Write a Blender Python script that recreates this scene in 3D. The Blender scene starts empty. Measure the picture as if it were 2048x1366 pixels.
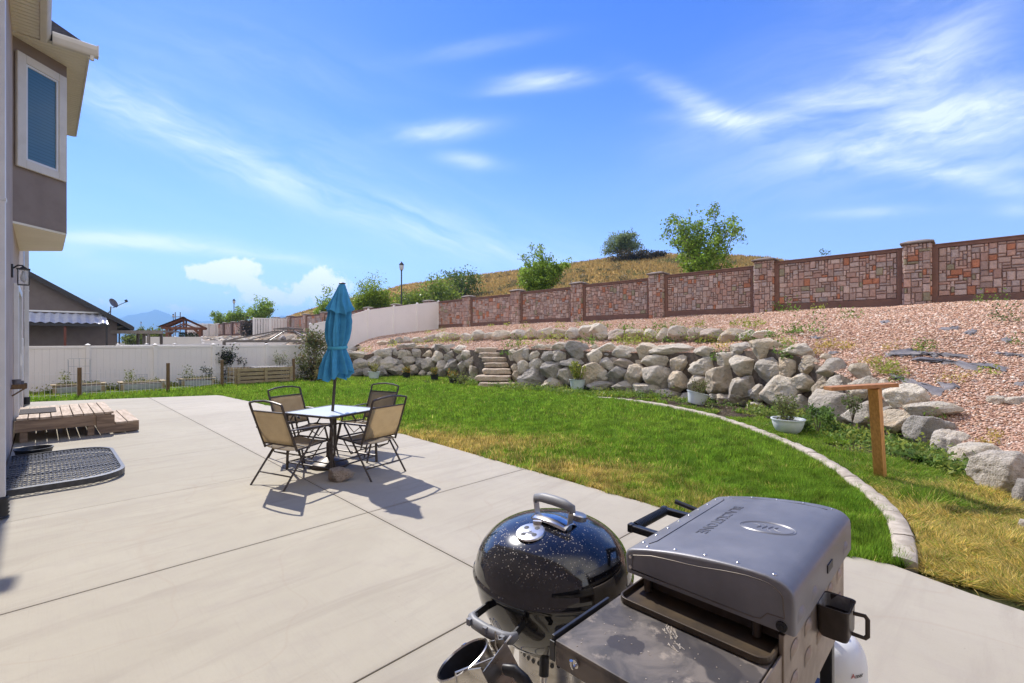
import bpy, math, random
import numpy as np
from mathutils import Vector, Matrix, noise as mnoise

random.seed(7)
RNG = np.random.default_rng(11)
R = math.radians
S2 = math.sqrt(2.0)
F = 940.0            # focal length in photo pixels (photo 2048 wide)
CX, CY, CH = 1024.0, 683.0, 1.63
scene = bpy.context.scene
COL = scene.collection

# ---------------------------------------------------------------- positions
def P(px, py, Y):
    """world point seen at photo pixel (px,py) at depth Y"""
    return Vector(((px - CX) / F * Y, Y, CH - (py - CY) / F * Y))
def G(px, py, z=0.0):
    """world point of a photo pixel that lies at height z"""
    Y = F * (CH - z) / (py - CY)
    return Vector(((px - CX) / F * Y, Y, z))
def L(lx, ly, z=0.0):
    """the garden's own axes: lx out from the house wall, ly along it"""
    return Vector(((lx - ly) / S2, (lx + ly) / S2, z))

# ---------------------------------------------------------------- objects
def tag(o, label=None, cat=None, group=None, kind=None):
    if label: o['label'] = label
    if cat: o['category'] = cat
    if group: o['group'] = group
    if kind: o['kind'] = kind
    return o
def thing(name, label, cat, loc=(0, 0, 0), rz=0.0, group=None):
    o = bpy.data.objects.new(name, None)
    o.empty_display_size = 0.2
    COL.objects.link(o)
    o.location = loc
    o.rotation_euler = (0, 0, rz)
    return tag(o, label, cat, group)
def children(o):
    return [c for c in bpy.data.objects if c.parent == o]
def copy_tree(o, parent=None):
    c = o.copy(); COL.objects.link(c)
    c.parent = parent
    for ch in children(o):
        copy_tree(ch, c)
    return c

def frames(pts, closed=False):
    pts = [Vector(p) for p in pts]
    n = len(pts); T = []
    for i in range(n):
        if closed: d = pts[(i + 1) % n] - pts[i - 1]
        elif i == 0: d = pts[1] - pts[0]
        elif i == n - 1: d = pts[-1] - pts[-2]
        else: d = (pts[i + 1] - pts[i]).normalized() + (pts[i] - pts[i - 1]).normalized()
        T.append(d.normalized() if d.length > 1e-9 else Vector((0, 0, 1)))
    up = Vector((0, 0, 1)) if abs(T[0].z) < .9 else Vector((1, 0, 0))
    out = []; u = (up - T[0] * up.dot(T[0])).normalized()
    for t in T:
        u = (u - t * u.dot(t))
        if u.length < 1e-6: u = t.orthogonal()
        u.normalize()
        out.append((u.copy(), t.cross(u)))
    return pts, out

class MB:
    def __init__(s):
        s.v = []; s.f = []
    def add(s, vs, fs):
        b = len(s.v)
        s.v.extend(tuple(v) for v in vs)
        s.f.extend(tuple(b + i for i in f) for f in fs)
        return s
    def box(s, c, d, rz=0, rx=0, ry=0, taper=1.0):
        hx, hy, hz = d[0] / 2, d[1] / 2, d[2] / 2
        M = Matrix.Rotation(rz, 3, 'Z') @ Matrix.Rotation(ry, 3, 'Y') @ Matrix.Rotation(rx, 3, 'X')
        vs = []
        for z in (-1, 1):
            k = taper if z > 0 else 1
            for x, y in ((-1, -1), (1, -1), (1, 1), (-1, 1)):
                vs.append(Vector(c) + M @ Vector((x * hx * k, y * hy * k, z * hz)))
        return s.add(vs, [(3, 2, 1, 0), (4, 5, 6, 7), (0, 1, 5, 4), (1, 2, 6, 5), (2, 3, 7, 6), (3, 0, 4, 7)])
    def bar(s, a, b, w, h, up=(0, 0, 1)):
        a = Vector(a); b = Vector(b); t = (b - a).normalized(); up = Vector(up)
        if abs(t.dot(up)) > .98: up = Vector((1, 0, 0)) if abs(t.x) < .9 else Vector((0, 1, 0))
        n = t.cross(up).normalized(); u = n.cross(t)
        vs = []
        for p in (a, b):
            for x, y in ((-1, -1), (1, -1), (1, 1), (-1, 1)):
                vs.append(p + n * x * w / 2 + u * y * h / 2)
        return s.add(vs, [(0, 1, 2, 3), (7, 6, 5, 4), (4, 5, 1, 0), (5, 6, 2, 1), (6, 7, 3, 2), (7, 4, 0, 3)])
    def tube(s, pts, r, n=8, closed=False, caps=True, sq=None):
        pts, fr = frames(pts, closed)
        m = len(pts); vs = []; fs = []
        rr = r if hasattr(r, '__len__') else [r] * m
        for p, (u, w), q in zip(pts, fr, rr):
            for k in range(n):
                a = 2 * math.pi * k / n
                ca, sa = math.cos(a), math.sin(a)
                if sq: ca *= sq[0]; sa *= sq[1]
                vs.append(p + (u * ca + w * sa) * q)
        for i in range(m if closed else m - 1):
            j = (i + 1) % m
            for k in range(n):
                l = (k + 1) % n
                fs.append((i * n + k, i * n + l, j * n + l, j * n + k))
        if caps and not closed:
            fs.append(tuple(range(n - 1, -1, -1)))
            fs.append(tuple((m - 1) * n + k for k in range(n)))
        return s.add(vs, fs)
    def lathe(s, prof, n=32, c=(0, 0, 0), close_top=False, M=None):
        vs = []; fs = []; c = Vector(c)
        for r, z in prof:
            for k in range(n):
                a = 2 * math.pi * k / n
                v = Vector((r * math.cos(a), r * math.sin(a), z))
                vs.append(c + (M @ v if M else v))
        for i in range(len(prof) - 1):
            for k in range(n):
                l = (k + 1) % n
                fs.append((i * n + k, i * n + l, (i + 1) * n + l, (i + 1) * n + k))
        if prof[0][0] > 1e-5 and close_top is not None and close_top:
            fs.append(tuple(range(n - 1, -1, -1)))
            fs.append(tuple((len(prof) - 1) * n + k for k in range(n)))
        return s.add(vs, fs)
    def prism(s, poly, z0, z1, M=None):
        n = len(poly)
        vs = [Vector((x, y, z0)) for x, y in poly] + [Vector((x, y, z1)) for x, y in poly]
        if M: vs = [M @ v for v in vs]
        a = sum(poly[i][0] * poly[(i + 1) % n][1] - poly[(i + 1) % n][0] * poly[i][1] for i in range(n))
        fs = [tuple(range(n - 1, -1, -1)), tuple(range(n, 2 * n))]
        fs += [(i, (i + 1) % n, n + (i + 1) % n, n + i) for i in range(n)]
        if a < 0: fs = [f[::-1] for f in fs]
        return s.add(vs, fs)
    def quad(s, a, b, c, d):
        return s.add([a, b, c, d], [(0, 1, 2, 3)])
    def build(s, name, mat, parent=None, smooth=True, bevel=0.0, seg=2, cols=None, angle=38, loc=None):
        me = bpy.data.meshes.new(name)
        me.from_pydata(s.v, [], s.f)
        return finish(me, name, mat, parent, smooth, bevel, seg, cols, angle, loc)

def finish(me, name, mat, parent=None, smooth=True, bevel=0.0, seg=2, cols=None, angle=38, loc=None):
    me.materials.append(mat)
    if cols is not None:
        at = me.attributes.new('col', 'FLOAT_COLOR', 'FACE')
        at.data.foreach_set('color', np.asarray(cols, dtype=np.float32).ravel())
    if smooth:
        me.polygons.foreach_set('use_smooth', np.ones(len(me.polygons), dtype=bool))
        if angle < 179: me.set_sharp_from_angle(angle=R(angle))
    me.update()
    o = bpy.data.objects.new(name, me)
    COL.objects.link(o)
    if parent: o.parent = parent
    if loc is not None: o.location = loc
    if bevel:
        b = o.modifiers.new('bevel', 'BEVEL'); b.width = bevel; b.segments = seg
        b.limit_method = 'ANGLE'; b.angle_limit = R(40); b.harden_normals = False
    return o

def np_mesh(name, V, Fc, mat, cols=None, smooth=False, parent=None, angle=180):
    """V (n,3), Fc (m,k) all k-gons"""
    me = bpy.data.meshes.new(name)
    V = np.ascontiguousarray(V, dtype=np.float32); Fc = np.ascontiguousarray(Fc, dtype=np.int32)
    m, k = Fc.shape
    me.vertices.add(len(V)); me.vertices.foreach_set('co', V.ravel())
    me.loops.add(m * k); me.loops.foreach_set('vertex_index', Fc.ravel())
    me.polygons.add(m)
    me.polygons.foreach_set('loop_start', np.arange(0, m * k, k, dtype=np.int32))
    me.update(calc_edges=True)
    return finish(me, name, mat, parent, smooth, cols=cols, angle=angle)

# ---------------------------------------------------------------- materials
def nodes_of(m):
    m.use_nodes = True
    nt = m.node_tree
    return nt, nt.nodes, nt.links, nt.nodes['Principled BSDF']
class NT:
    """small helper for building shader graphs"""
    def __init__(s, nt): s.nt = nt
    def n(s, t, **kw):
        x = s.nt.nodes.new(t)
        for k, v in kw.items(): setattr(x, k, v)
        return x
    def link(s, a, b): s.nt.links.new(a, b)
    def val(s, sock, v):
        if isinstance(v, bpy.types.NodeSocket): s.link(v, sock)
        else: sock.default_value = v
    def math(s, op, a, b=0.0, c=None, clamp=False):
        x = s.n('ShaderNodeMath', operation=op); x.use_clamp = clamp
        s.val(x.inputs[0], a); s.val(x.inputs[1], b)
        if c is not None: s.val(x.inputs[2], c)
        return x.outputs[0]
    def mix(s, f, a, b, mode='MIX'):
        x = s.n('ShaderNodeMix', data_type='RGBA', blend_type=mode)
        s.val(x.inputs[0], f); s.val(x.inputs[6], a); s.val(x.inputs[7], b)
        return x.outputs[2]
    def noise(s, vec, scale, detail=4, rough=.55, dist=0.0, out=0):
        x = s.n('ShaderNodeTexNoise')
        if vec is not None: s.link(vec, x.inputs['Vector'])
        x.inputs['Scale'].default_value = scale; x.inputs['Detail'].default_value = detail
        x.inputs['Roughness'].default_value = rough; x.inputs['Distortion'].default_value = dist
        return x.outputs[out]
    def voro(s, vec, scale, feature='F1', out='Distance', rand=1.0):
        x = s.n('ShaderNodeTexVoronoi', feature=feature)
        if vec is not None: s.link(vec, x.inputs['Vector'])
        x.inputs['Scale'].default_value = scale
        x.inputs['Randomness'].default_value = rand
        return x.outputs[out]
    def ramp(s, f, lo, hi, a=(0, 0, 0, 1), b=(1, 1, 1, 1)):
        x = s.n('ShaderNodeValToRGB')
        x.color_ramp.elements[0].position = lo; x.color_ramp.elements[0].color = a
        x.color_ramp.elements[1].position = hi; x.color_ramp.elements[1].color = b
        s.link(f, x.inputs[0]); return x.outputs[0]
    def smooth(s, f, lo, hi):
        x = s.n('ShaderNodeMapRange', interpolation_type='SMOOTHSTEP')
        s.val(x.inputs[0], f); x.inputs[1].default_value = lo; x.inputs[2].default_value = hi
        return x.outputs[0]
    def mapping(s, vec, scale=(1, 1, 1), rot=(0, 0, 0), loc=(0, 0, 0)):
        x = s.n('ShaderNodeMapping'); s.link(vec, x.inputs[0])
        x.inputs['Scale'].default_value = scale; x.inputs['Rotation'].default_value = rot; x.inputs['Location'].default_value = loc
        return x.outputs[0]
    def bump(s, h, strength=.3, dist=.01, normal=None):
        x = s.n('ShaderNodeBump'); s.link(h, x.inputs['Height'])
        x.inputs['Strength'].default_value = strength; x.inputs['Distance'].default_value = dist
        if normal: s.link(normal, x.inputs['Normal'])
        return x.outputs[0]
    def coord(s, which='Object'):
        return s.n('ShaderNodeTexCoord').outputs[which]
def c4(c): return (c[0], c[1], c[2], 1.0)
MATS = {}
def pm(name, c1, c2=None, scale=8.0, rough=.6, metal=0.0, bump=0.0, bscale=None, bdist=.004, coat=0.0, spec=.5,
       detail=5, stretch=(1, 1, 1), rvar=0.0, lo=.35, hi=.65, world=False, rand=0.0, sheen=0.0):
    """plain surface: two colours mixed by noise, roughness varied, a little bump"""
    m = bpy.data.materials.new(name); nt, nd, lk, b = nodes_of(m); g = NT(nt)
    co = g.coord()
    if world: co = g.n('ShaderNodeNewGeometry').outputs['Position']
    co = g.mapping(co, scale=stretch)
    if c2 is None: c2 = tuple(x * .82 for x in c1)
    n1 = g.noise(co, scale, detail)
    col = g.mix(g.smooth(n1, lo, hi), c4(c2), c4(c1))
    if rand:
        oi = g.n('ShaderNodeObjectInfo').outputs['Random']
        hs = g.n('ShaderNodeHueSaturation'); g.link(col, hs.inputs['Color'])
        g.link(g.math('MULTIPLY_ADD', oi, rand, 1 - rand / 2), hs.inputs['Value']); col = hs.outputs[0]
    g.link(col, b.inputs['Base Color'])
    if rvar: g.link(g.math('MULTIPLY_ADD', g.noise(co, scale * 1.7, 4), rvar, rough - rvar / 2, clamp=True), b.inputs['Roughness'])
    else: b.inputs['Roughness'].default_value = rough
    b.inputs['Metallic'].default_value = metal
    b.inputs['Specular IOR Level'].default_value = spec
    if coat: b.inputs['Coat Weight'].default_value = coat; b.inputs['Coat Roughness'].default_value = .06
    if bump: g.link(g.bump(g.noise(co, bscale or scale * 6, 5), bump, bdist), b.inputs['Normal'])
    MATS[name] = m
    return m
def attr_mat(name, rough=.6, bump=0.0, bscale=60, bdist=.004, transl=0.0, spec=.3, vary=.25, vscale=20, metal=0, sheen=0):
    """colour from the per-face attribute 'col', broken up by noise"""
    m = bpy.data.materials.new(name); nt, nd, lk, b = nodes_of(m); g = NT(nt)
    a = g.n('ShaderNodeAttribute', attribute_name='col').outputs['Color']
    pos = g.n('ShaderNodeNewGeometry').outputs['Position']
    col = a
    if vary:
        f = g.math('MULTIPLY_ADD', g.noise(pos, vscale, 5), vary * 2, 1 - vary)
        cm = g.n('ShaderNodeCombineColor')
        for i in range(3): g.link(f, cm.inputs[i])
        col = g.mix(1.0, a, cm.outputs[0], 'MULTIPLY')
    g.link(col, b.inputs['Base Color'])
    b.inputs['Roughness'].default_value = rough; b.inputs['Specular IOR Level'].default_value = spec
    if bump: g.link(g.bump(g.noise(pos, bscale, 6, .6), bump, bdist), b.inputs['Normal'])
    if transl:
        t = g.n('ShaderNodeBsdfTranslucent'); g.link(col, t.inputs['Color'])
        ms = g.n('ShaderNodeMixShader'); ms.inputs[0].default_value = transl
        g.link(b.outputs[0], ms.inputs[1]); g.link(t.outputs[0], ms.inputs[2])
        g.link(ms.outputs[0], nd['Material Output'].inputs['Surface'])
    return m

# ---------------------------------------------------------------- foliage
def leaf_quads(C, size, aspect=.6, up=.35, cols=None, jit=.35, flat=0.0):
    """one pointed leaf (two triangles -> one quad folded) at each centre in C"""
    n = len(C); C = np.asarray(C)
    a = RNG.normal(size=(n, 3)); a[:, 2] = a[:, 2] * (1 - flat) + up
    a /= np.linalg.norm(a, axis=1)[:, None]
    b = RNG.normal(size=(n, 3)); b -= a * (a * b).sum(1)[:, None]; b /= np.linalg.norm(b, axis=1)[:, None]
    c = np.cross(a, b)
    s = (np.asarray(size) * (1 + jit * RNG.uniform(-1, 1, n)))[:, None]
    V = np.empty((n, 4, 3))
    V[:, 0] = C - a * s * .5; V[:, 2] = C + a * s * .5
    V[:, 1] = C + b * s * aspect * .5 + c * s * .08; V[:, 3] = C - b * s * aspect * .5 + c * s * .08
    Fc = np.arange(n * 4).reshape(n, 4)
    return V.reshape(-1, 3), Fc
def leaf_cols(n, base, var=.35, alt=None, altp=.2):
    base = np.array(base)
    k = 1 + var * RNG.uniform(-1, 1, (n, 1))
    c = base[None, :] * k
    if alt is not None:
        m = RNG.random(n) < altp
        c[m] = np.array(alt)[None, :] * k[m]
    return np.concatenate([c, np.ones((n, 1))], 1)
# ================================================================ materials
M = {}
def concrete():
    m = bpy.data.materials.new('patio_concrete'); nt, nd, lk, b = nodes_of(m); g = NT(nt)
    pos = g.n('ShaderNodeNewGeometry').outputs['Position']
    n1 = g.noise(pos, .55, 6, .6, .6); n2 = g.noise(pos, 5, 6, .65); n3 = g.noise(pos, 90, 3, .6)
    rot = g.mapping(pos, rot=(0, 0, R(-45)))
    st = g.noise(g.mapping(rot, scale=(.45, 3.2, 1)), 1.3, 7, .65, .7)
    att = g.n('ShaderNodeAttribute', attribute_name='col').outputs['Color']
    base = g.mix(g.smooth(n1, .3, .7), (.365, .325, .25, 1), (.415, .373, .292, 1))
    base = g.mix(g.math('MULTIPLY', g.smooth(st, .46, .74), .65), base, (.295, .255, .20, 1))
    base = g.mix(g.math('MULTIPLY', g.smooth(g.noise(pos, 1.7, 7, .7, 1.2), .54, .70), .45), base, (.34, .30, .245, 1))
    base = g.mix(g.math('MULTIPLY', g.smooth(n2, .42, .75), .35), base, (.33, .285, .235, 1))
    base = g.mix(g.math('MULTIPLY', g.smooth(n3, .58, .75), .25), base, (.26, .22, .18, 1))
    rs = g.n('ShaderNodeSeparateXYZ'); g.link(rot, rs.inputs[0])
    dj = g.math('ABSOLUTE', g.math('SUBTRACT', rs.outputs[0], 2.2))
    for jy in (2.12, 4.14): dj = g.math('MINIMUM', dj, g.math('ABSOLUTE', g.math('SUBTRACT', rs.outputs[1], jy)))
    jd = g.math('SUBTRACT', 1, g.smooth(g.math('ADD', dj, g.math('MULTIPLY_ADD', n2, .09, -.045)), .0, .055))
    base = g.mix(g.math('MULTIPLY', jd, .26), base, (.23, .195, .15, 1))
    broom = g.noise(g.mapping(rot, scale=(95, 2.5, 1)), 1.0, 3, .6)
    base = g.mix(g.math('MULTIPLY', g.smooth(broom, .5, .8), .16), base, (.27, .235, .185, 1))
    # pale dried hose rings and drips left on the slab
    w = g.noise(g.mapping(pos, loc=(3.1, 1.7, 0)), .62, 2, .4, .4)
    ring = g.math('SUBTRACT', 1, g.smooth(g.math('ABSOLUTE', g.math('SUBTRACT', w, .5)), .0, .006))
    base = g.mix(g.math('MULTIPLY', ring, .22), base, (.33, .26, .19, 1))
    base = g.mix(1.0, base, att, 'MULTIPLY')
    sp = g.voro(pos, 7.5); 
    dot = g.math('SUBTRACT', 1, g.smooth(sp, .012, .03))
    base = g.mix(g.math('MULTIPLY', dot, .55), base, (.07, .055, .04, 1))
    g.link(base, b.inputs['Base Color'])
    b.inputs['Roughness'].default_value = .82
    g.link(g.bump(g.math('ADD', g.math('ADD', n3, g.math('MULTIPLY', n2, .6)), g.math('MULTIPLY', broom, .8)), .2, .004), b.inputs['Normal'])
    return m
M['concrete'] = concrete()
M['kerb'] = pm('kerb_concrete', (.47, .41, .33), (.33, .28, .22), 9, .85, bump=.4, bscale=70, bdist=.006, world=True)
M['stucco'] = pm('stucco_beige', (.54, .43, .34), (.48, .375, .295), 2.5, .9, bump=.35, bscale=170, bdist=.006, world=True)
M['stucco_dark'] = pm('stucco_taupe', (.275, .22, .185), (.24, .19, .16), 3, .9, bump=.35, bscale=170, bdist=.006, world=True)
M['trim'] = pm('white_trim', (.70, .65, .56), (.64, .59, .50), 4, .6, bump=.08, bscale=60, world=True)
M['whitepaint'] = pm('white_painted_metal', (.76, .75, .73), (.70, .69, .67), 5, .38, world=True)
M['vinyl'] = pm('white_vinyl', (.85, .805, .76), (.82, .775, .73), 1.3, .42, world=True, bump=.03, bscale=3)
M['soffit'] = pm('soffit_cream', (.82, .75, .60), (.78, .71, .56), 3, .6, world=True)
M['shingle'] = pm('roof_shingle', (.07, .06, .055), (.035, .03, .03), 14, .9, bump=.6, bscale=60, bdist=.01, world=True)
M['black_plastic'] = pm('black_plastic', (.018, .018, .02), (.012, .012, .014), 20, .45)
M['black_metal'] = pm('black_powder_coat', (.022, .022, .025), (.014, .014, .016), 30, .38, rvar=.15)
M['bronze'] = pm('bronze_chair_tube', (.075, .058, .048), (.055, .042, .034), 25, .42, rvar=.1, metal=.25)
M['wood_old'] = pm('weathered_wood', (.36, .25, .165), (.20, .135, .09), 2.5, .8, bump=.4, bscale=8, bdist=.004, stretch=(1, 8, 8), rand=.2)
M['wood_deck'] = pm('deck_boards', (.56, .44, .33), (.38, .285, .20), 2.2, .8, bump=.3, bscale=7, bdist=.004, stretch=(7, 1, 7))
M['cedar'] = pm('cedar_post', (.66, .34, .105), (.50, .235, .07), 7, .6, bump=.3, bscale=30, bdist=.003, stretch=(7, 7, .7))
M['rocktan'] = None
M['cedar_flat'] = pm('cedar_board', (.44, .20, .07), (.33, .14, .05), 7, .6, bump=.3, bscale=30, bdist=.003, stretch=(.7, 7, 7))
M['postwood'] = pm('brown_treated_post', (.20, .125, .055), (.13, .075, .035), 9, .8, bump=.4, bscale=30, stretch=(6, 6, .8), rand=.2)
M['planterwood'] = pm('planter_pine', (.42, .33, .19), (.30, .22, .12), 7, .8, bump=.3, bscale=40, stretch=(1, 6, 6))
M['galv'] = pm('galvanised_sheet', (.42, .44, .47), (.34, .36, .39), 12, .4, metal=.8, rvar=.2)
M['soil'] = pm('dark_soil', (.17, .125, .09), (.09, .068, .048), 12, .95, bump=1, bscale=60, bdist=.02, world=True)
M['pot_white'] = pm('pale_plastic_pot', (.72, .76, .76), (.66, .71, .71), 5, .42)
M['pot_green'] = pm('pale_mint_pot', (.60, .68, .66), (.54, .62, .60), 5, .42)
M['teal'] = None
M['steel'] = pm('stainless_steel', (.58, .55, .52), (.46, .43, .40), 9, .30, metal=1, rvar=.25, stretch=(1, 1, 5))
M['chrome'] = pm('bright_wire', (.62, .60, .58), (.5, .48, .46), 30, .22, metal=1)
M['steel_dull'] = pm('greasy_steel', (.36, .30, .25), (.24, .195, .16), 7, .48, metal=.7, rvar=.2)
M['alu'] = pm('brushed_alu', (.66, .64, .61), (.56, .54, .51), 14, .30, metal=1, rvar=.15)
M['grey_plastic'] = pm('grey_nylon_handle', (.23, .235, .25), (.20, .205, .215), 14, .5)
M['tank'] = pm('white_gas_tank', (.80, .80, .79), (.74, .74, .73), 4, .28)
M['red'] = pm('red_print', (.5, .04, .03), None, 5, .5)
M['ink'] = pm('dark_print', (.03, .03, .035), None, 5, .5)
M['blue'] = pm('blue_sheet', (.02, .09, .42), None, 6, .45)
M['rubber'] = pm('black_rubber', (.015, .015, .015), None, 20, .7)
M['fabric_black'] = pm('weed_barrier', (.22, .20, .205), (.13, .12, .125), 6, .75, bump=.6, bscale=14, bdist=.02, world=True)
M['bark'] = pm('tree_bark', (.12, .085, .06), (.07, .05, .036), 12, .9, bump=.6, bscale=30, bdist=.02)
M['darkfascia'] = pm('dark_fascia', (.025, .022, .024), (.018, .016, .018), 8, .45, world=True)
M['rust'] = pm('rust_column', (.17, .05, .028), (.12, .035, .02), 9, .7, world=True)
M['corr'] = pm('corrugated_clear_roof', (.52, .54, .62), (.44, .46, .55), 5, .25, world=True)
M['greymetal'] = pm('grey_gazebo_metal', (.15, .125, .11), (.12, .10, .09), 9, .45, world=True)
M['pergola'] = pm('taupe_pergola', (.22, .19, .165), (.18, .155, .135), 6, .6, world=True)
M['timber'] = pm('pavilion_timber', (.22, .085, .04), (.15, .055, .028), 6, .7, world=True)
M['lampblack'] = pm('lamp_black', (.02, .02, .022), None, 8, .4)
M['wallframe'] = pm('wall_frame_brown', (.19, .10, .07), (.155, .08, .058), 4, .85, bump=.15, bscale=40, world=True)
M['stoneclad'] = attr_mat('wall_stone', .85, bump=.8, bscale=16, bdist=.04, vary=.42, vscale=13)
M['boulder'] = None
M['leaf'] = attr_mat('leaf', .5, transl=.5, vary=.25, vscale=2.2)
M['leaf_small'] = attr_mat('leaf_small', .55, transl=.45, vary=.2, vscale=8)
M['grass'] = attr_mat('grass_blade', .6, transl=.5, vary=.15, vscale=1.5, spec=.2)
M['pebble'] = attr_mat('pebble', .9, vary=.12, vscale=40, spec=.15)
M['sling_lt'] = None

def boulder_mat(name, c1, c2, c3, seedz):
    m = bpy.data.materials.new(name); nt, nd, lk, b = nodes_of(m); g = NT(nt)
    pos = g.mapping(g.n('ShaderNodeNewGeometry').outputs['Position'], loc=(seedz, 0, seedz))
    oi = g.n('ShaderNodeObjectInfo').outputs['Random']
    n1 = g.noise(pos, 2.6, 6, .62, .5); n2 = g.noise(pos, 11, 8, .68); n3 = g.noise(pos, 55, 6, .6)
    col = g.mix(g.smooth(n1, .35, .66), c4(c1), c4(c2))
    col = g.mix(g.math('MULTIPLY', g.smooth(g.noise(pos, 3.7, 5, .6), .5, .64), .75), col, c4(c3))
    col = g.mix(g.math('MULTIPLY', g.smooth(n2, .52, .68), .6), col, (.15, .13, .11, 1))
    col = g.mix(g.math('MULTIPLY', g.smooth(n3, .3, .55), .25), g.mix(.5, col, (.6, .55, .47, 1)), col)
    vs = g.voro(pos, 34); 
    col = g.mix(g.math('MULTIPLY', g.math('SUBTRACT', 1, g.smooth(vs, .1, .28)), g.math('MULTIPLY', g.smooth(n2, .45, .6), .5)), col, (.08, .07, .062, 1))
    hs = g.n('ShaderNodeHueSaturation'); g.link(col, hs.inputs['Color'])
    g.link(g.math('MULTIPLY_ADD', oi, .3, .87), hs.inputs['Value'])
    g.link(hs.outputs[0], b.inputs['Base Color'])
    b.inputs['Roughness'].default_value = .88; b.inputs['Specular IOR Level'].default_value = .25
    h = g.math('ADD', g.math('MULTIPLY', n2, 1.0), g.math('ADD', g.math('MULTIPLY', n3, .35), g.math('MULTIPLY', n1, .8)))
    g.link(g.bump(h, 1.0, .09), b.inputs['Normal'])
    return m
BM = {'l': boulder_mat('boulder_pale', (.78, .68, .53), (.60, .52, .41), (.74, .56, .35), 3),
      't': boulder_mat('boulder_tan', (.68, .54, .37), (.53, .42, .29), (.68, .46, .24), 9),
      'g': boulder_mat('boulder_grey', (.58, .50, .405), (.43, .375, .31), (.66, .53, .37), 17),
      'd': boulder_mat('boulder_dark', (.24, .215, .195), (.145, .13, .12), (.36, .315, .275), 23),
      'w': boulder_mat('boulder_brown', (.40, .29, .22), (.29, .21, .16), (.46, .31, .21), 31),
      's': boulder_mat('step_sandstone', (.56, .40, .26), (.45, .32, .21), (.42, .23, .11), 41)}

def fabric(name, c1, c2, wscale=450, rough=.8, alpha=None, transl=0.0):
    m = bpy.data.materials.new(name); nt, nd, lk, b = nodes_of(m); g = NT(nt)
    co = g.coord()
    n = g.noise(co, 14, 5); fine = g.noise(co, wscale, 2)
    col = g.mix(g.smooth(n, .3, .7), c4(c1), c4(c2))
    col = g.mix(g.math('MULTIPLY', fine, .35), col, tuple(x * .55 for x in c1) + (1,))
    g.link(col, b.inputs['Base Color']); b.inputs['Roughness'].default_value = rough
    b.inputs['Specular IOR Level'].default_value = .2
    g.link(g.bump(fine, .25, .002), b.inputs['Normal'])
    if transl:
        t = g.n('ShaderNodeBsdfTranslucent'); g.link(col, t.inputs['Color'])
        ms = g.n('ShaderNodeMixShader'); ms.inputs[0].default_value = transl
        g.link(b.outputs[0], ms.inputs[1]); g.link(t.outputs[0], ms.inputs[2])
        g.link(ms.outputs[0], nd['Material Output'].inputs['Surface'])
    return m
M['teal'] = fabric('teal_canvas', (.075, .35, .62), (.09, .42, .72), 300, transl=.12)
M['sling_front'] = fabric('sling_mesh_grey', (.46, .40, .31), (.40, .345, .265), 500, transl=.62)
M['teal_lt'] = fabric('teal_strap', (.09, .42, .60), (.10, .46, .64), 300)
M['sling'] = fabric('sling_mesh_tan', (.84, .69, .45), (.78, .63, .40), 500, transl=.72)
def frosted_top():
    m = bpy.data.materials.new('pebbled_glass'); nt, nd, lk, b = nodes_of(m); g = NT(nt)
    co = g.coord(); n = g.voro(co, 70)
    g.link(g.mix(g.noise(co, 4), (.50, .55, .57, 1), (.58, .63, .65, 1)), b.inputs['Base Color'])
    b.inputs['Roughness'].default_value = .38
    b.inputs['Specular IOR Level'].default_value = .35
    g.link(g.bump(n, .1, .002), b.inputs['Normal'])
    return m
M['glass_top'] = frosted_top()
def enamel():
    m = bpy.data.materials.new('black_enamel'); nt, nd, lk, b = nodes_of(m); g = NT(nt)
    co = g.coord()
    nz = g.n('ShaderNodeNewGeometry').outputs['Normal']; sx = g.n('ShaderNodeSeparateXYZ'); g.link(nz, sx.inputs[0])
    upm = g.smooth(sx.outputs[2], .25, .75)
    big = g.noise(co, 7, 5, .6)
    v1 = g.voro(co, 110); v2 = g.voro(co, 40)
    thr = g.math('MULTIPLY_ADD', g.smooth(big, .35, .75), .16, .12)
    d1 = g.math('SUBTRACT', 1, g.smooth(g.math('DIVIDE', v1, thr), .8, 1.4))
    d1 = g.math('MULTIPLY', d1, g.smooth(g.noise(co, 60, 2), .36, .5))
    d2 = g.math('MULTIPLY', g.math('SUBTRACT', 1, g.smooth(v2, .09, .15)), g.smooth(g.noise(co, 25, 2), .5, .58))
    spot = g.math('MULTIPLY', g.math('MAXIMUM', d1, d2), upm)
    dust = g.math('MULTIPLY', g.math('MULTIPLY', g.smooth(big, .4, .8), upm), .10)
    col = g.mix(dust, (.006, .006, .008, 1), (.22, .19, .16, 1))
    col = g.mix(g.math('MULTIPLY', spot, .7), col, (.42, .37, .30, 1))
    g.link(col, b.inputs['Base Color'])
    g.link(g.math('MULTIPLY_ADD', g.math('MAXIMUM', spot, g.math('MULTIPLY', upm, .25)), .45, .05), b.inputs['Roughness'])
    b.inputs['Coat Weight'].default_value = .6; b.inputs['Coat Roughness'].default_value = .04
    return m
M['enamel'] = enamel()
def lidmat():
    m = bpy.data.materials.new('grey_powder_lid'); nt, nd, lk, b = nodes_of(m); g = NT(nt)
    co = g.coord()
    n = g.noise(co, 6, 5, .6); f = g.noise(co, 380, 2); v = g.voro(co, 55)
    col = g.mix(g.smooth(n, .3, .75), (.18, .179, .193, 1), (.238, .236, .251, 1))
    fl = g.math('MULTIPLY', g.math('SUBTRACT', 1, g.smooth(v, .05, .09)), g.smooth(g.noise(co, 30, 2), .55, .62))
    col = g.mix(g.math('MULTIPLY', fl, .6), col, (.4, .37, .34, 1))
    g.link(col, b.inputs['Base Color'])
    g.link(g.math('MULTIPLY_ADD', n, .25, .34), b.inputs['Roughness'])
    b.inputs['Metallic'].default_value = .45
    g.link(g.bump(f, .18, .0015), b.inputs['Normal'])
    return m
M['lid'] = lidmat()
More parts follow.
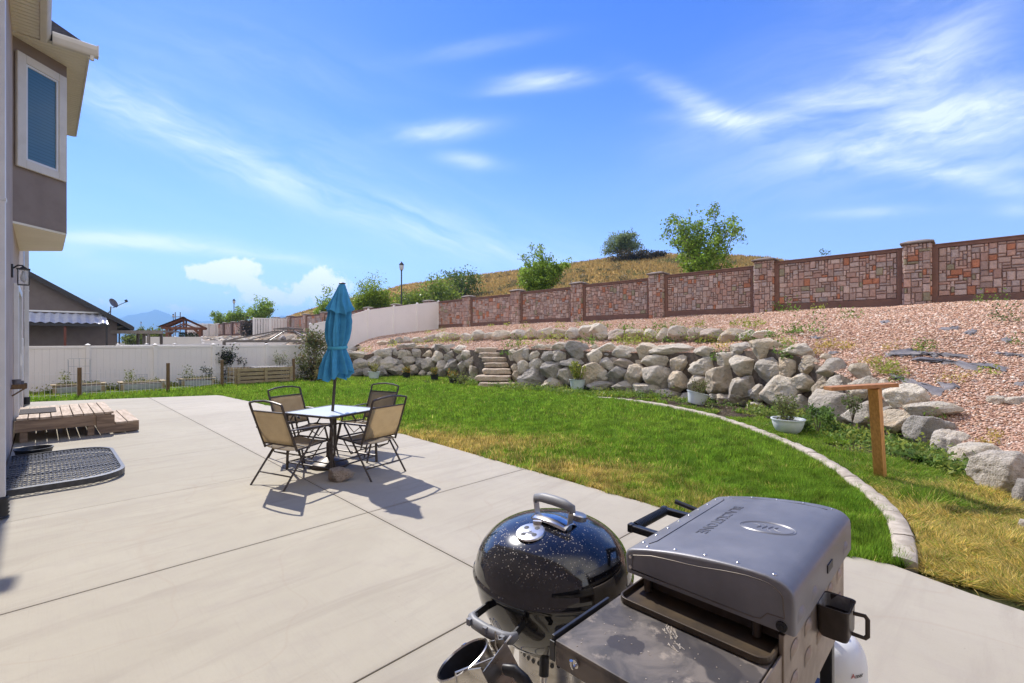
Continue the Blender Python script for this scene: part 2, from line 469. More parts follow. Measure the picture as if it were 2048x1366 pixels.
def shelfmat():
    m = bpy.data.materials.new('greasy_black_shelf'); nt, nd, lk, b = nodes_of(m); g = NT(nt)
    co = g.coord()
    n = g.noise(co, 7, 6, .62, .8); n2 = g.noise(co, 16, 7, .65); n3 = g.noise(co, 3.5, 3, .5, 1.0)
    col = g.mix(g.smooth(n, .34, .62), (.06, .054, .052, 1), (.17, .145, .122, 1))
    col = g.mix(g.math('MULTIPLY', g.smooth(n2, .55, .72), .7), col, (.36, .30, .24, 1))
    col = g.mix(g.math('MULTIPLY', g.smooth(n3, .62, .66), .8), col, (.022, .02, .022, 1))
    s_ = g.n('ShaderNodeSeparateXYZ'); g.link(co, s_.inputs[0])
    for (cx, cy, rx, ry, k) in ((-.562, .085, .036, .045, .9), (-.455, -.05, .05, .14, .7), (-.47, .16, .05, .05, .45), (-.60, -.12, .05, .07, .5)):
        dx = g.math('DIVIDE', g.math('SUBTRACT', s_.outputs[0], cx), rx); dy = g.math('DIVIDE', g.math('SUBTRACT', s_.outputs[1], cy), ry)
        q = g.math('ADD', g.math('ADD', g.math('MULTIPLY', dx, dx), g.math('MULTIPLY', dy, dy)), g.math('MULTIPLY_ADD', n2, 3.0, -1.5))
        col = g.mix(g.math('MULTIPLY', g.math('SUBTRACT', 1, g.smooth(q, .8, 1.1)), k), col, (.035, .03, .032, 1))
    g.link(col, b.inputs['Base Color'])
    g.link(g.math('MULTIPLY_ADD', n2, .3, .45), b.inputs['Roughness'])
    b.inputs['Metallic'].default_value = .0
    g.link(g.bump(n2, .15, .003), b.inputs['Normal'])
    return m
M['shelf'] = shelfmat()
def glassmat(name, col, rough=.03):
    m = bpy.data.materials.new(name); nt, nd, lk, b = nodes_of(m)
    b.inputs['Base Color'].default_value = c4(col); b.inputs['Roughness'].default_value = rough
    b.inputs['Transmission Weight'].default_value = .0
    b.inputs['Specular IOR Level'].default_value = .8
    return m
def blind_glass():
    m = bpy.data.materials.new('window_with_blind'); nt, nd, lk, b = nodes_of(m); g = NT(nt)
    pos = g.n('ShaderNodeNewGeometry').outputs['Position']; s = g.n('ShaderNodeSeparateXYZ'); g.link(pos, s.inputs[0])
    w = g.math('FRACT', g.math('MULTIPLY', s.outputs[2], 18.0))
    ln = g.smooth(w, .0, .22)
    g.link(g.mix(ln, (.02, .055, .085, 1), (.045, .13, .19, 1)), b.inputs['Base Color'])
    b.inputs['Roughness'].default_value = .08; b.inputs['Coat Weight'].default_value = .3; b.inputs['Coat Roughness'].default_value = .02
    return m
M['pane'] = blind_glass()
M['dark_glass'] = glassmat('dark_glass', (.03, .035, .04))
def clearglass():
    m = bpy.data.materials.new('lantern_glass'); nt, nd, lk, b = nodes_of(m)
    b.inputs['Base Color'].default_value = (.8, .8, .78, 1); b.inputs['Roughness'].default_value = .05; b.inputs['Alpha'].default_value = .22
    return m
M['clear_glass'] = clearglass()
def gravelmat():
    m = bpy.data.materials.new('pink_gravel'); nt, nd, lk, b = nodes_of(m); g = NT(nt)
    pos = g.n('ShaderNodeNewGeometry').outputs['Position']
    v = g.n('ShaderNodeTexVoronoi'); g.link(pos, v.inputs['Vector']); v.inputs['Scale'].default_value = 26
    cr = v.outputs['Color']; sep = g.n('ShaderNodeSeparateColor'); g.link(cr, sep.inputs[0])
    col = g.mix(sep.outputs[0], (.47, .275, .195, 1), (.62, .42, .32, 1))
    col = g.mix(g.smooth(sep.outputs[1], .8, .86), col, (.62, .52, .45, 1))
    col = g.mix(g.math('MULTIPLY', g.smooth(v.outputs['Distance'], .35, .75), .6), col, (.16, .085, .06, 1))
    big = g.noise(pos, .9, 5, .6)
    col = g.mix(g.math('MULTIPLY', g.smooth(big, .55, .75), .4), col, (.36, .24, .15, 1))
    g.link(col, b.inputs['Base Color']); b.inputs['Roughness'].default_value = .9
    b.inputs['Specular IOR Level'].default_value = .2
    g.link(g.bump(g.math('SUBTRACT', 1, v.outputs['Distance']), 1.0, .03), b.inputs['Normal'])
    return m
M['gravel'] = gravelmat()
def groundmat(name, a, bcol, c, s1=.35, s2=4):
    m = bpy.data.materials.new(name); nt, nd, lk, b = nodes_of(m); g = NT(nt)
    pos = g.n('ShaderNodeNewGeometry').outputs['Position']
    n1 = g.noise(pos, s1, 6, .62, .4); n2 = g.noise(pos, s2, 7, .7)
    col = g.mix(g.smooth(n1, .38, .62), c4(a), c4(bcol))
    col = g.mix(g.math('MULTIPLY', g.smooth(n2, .5, .7), .65), col, c4(c))
    g.link(col, b.inputs['Base Color']); b.inputs['Roughness'].default_value = .95; b.inputs['Specular IOR Level'].default_value = .1
    g.link(g.bump(n2, 1.0, .08), b.inputs['Normal'])
    return m
M['lawn_soil'] = groundmat('lawn_soil', (.055, .075, .022), (.085, .08, .035), (.05, .05, .02), 1.2, 14)
M['ground'] = groundmat('far_ground', (.16, .125, .07), (.12, .105, .06), (.085, .085, .04), .02, .5)
M['mulch'] = groundmat('bark_mulch', (.085, .062, .042), (.13, .10, .07), (.045, .034, .025), 3, 30)
M['hill'] = groundmat('dry_hill_grass', (.48, .30, .10), (.38, .255, .09), (.20, .155, .07), .035, .35)
M['mountain'] = groundmat('mountain_rock', (.13, .12, .10), (.10, .10, .08), (.2, .19, .17), .002, .01)
# ================================================================ ground, patio, lawn
def catmull(pts, k=8):
    pts = [np.array(p, float) for p in pts]
    out = []
    for i in range(len(pts) - 1):
        p0 = pts[max(i - 1, 0)]; p1 = pts[i]; p2 = pts[i + 1]; p3 = pts[min(i + 2, len(pts) - 1)]
        for j in range(k):
            t = j / k
            out.append(.5 * ((2 * p1) + (-p0 + p2) * t + (2 * p0 - 5 * p1 + 4 * p2 - p3) * t * t + (-p0 + 3 * p1 - 3 * p2 + p3) * t ** 3))
    out.append(pts[-1]); return np.array(out)
def in_poly(pts, poly):
    x, y = pts[:, 0], pts[:, 1]; ins = np.zeros(len(pts), bool); n = len(poly); j = n - 1
    for i in range(n):
        xi, yi = poly[i][0], poly[i][1]; xj, yj = poly[j][0], poly[j][1]
        c = ((yi > y) != (yj > y)) & (x < (xj - xi) * (y - yi) / (yj - yi + 1e-12) + xi)
        ins ^= c; j = i
    return ins
def snoise(x, y, s=1.0, seed=0):
    """cheap smooth 2-D noise, numpy"""
    v = np.zeros_like(x, dtype=float); rg = np.random.default_rng(seed)
    for k in range(6):
        a = rg.uniform(0, 2 * np.pi); f = s * rg.uniform(.6, 2.2); ph = rg.uniform(0, 6.28)
        v += np.sin((x * np.cos(a) + y * np.sin(a)) * f + ph + 1.3 * np.sin((x * np.sin(a) - y * np.cos(a)) * f * .7 + ph * 2))
    return v / 6

# the one base sheet, out to the horizon
mb = MB(); mb.quad((-9000, -3000, -.16), (9000, -3000, -.16), (9000, 12000, -.16), (-9000, 12000, -.16))
tag(mb.build('ground', M['ground'], smooth=False), kind='structure')

# patio outline: right edge in garden axes as a function of ly
EDGE = [(-14, 3.6), (-3, 3.95), (-.6, 4.12), (-.18, 4.2), (.1, 4.26), (.35, 4.42), (.735, 4.33), (2.14, 4.30), (4.14, 4.38), (7.16, 4.5), (10.5, 4.25), (16.4, 3.82), (16.9, 3.6)]
def edge(ly): return float(np.interp(ly, [e[0] for e in EDGE], [e[1] for e in EDGE]))
LX0 = -.33
def far_edge(lx): return 18.2 + (lx - LX0) * (16.4 - 18.2) / (3.82 - LX0)
rows = [-14, 2.12, 4.14, 6.22, 8.2, 10.25, 12.3, 14.35, 19]
JX = 2.2
verts = MB(); cols = []
gap = .004
for i in range(len(rows) - 1):
    for c in range(2):
        g_ = lambda r: .005 if r in (2.12, 4.14) else .0015
        y0, y1 = rows[i] + g_(rows[i]), rows[i + 1] - g_(rows[i + 1])
        ys = np.linspace(y0, y1, 40 if i == 0 else 14)
        if c == 0:
            poly = [(LX0 + .01, y0), (JX - gap, y0)]
            y1a = min(y1, far_edge(LX0)); y1b = min(y1, far_edge(JX))
            if y0 > y1b: continue
            poly += [(JX - gap, y1b), (LX0 + .01, y1a)]
        else:
            rp = [(edge(y), y) for y in ys if y < far_edge(edge(y)) - .01]
            if not rp: continue
            if rp[-1][1] < y1 - .05: rp.append((3.75, far_edge(3.75)))
            yt = min(y1, far_edge(JX)) if rp[-1][1] < y1 - .05 or y1 > 16 else y1
            poly = [(JX + gap, y0)] + rp + [(JX + gap, yt)]
        n0 = len(verts.f)
        verts.prism(poly, -.12, 0.0, Matrix.Rotation(R(45), 4, 'Z'))
        k = random.uniform(.95, 1.04); w = 1.05 if c == 1 else 1.0
        cols += [(k * w, k * w, k * w * (1.02 if c else .985), 1)] * (len(verts.f) - n0)
tag(verts.build('patio', M['concrete'], smooth=False, bevel=.0035, seg=2, cols=cols), kind='structure')
mb = MB(); mb.box((2, 3, -.075), (5.2, 34, .05))
dk = mb.build('patio_joint_bed', M['soil'], smooth=False); dk.rotation_euler = (0, 0, R(45)); tag(dk, kind='structure')

# kerb line, seen as the pale curved edging
KERB = [(-9.2, 18.55), (-7.5, 18.9), (-5.2, 18.9), (-3.4, 18.6), (-2.3, 18.0), (-.7, 16.5), (.6, 15.35), (1.9, 14.3), (3.15, 13.1), (4.15, 11.0), (4.43, 9.17), (4.36, 7.06), (4.02, 5.63), (3.62, 4.55), (3.2, 3.85), (2.86, 3.42)]
kc = catmull(KERB, 10)
def offset(poly, d):
    t = np.gradient(poly, axis=0); t /= np.linalg.norm(t, axis=1)[:, None]
    n = np.stack([t[:, 1], -t[:, 0]], 1)
    return poly + n * d
kin = offset(kc, .085); kout = offset(kc, -.085)
prof = [(-.075, -.1), (-.075, .03), (-.062, .045), (.0, .05), (.062, .045), (.075, .03), (.075, -.1)]
mb = MB()
# a poured kerb with saw-cut joints: separate lengths in one mesh
dist = np.concatenate([[0], np.cumsum(np.linalg.norm(np.diff(kc, axis=0), axis=1))])
fine = np.linspace(0, dist[-1], 320)
kf = np.stack([np.interp(fine, dist, kc[:, 0]), np.interp(fine, dist, kc[:, 1])], 1)
offs = [offset(kf, -d) for d, z in prof]
seg_len = .62; start = 0
while start < 319:
    end = start
    while end < 319 and fine[end] - fine[start] < seg_len: end += 1
    vs = []; fs = []; m = len(prof); cnt = 0
    jog = random.uniform(-.006, .006); jz = random.uniform(-.006, .006)
    for i in range(start, end + 1):
        for q in range(m):
            p = offs[q][i]
            vs.append((p[0] + jog, p[1], prof[q][1] + jz + .006 * math.sin(fine[i] * 17 + q))); 
        cnt += 1
    if kf[start][0] < 3.4 and kf[start][1] > 10:
        dz = .06 * min(1, max(0, (3.4 - kf[start][0]) / 1.8)); vs = [(v[0], v[1], v[2] - dz) for v in vs]
    # pull the ends in for the joint
    for e, o in ((0, 1), (cnt - 1, cnt - 2)):
        for q in range(m):
            a = np.array(vs[e * m + q]); b = np.array(vs[o * m + q]); d = b - a; l = np.linalg.norm(d)
            if l > 1e-6: vs[e * m + q] = tuple(a + d / l * .005)
    for i in range(cnt - 1):
        for q in range(m - 1):
            fs.append((i * m + q, (i + 1) * m + q, (i + 1) * m + q + 1, i * m + q + 1))
    fs.append(tuple(range(m))); fs.append(tuple((cnt - 1) * m + q for q in range(m))[::-1])
    mb.add(vs, fs); start = end
tag(mb.build('kerb', M['kerb'], angle=60), kind='structure')

# ---------------------------------------------------------------- the terraced slope (sections, left to right)
# each: foot of boulder wall, top of boulder wall, upper boulder row, foot of precast wall
SEC = [
 ((-7.6, 21.6, -.1), (-7.8, 22.4, .92), (-8.4, 26.4, 1.28), (-9.75, 29.15, 1.35)),
 ((-6.1, 21.5, -.1), (-6.3, 22.3, 1.22), (-7.5, 26.5, 1.40), (-8.55, 30.35, 1.95)),
 ((-4.58, 22.2, -.1), (-4.75, 23.0, 1.42), (-5.2, 25.5, 1.58), (-5.85, 33.05, 2.42)),
 ((-2.77, 21.0, -.1), (-2.89, 21.9, 1.40), (-3.17, 24.0, 1.68), (-4.3, 32.8, 2.60)),
 ((-1.3, 19.0, -.1), (-1.38, 19.9, 1.36), (-1.55, 22.8, 1.70), (-1.74, 30.24, 2.64)),
 ((.29, 17.1, -.1), (.31, 18.0, 1.44), (.36, 21.2, 1.72), (.48, 28.0, 2.68)),
 ((2.1, 15.8, -.1), (2.24, 16.7, 1.40), (2.57, 19.2, 1.73), (3.54, 24.96, 2.70)),
 ((4.2, 14.3, -.1), (4.43, 15.1, 1.36), (4.93, 16.9, 1.63), (6.5, 22.0, 2.74)),
 ((5.24, 13.1, -.1), (5.56, 13.9, 1.42), (6.12, 15.3, 1.60), (8.14, 20.36, 2.76)),
 ((5.87, 11.6, -.1), (6.23, 12.3, 1.50), (6.89, 13.6, 1.64), (9.58, 18.92, 2.78)),
 ((6.1, 10.7, -.1), (6.5, 11.4, 1.52), (7.18, 12.6, 1.82), (10.83, 17.67, 2.8)),
 ((6.45, 10.0, -.1), (6.83, 10.6, 1.24), (8.2, 11.8, 1.85), (11.92, 16.58, 2.82)),
 ((6.18, 8.6, -.1), (6.69, 9.3, 1.0), (8.8, 10.8, 1.88), (13.2, 15.3, 2.85)),
 ((6.1, 7.5, -.1), (6.6, 8.1, .64), (9.5, 9.5, 1.72), (14.8, 13.7, 2.87)),
 ((6.1, 6.8, -.1), (6.57, 7.3, .48), (9.8, 8.4, 1.55), (16.4, 12.1, 2.9)),
 ((6.0, 6.3, -.1), (6.4, 6.7, .25), (9.6, 7.3, 1.35), (18.2, 10.3, 2.95)),
 ((5.87, 5.8, -.1), (6.3, 6.1, .20), (9.5, 6.3, 1.2), (19.5, 8.5, 3.0)),
 ((5.3, 5.0, -.1), (5.95, 5.4, .2), (9.2, 5.0, 1.15), (20.5, 6.0, 3.0)),
 ((4.6, 4.0, -.1), (5.3, 4.1, .16), (9, 3.5, 1.05), (21, 3.0, 3.0)),
 ((4.0, 2.0, -.1), (4.6, 2.0, .12), (9, 1.5, .95), (21, 0, 3.0)),
 ((3.9, -1.0, -.1), (4.5, -1.0, .10), (9, -2, .9), (21, -4, 3.0)),
]
lines = [catmull([s[k] for s in SEC], 8) for k in range(4)]
C0L, C1L, C2L, C4L = lines
NS = len(C0L)
def terrain_rows():
    rows = []
    back = C1L - C0L; back[:, 2] = 0; 
    rows.append(C0L + back * .55)                                   # hidden foot, behind the stones
    rows.append(C1L - np.array([0, 0, .10]) - back * .35)
    rows.append(C1L + back * .1)
    for t in np.linspace(.15, 1, 7): rows.append(C1L * (1 - t) + C2L * t)
    for t in np.linspace(.06, 1.0, 16):
        p = C2L * (1 - t) + C4L * t; p = p.copy()
        p[:, 2] += .10 * np.sin(t * np.pi)
        rows.append(p)
    p = C4L + (C4L - C2L) * .12; p[:, 2] = C4L[:, 2] + .02; rows.append(p)
    return np.array(rows)
TR = terrain_rows()
lump = snoise(TR[..., 0].ravel(), TR[..., 1].ravel(), 1.6, 3).reshape(TR.shape[:2]) * .05
lump[:3] *= .2; TR[..., 2] += lump
nr, nc = TR.shape[:2]
idx = np.arange(nr * nc).reshape(nr, nc)
Fc = np.stack([idx[:-1, :-1], idx[:-1, 1:], idx[1:, 1:], idx[1:, :-1]], -1).reshape(-1, 4)
nf_ = 1 * (nc - 1)
tag(np_mesh('gravel_terrace', TR.reshape(-1, 3), Fc[nf_:], M['gravel'], smooth=True), kind='structure')
tag(np_mesh('soil_bank', TR.reshape(-1, 3), Fc[:nf_], M['soil'], smooth=True), kind='structure')
from mathutils.bvhtree import BVHTree
TBVH = BVHTree.FromPolygons([Vector(v) for v in TR.reshape(-1, 3)], [tuple(int(i) for i in f) for f in Fc])
def terrain_z(x, y):
    h = TBVH.ray_cast(Vector((x, y, 30)), Vector((0, 0, -1)))
    return h[0].z if h[0] else 0.0
CAM = Vector((0, 0, CH))
def terrain_hit(px, py):
    """where the ray through a photo pixel meets the gravel slope"""
    d = Vector(((px - CX) / F, 1, -(py - CY) / F)).normalized()
    h = TBVH.ray_cast(CAM, d)
    return h[0] if h[0] else G(px, max(py, 700))

# stones of the gravel: one loose mass, denser mesh near the camera
tri = np.concatenate([Fc[:, [0, 1, 2]], Fc[:, [0, 2, 3]]]); V3 = TR.reshape(-1, 3)
A, B, C = V3[tri[:, 0]], V3[tri[:, 1]], V3[tri[:, 2]]
area = .5 * np.linalg.norm(np.cross(B - A, C - A), axis=1)
cen = (A + B + C) / 3
dcam = np.hypot(cen[:, 0], cen[:, 1])
vis = (cen[:, 1] > 2.5) & (np.abs(cen[:, 0] / np.maximum(cen[:, 1], .1)) < 1.35)
steep = np.abs(np.cross(B - A, C - A)[:, 2]) / (2 * area + 1e-9)
w = area * vis * np.clip(60 / dcam ** 1.7, 0, 1.2) * (steep > .35)
N = 95000
t = RNG.choice(len(tri), N, p=w / w.sum())
r1 = np.sqrt(RNG.random(N)); r2 = RNG.random(N)
pos = A[t] * (1 - r1)[:, None] + B[t] * (r1 * (1 - r2))[:, None] + C[t] * (r1 * r2)[:, None]
dd = np.hypot(pos[:, 0], pos[:, 1])
size = RNG.uniform(.011, .026, N) * np.clip(dd / 9, .85, 1.7)
base = np.array([(1, 0, 0), (-1, 0, 0), (0, 1, 0), (0, -1, 0), (0, 0, 1), (0, 0, -1)], float)
of = np.array([(0, 2, 4), (2, 1, 4), (1, 3, 4), (3, 0, 4), (2, 0, 5), (1, 2, 5), (3, 1, 5), (0, 3, 5)])
yaw = RNG.uniform(0, 6.28, N)
ax = np.stack([RNG.uniform(.8, 1.4, N), RNG.uniform(.6, 1.0, N), RNG.uniform(.3, .55, N)], 1) * size[:, None]
PV = base[None] * ax[:, None, :] + RNG.normal(size=(N, 6, 3)) * (size * .22)[:, None, None]
ti = RNG.normal(size=N) * .35
PV[..., 2], PV[..., 0] = PV[..., 2] * np.cos(ti)[:, None] + PV[..., 0] * np.sin(ti)[:, None], PV[..., 0] * np.cos(ti)[:, None] - PV[..., 2] * np.sin(ti)[:, None]
cx, sx = np.cos(yaw)[:, None], np.sin(yaw)[:, None]
X = PV[..., 0] * cx - PV[..., 1] * sx; Yv = PV[..., 0] * sx + PV[..., 1] * cx
PV[..., 0] = X; PV[..., 1] = Yv
PV += pos[:, None, :] + np.array([0, 0, .006])
FF = (of[None] + (np.arange(N) * 6)[:, None, None]).reshape(-1, 3)
pal = np.array([(.58, .37, .265), (.51, .30, .205), (.64, .45, .34), (.70, .56, .46), (.43, .25, .18), (.55, .38, .26), (.74, .65, .56)])
pc = pal[RNG.choice(len(pal), N, p=[.25, .2, .2, .11, .12, .08, .04])] * RNG.uniform(.85, 1.12, (N, 1))
pc = np.repeat(np.concatenate([pc, np.ones((N, 1))], 1), 8, 0)
tag(np_mesh('gravel', PV.reshape(-1, 3), FF, M['pebble'], cols=pc), kind='stuff', label='loose pink gravel covering the terrace and the slope below the stone wall', cat='gravel')

# ---------------------------------------------------------------- lawn and beds
C0top = [tuple(p[:2]) for p in C0L]
LAWN = [L(edge(y) + .0, y)[:2] for y in np.linspace(.4, 16.4, 40)] + [L(3.82, 16.42)[:2], L(LX0, 18.22)[:2], L(LX0 - .5, 21.4)[:2], L(8.6, 21.4)[:2], (-8.9, 21.4)] + [tuple(p) for p in kc]
LAWN = [tuple(p) for p in LAWN]
BED = [tuple(p) for p in kc] + [tuple(L(4.3, -1.0)[:2]), (4.0, -2.0)] + C0top[::-1] + [(-8.9, 21.4)]
for nm, poly, z, mat in (('lawn', LAWN, -.022, M['lawn_soil']), ('planting_bed', BED, -.018, M['mulch'])):
    pass
# soil sheets as grids so they can undulate a little
def sheet(name, x0, x1, y0, y1, st, z, mat, amp=.01):
    xs = np.arange(x0, x1 + st, st); ys = np.arange(y0, y1 + st, st)
    Xg, Yg = np.meshgrid(xs, ys)
    Z = z + amp * snoise(Xg.ravel(), Yg.ravel(), 2.5, 5).reshape(Xg.shape)
    V = np.stack([Xg, Yg, Z], -1).reshape(-1, 3)
    i = np.arange(V.shape[0]).reshape(Xg.shape)
    Q = np.stack([i[:-1, :-1], i[:-1, 1:], i[1:, 1:], i[1:, :-1]], -1).reshape(-1, 4)
    return V, Q, mat
V, Q, _ = sheet('lawn', -24, 10, -3, 25, .2, -.03, None)
cq = V[Q].mean(1)
bed_m = in_poly(cq[:, :2], BED)
nosl = in_poly(cq[:, :2], [tuple(L(LX0 - 8, -6)[:2]), tuple(L(3.5, -6)[:2]), tuple(L(3.4, 15.8)[:2]), tuple(L(LX0 - 8, 16.5)[:2])])
tag(np_mesh('lawn', V, Q[~bed_m & ~nosl], M['lawn_soil'], smooth=True), kind='structure')
tag(np_mesh('planting_bed', V, Q[bed_m], M['mulch'], smooth=True), kind='structure')

def blades(name, label, n, region, ymin, ymax, wh, hh, pal, dense=None, lean=.5, xm=1.16):
    P2 = []
    got = 0
    while got < n:
        k = n * 2
        y = RNG.uniform(ymin, ymax, k) if ymax / max(ymin, .1) < 1.8 else ymin * (ymax / ymin) ** RNG.random(k)
        x = RNG.uniform(-1.16, xm, k) * y
        p = np.stack([x, y], 1)
        # uniform in area: weight by depth
        keep = RNG.random(k) < (y / ymax if ymax / max(ymin, .1) < 1.8 else (y / ymax) ** 1.0)
        keep &= region(p)
        p = p[keep]; P2.append(p); got += len(p)
        if len(p) < 20: break
    p = np.concatenate(P2)[:n]; n = len(p)
    h = hh * RNG.uniform(.55, 1.25, n) * (1 + .45 * snoise(p[:, 0], p[:, 1], 5, 8) + .45 * snoise(p[:, 0], p[:, 1], 17, 9)); w = wh * RNG.uniform(.7, 1.3, n)
    a = 6.5 * snoise(p[:, 0], p[:, 1], 6, 10) + RNG.normal(size=n) * .9; ln = lean * (np.abs(RNG.normal(size=n)) * .6 + .5 + .5 * snoise(p[:, 0], p[:, 1], 9, 12))
    V = np.empty((n, 3, 3)); dx, dy = np.cos(a), np.sin(a)
    b = RNG.uniform(0, 2 * np.pi, n); bx, by = np.cos(b) * w / 2, np.sin(b) * w / 2
    V[:, 0] = np.stack([p[:, 0] - bx, p[:, 1] - by, np.full(n, -.03)], 1)
    V[:, 1] = np.stack([p[:, 0] + bx, p[:, 1] + by, np.full(n, -.03)], 1)
    V[:, 2] = np.stack([p[:, 0] + dx * h * ln, p[:, 1] + dy * h * ln, h / np.sqrt(1 + ln * ln) - .02], 1)
    return V.reshape(-1, 3), np.arange(n * 3).reshape(n, 3), p
def patio_dist(p):
    lx = (p[:, 0] + p[:, 1]) / S2; ly = (p[:, 1] - p[:, 0]) / S2
    e = np.interp(ly, [q[0] for q in EDGE], [q[1] for q in EDGE])
    return lx - e, ly, lx
def lawn_region(p):
    d, ly, lx = patio_dist(p)
    s_e = snoise(p[:, 0], p[:, 1], 14, 77)
    fe = 18.2 + (lx - LX0) * (16.4 - 18.2) / (3.82 - LX0)
    off = (d > -.01 + .03 * s_e) | (ly > fe + .03)
    return (in_poly(p, LAWN) | ((np.abs(d) < .05) & (ly > .5) & (ly < 16))) & off & (ly < 21.3) & (lx > LX0)
def lawn_col(p):
    d, ly, lx = patio_dist(p); n = len(p)
    s1 = snoise(p[:, 0], p[:, 1], 1.2, 21); s2 = snoise(p[:, 0], p[:, 1], 4.0, 22); s3 = snoise(p[:, 0], p[:, 1], 11, 23)
    # worn, dry margin along the slab; one straw patch
    dry = np.clip(1.1 - d / (.95 + .7 * s1), 0, 1) * (ly > 1.2) * (ly < 10.5) * (.62 + .5 * s2 + .3 * s3) + .12 * s2
    dry += .9 * np.exp(-(((p[:, 0] + .4) / 1.3) ** 2 + ((p[:, 1] - 7.6) / .55) ** 2)) 
    dry += .55 * np.exp(-(((p[:, 0] - 1.2) / .8) ** 2 + ((p[:, 1] - 6.0) / .5) ** 2))
    dry += .35 * np.clip(1 - (21.3 - ly) / 2.4, 0, 1)
    dry += .12 * s3
    dry = np.clip(dry, 0, 1)
    g1 = np.array([.155, .30, .026]); g2 = np.array([.33, .45, .05]); y1 = np.array([.60, .47, .09]); y2 = np.array([.74, .57, .22])
    mixg = np.clip(.35 + .35 * s1 + .25 * s3 + .35 * RNG.normal(size=n) * .6, 0, 1)[:, None]
    c = g1 * (1 - mixg) + g2 * mixg
    isdry = (RNG.random(n) < dry * .95)
    q = RNG.random((n, 1)); c[isdry] = (y1 * q + y2 * (1 - q))[isdry] * RNG.uniform(.7, 1.1, (n, 1))[isdry]
    c *= RNG.choice([.42, .7, .95, 1.15, 1.6], (n, 1), p=[.16, .22, .27, .22, .13]) * RNG.uniform(.85, 1.15, (n, 1)) * (1 + .38 * snoise(p[:, 0], p[:, 1], 13, 24) + .22 * snoise(p[:, 0], p[:, 1], 28, 25))[:, None]
    return np.concatenate([c, np.ones((n, 1))], 1)
parts = []
for (n, y0, y1, w, h) in ((135000, 3.3, 5.9, .0082, .075), (150000, 5.9, 9.6, .012, .078), (130000, 9.6, 15, .018, .082), (85000, 15, 23, .027, .085)):
    parts.append(blades('g', None, n, lawn_region, y0, y1, w, h, None))
Vg = np.concatenate([q[0] for q in parts]); pg = np.concatenate([q[2] for q in parts])
tag(np_mesh('lawn_grass', Vg, np.arange(len(Vg)).reshape(-1, 3), M['grass'], cols=lawn_col(pg)), kind='stuff', label='mown green lawn with dry straw patches along the patio edge', cat='grass')
# tuft stems straying onto the slab edge come with the lawn; the rough strip beyond the kerb:
BEDIN = [tuple(p) for p in kout] + [tuple(L(4.32, -1.0)[:2]), (4.2, -2.0)] + C0top[::-1]
def rough_region(p):
    s1 = snoise(p[:, 0], p[:, 1], 1.5, 31); s2 = snoise(p[:, 0], p[:, 1], 4.5, 32)
    d, ly, lx = patio_dist(p)
    e = np.interp(p[:, 1], [C[1] for C in C0L[::-1]], [C[0] for C in C0L[::-1]])   # wall foot
    near = p[:, 1] < 6.1
    kx = np.interp(p[:, 1], kc[::-1, 1], kc[::-1, 0])
    t = (p[:, 0] - kx) / np.maximum(e - kx, .3)
    cover = np.where(near, 1.6, np.where(p[:, 1] < 10, 1.05 - 1.0 * np.clip(t - .3, 0, 1), np.where(p[:, 1] < 14, .35, .85)))
    return in_poly(p, BEDIN) & (d > .03) & (s1 * .6 + s2 * .5 + cover > .55)
def rough_col(p):
    n = len(p); s1 = snoise(p[:, 0], p[:, 1], 2.2, 41); s3 = snoise(p[:, 0], p[:, 1], 6, 42)
    yel = np.clip((6.0 - p[:, 1]) / 1.6 - .06 + .6 * s1 + .5 * s3, 0.05, .78)
    g1 = np.array([.15, .28, .025]); g2 = np.array([.28, .40, .04]); y1 = np.array([.66, .50, .09]); y2 = np.array([.78, .61, .25])
    q = RNG.random((n, 1)); c = g1 * q + g2 * (1 - q)
    dry = RNG.random(n) < yel; c[dry] = (y1 * q + y2 * (1 - q))[dry]
    c *= RNG.choice([.38, .68, .95, 1.15, 1.55], (n, 1), p=[.18, .22, .27, .2, .13]) * RNG.uniform(.85, 1.15, (n, 1)) * (1 + .35 * snoise(p[:, 0], p[:, 1], 12, 44))[:, None]; return np.concatenate([c, np.ones((n, 1))], 1)
parts = []
for (n, y0, y1, w, h, le) in ((80000, 1.2, 4.4, .008, .085, 1.4), (56000, 4.4, 6.5, .010, .09, 1.3), (42000, 6.5, 11, .012, .085, .9), (36000, 11, 22, .018, .10, .6)):
    parts.append(blades('g', None, n, rough_region, y0, y1, w, h, None, lean=le, xm=1.16 if y0 > 5 else 1.9))
Vg = np.concatenate([q[0] for q in parts]); pg = np.concatenate([q[2] for q in parts])
tag(np_mesh('rough_grass', Vg, np.arange(len(Vg)).reshape(-1, 3), M['grass'], cols=rough_col(pg)), kind='stuff', label='patchy yellowing grass between the curved kerb and the boulders', cat='grass')
# bark chips in the bed
n = 9000
y = 6 * (20 / 6) ** RNG.random(n); x = RNG.uniform(-.6, .85, n) * y; p = np.stack([x, y], 1)
p = p[in_poly(p, BEDIN)]; n = len(p)
V, Fq = leaf_quads(np.concatenate([p, np.full((n, 1), -.005)], 1), np.full(n, .05) * np.clip(p[:, 1] / 8, .8, 2.2), .35, 1.2)
tag(np_mesh('bark_chips', V, Fq, M['leaf_small'], cols=leaf_cols(n, (.10, .075, .05), .5, (.2, .16, .11), .3)), kind='stuff', label='dark bark chips scattered over the planting bed', cat='mulch')
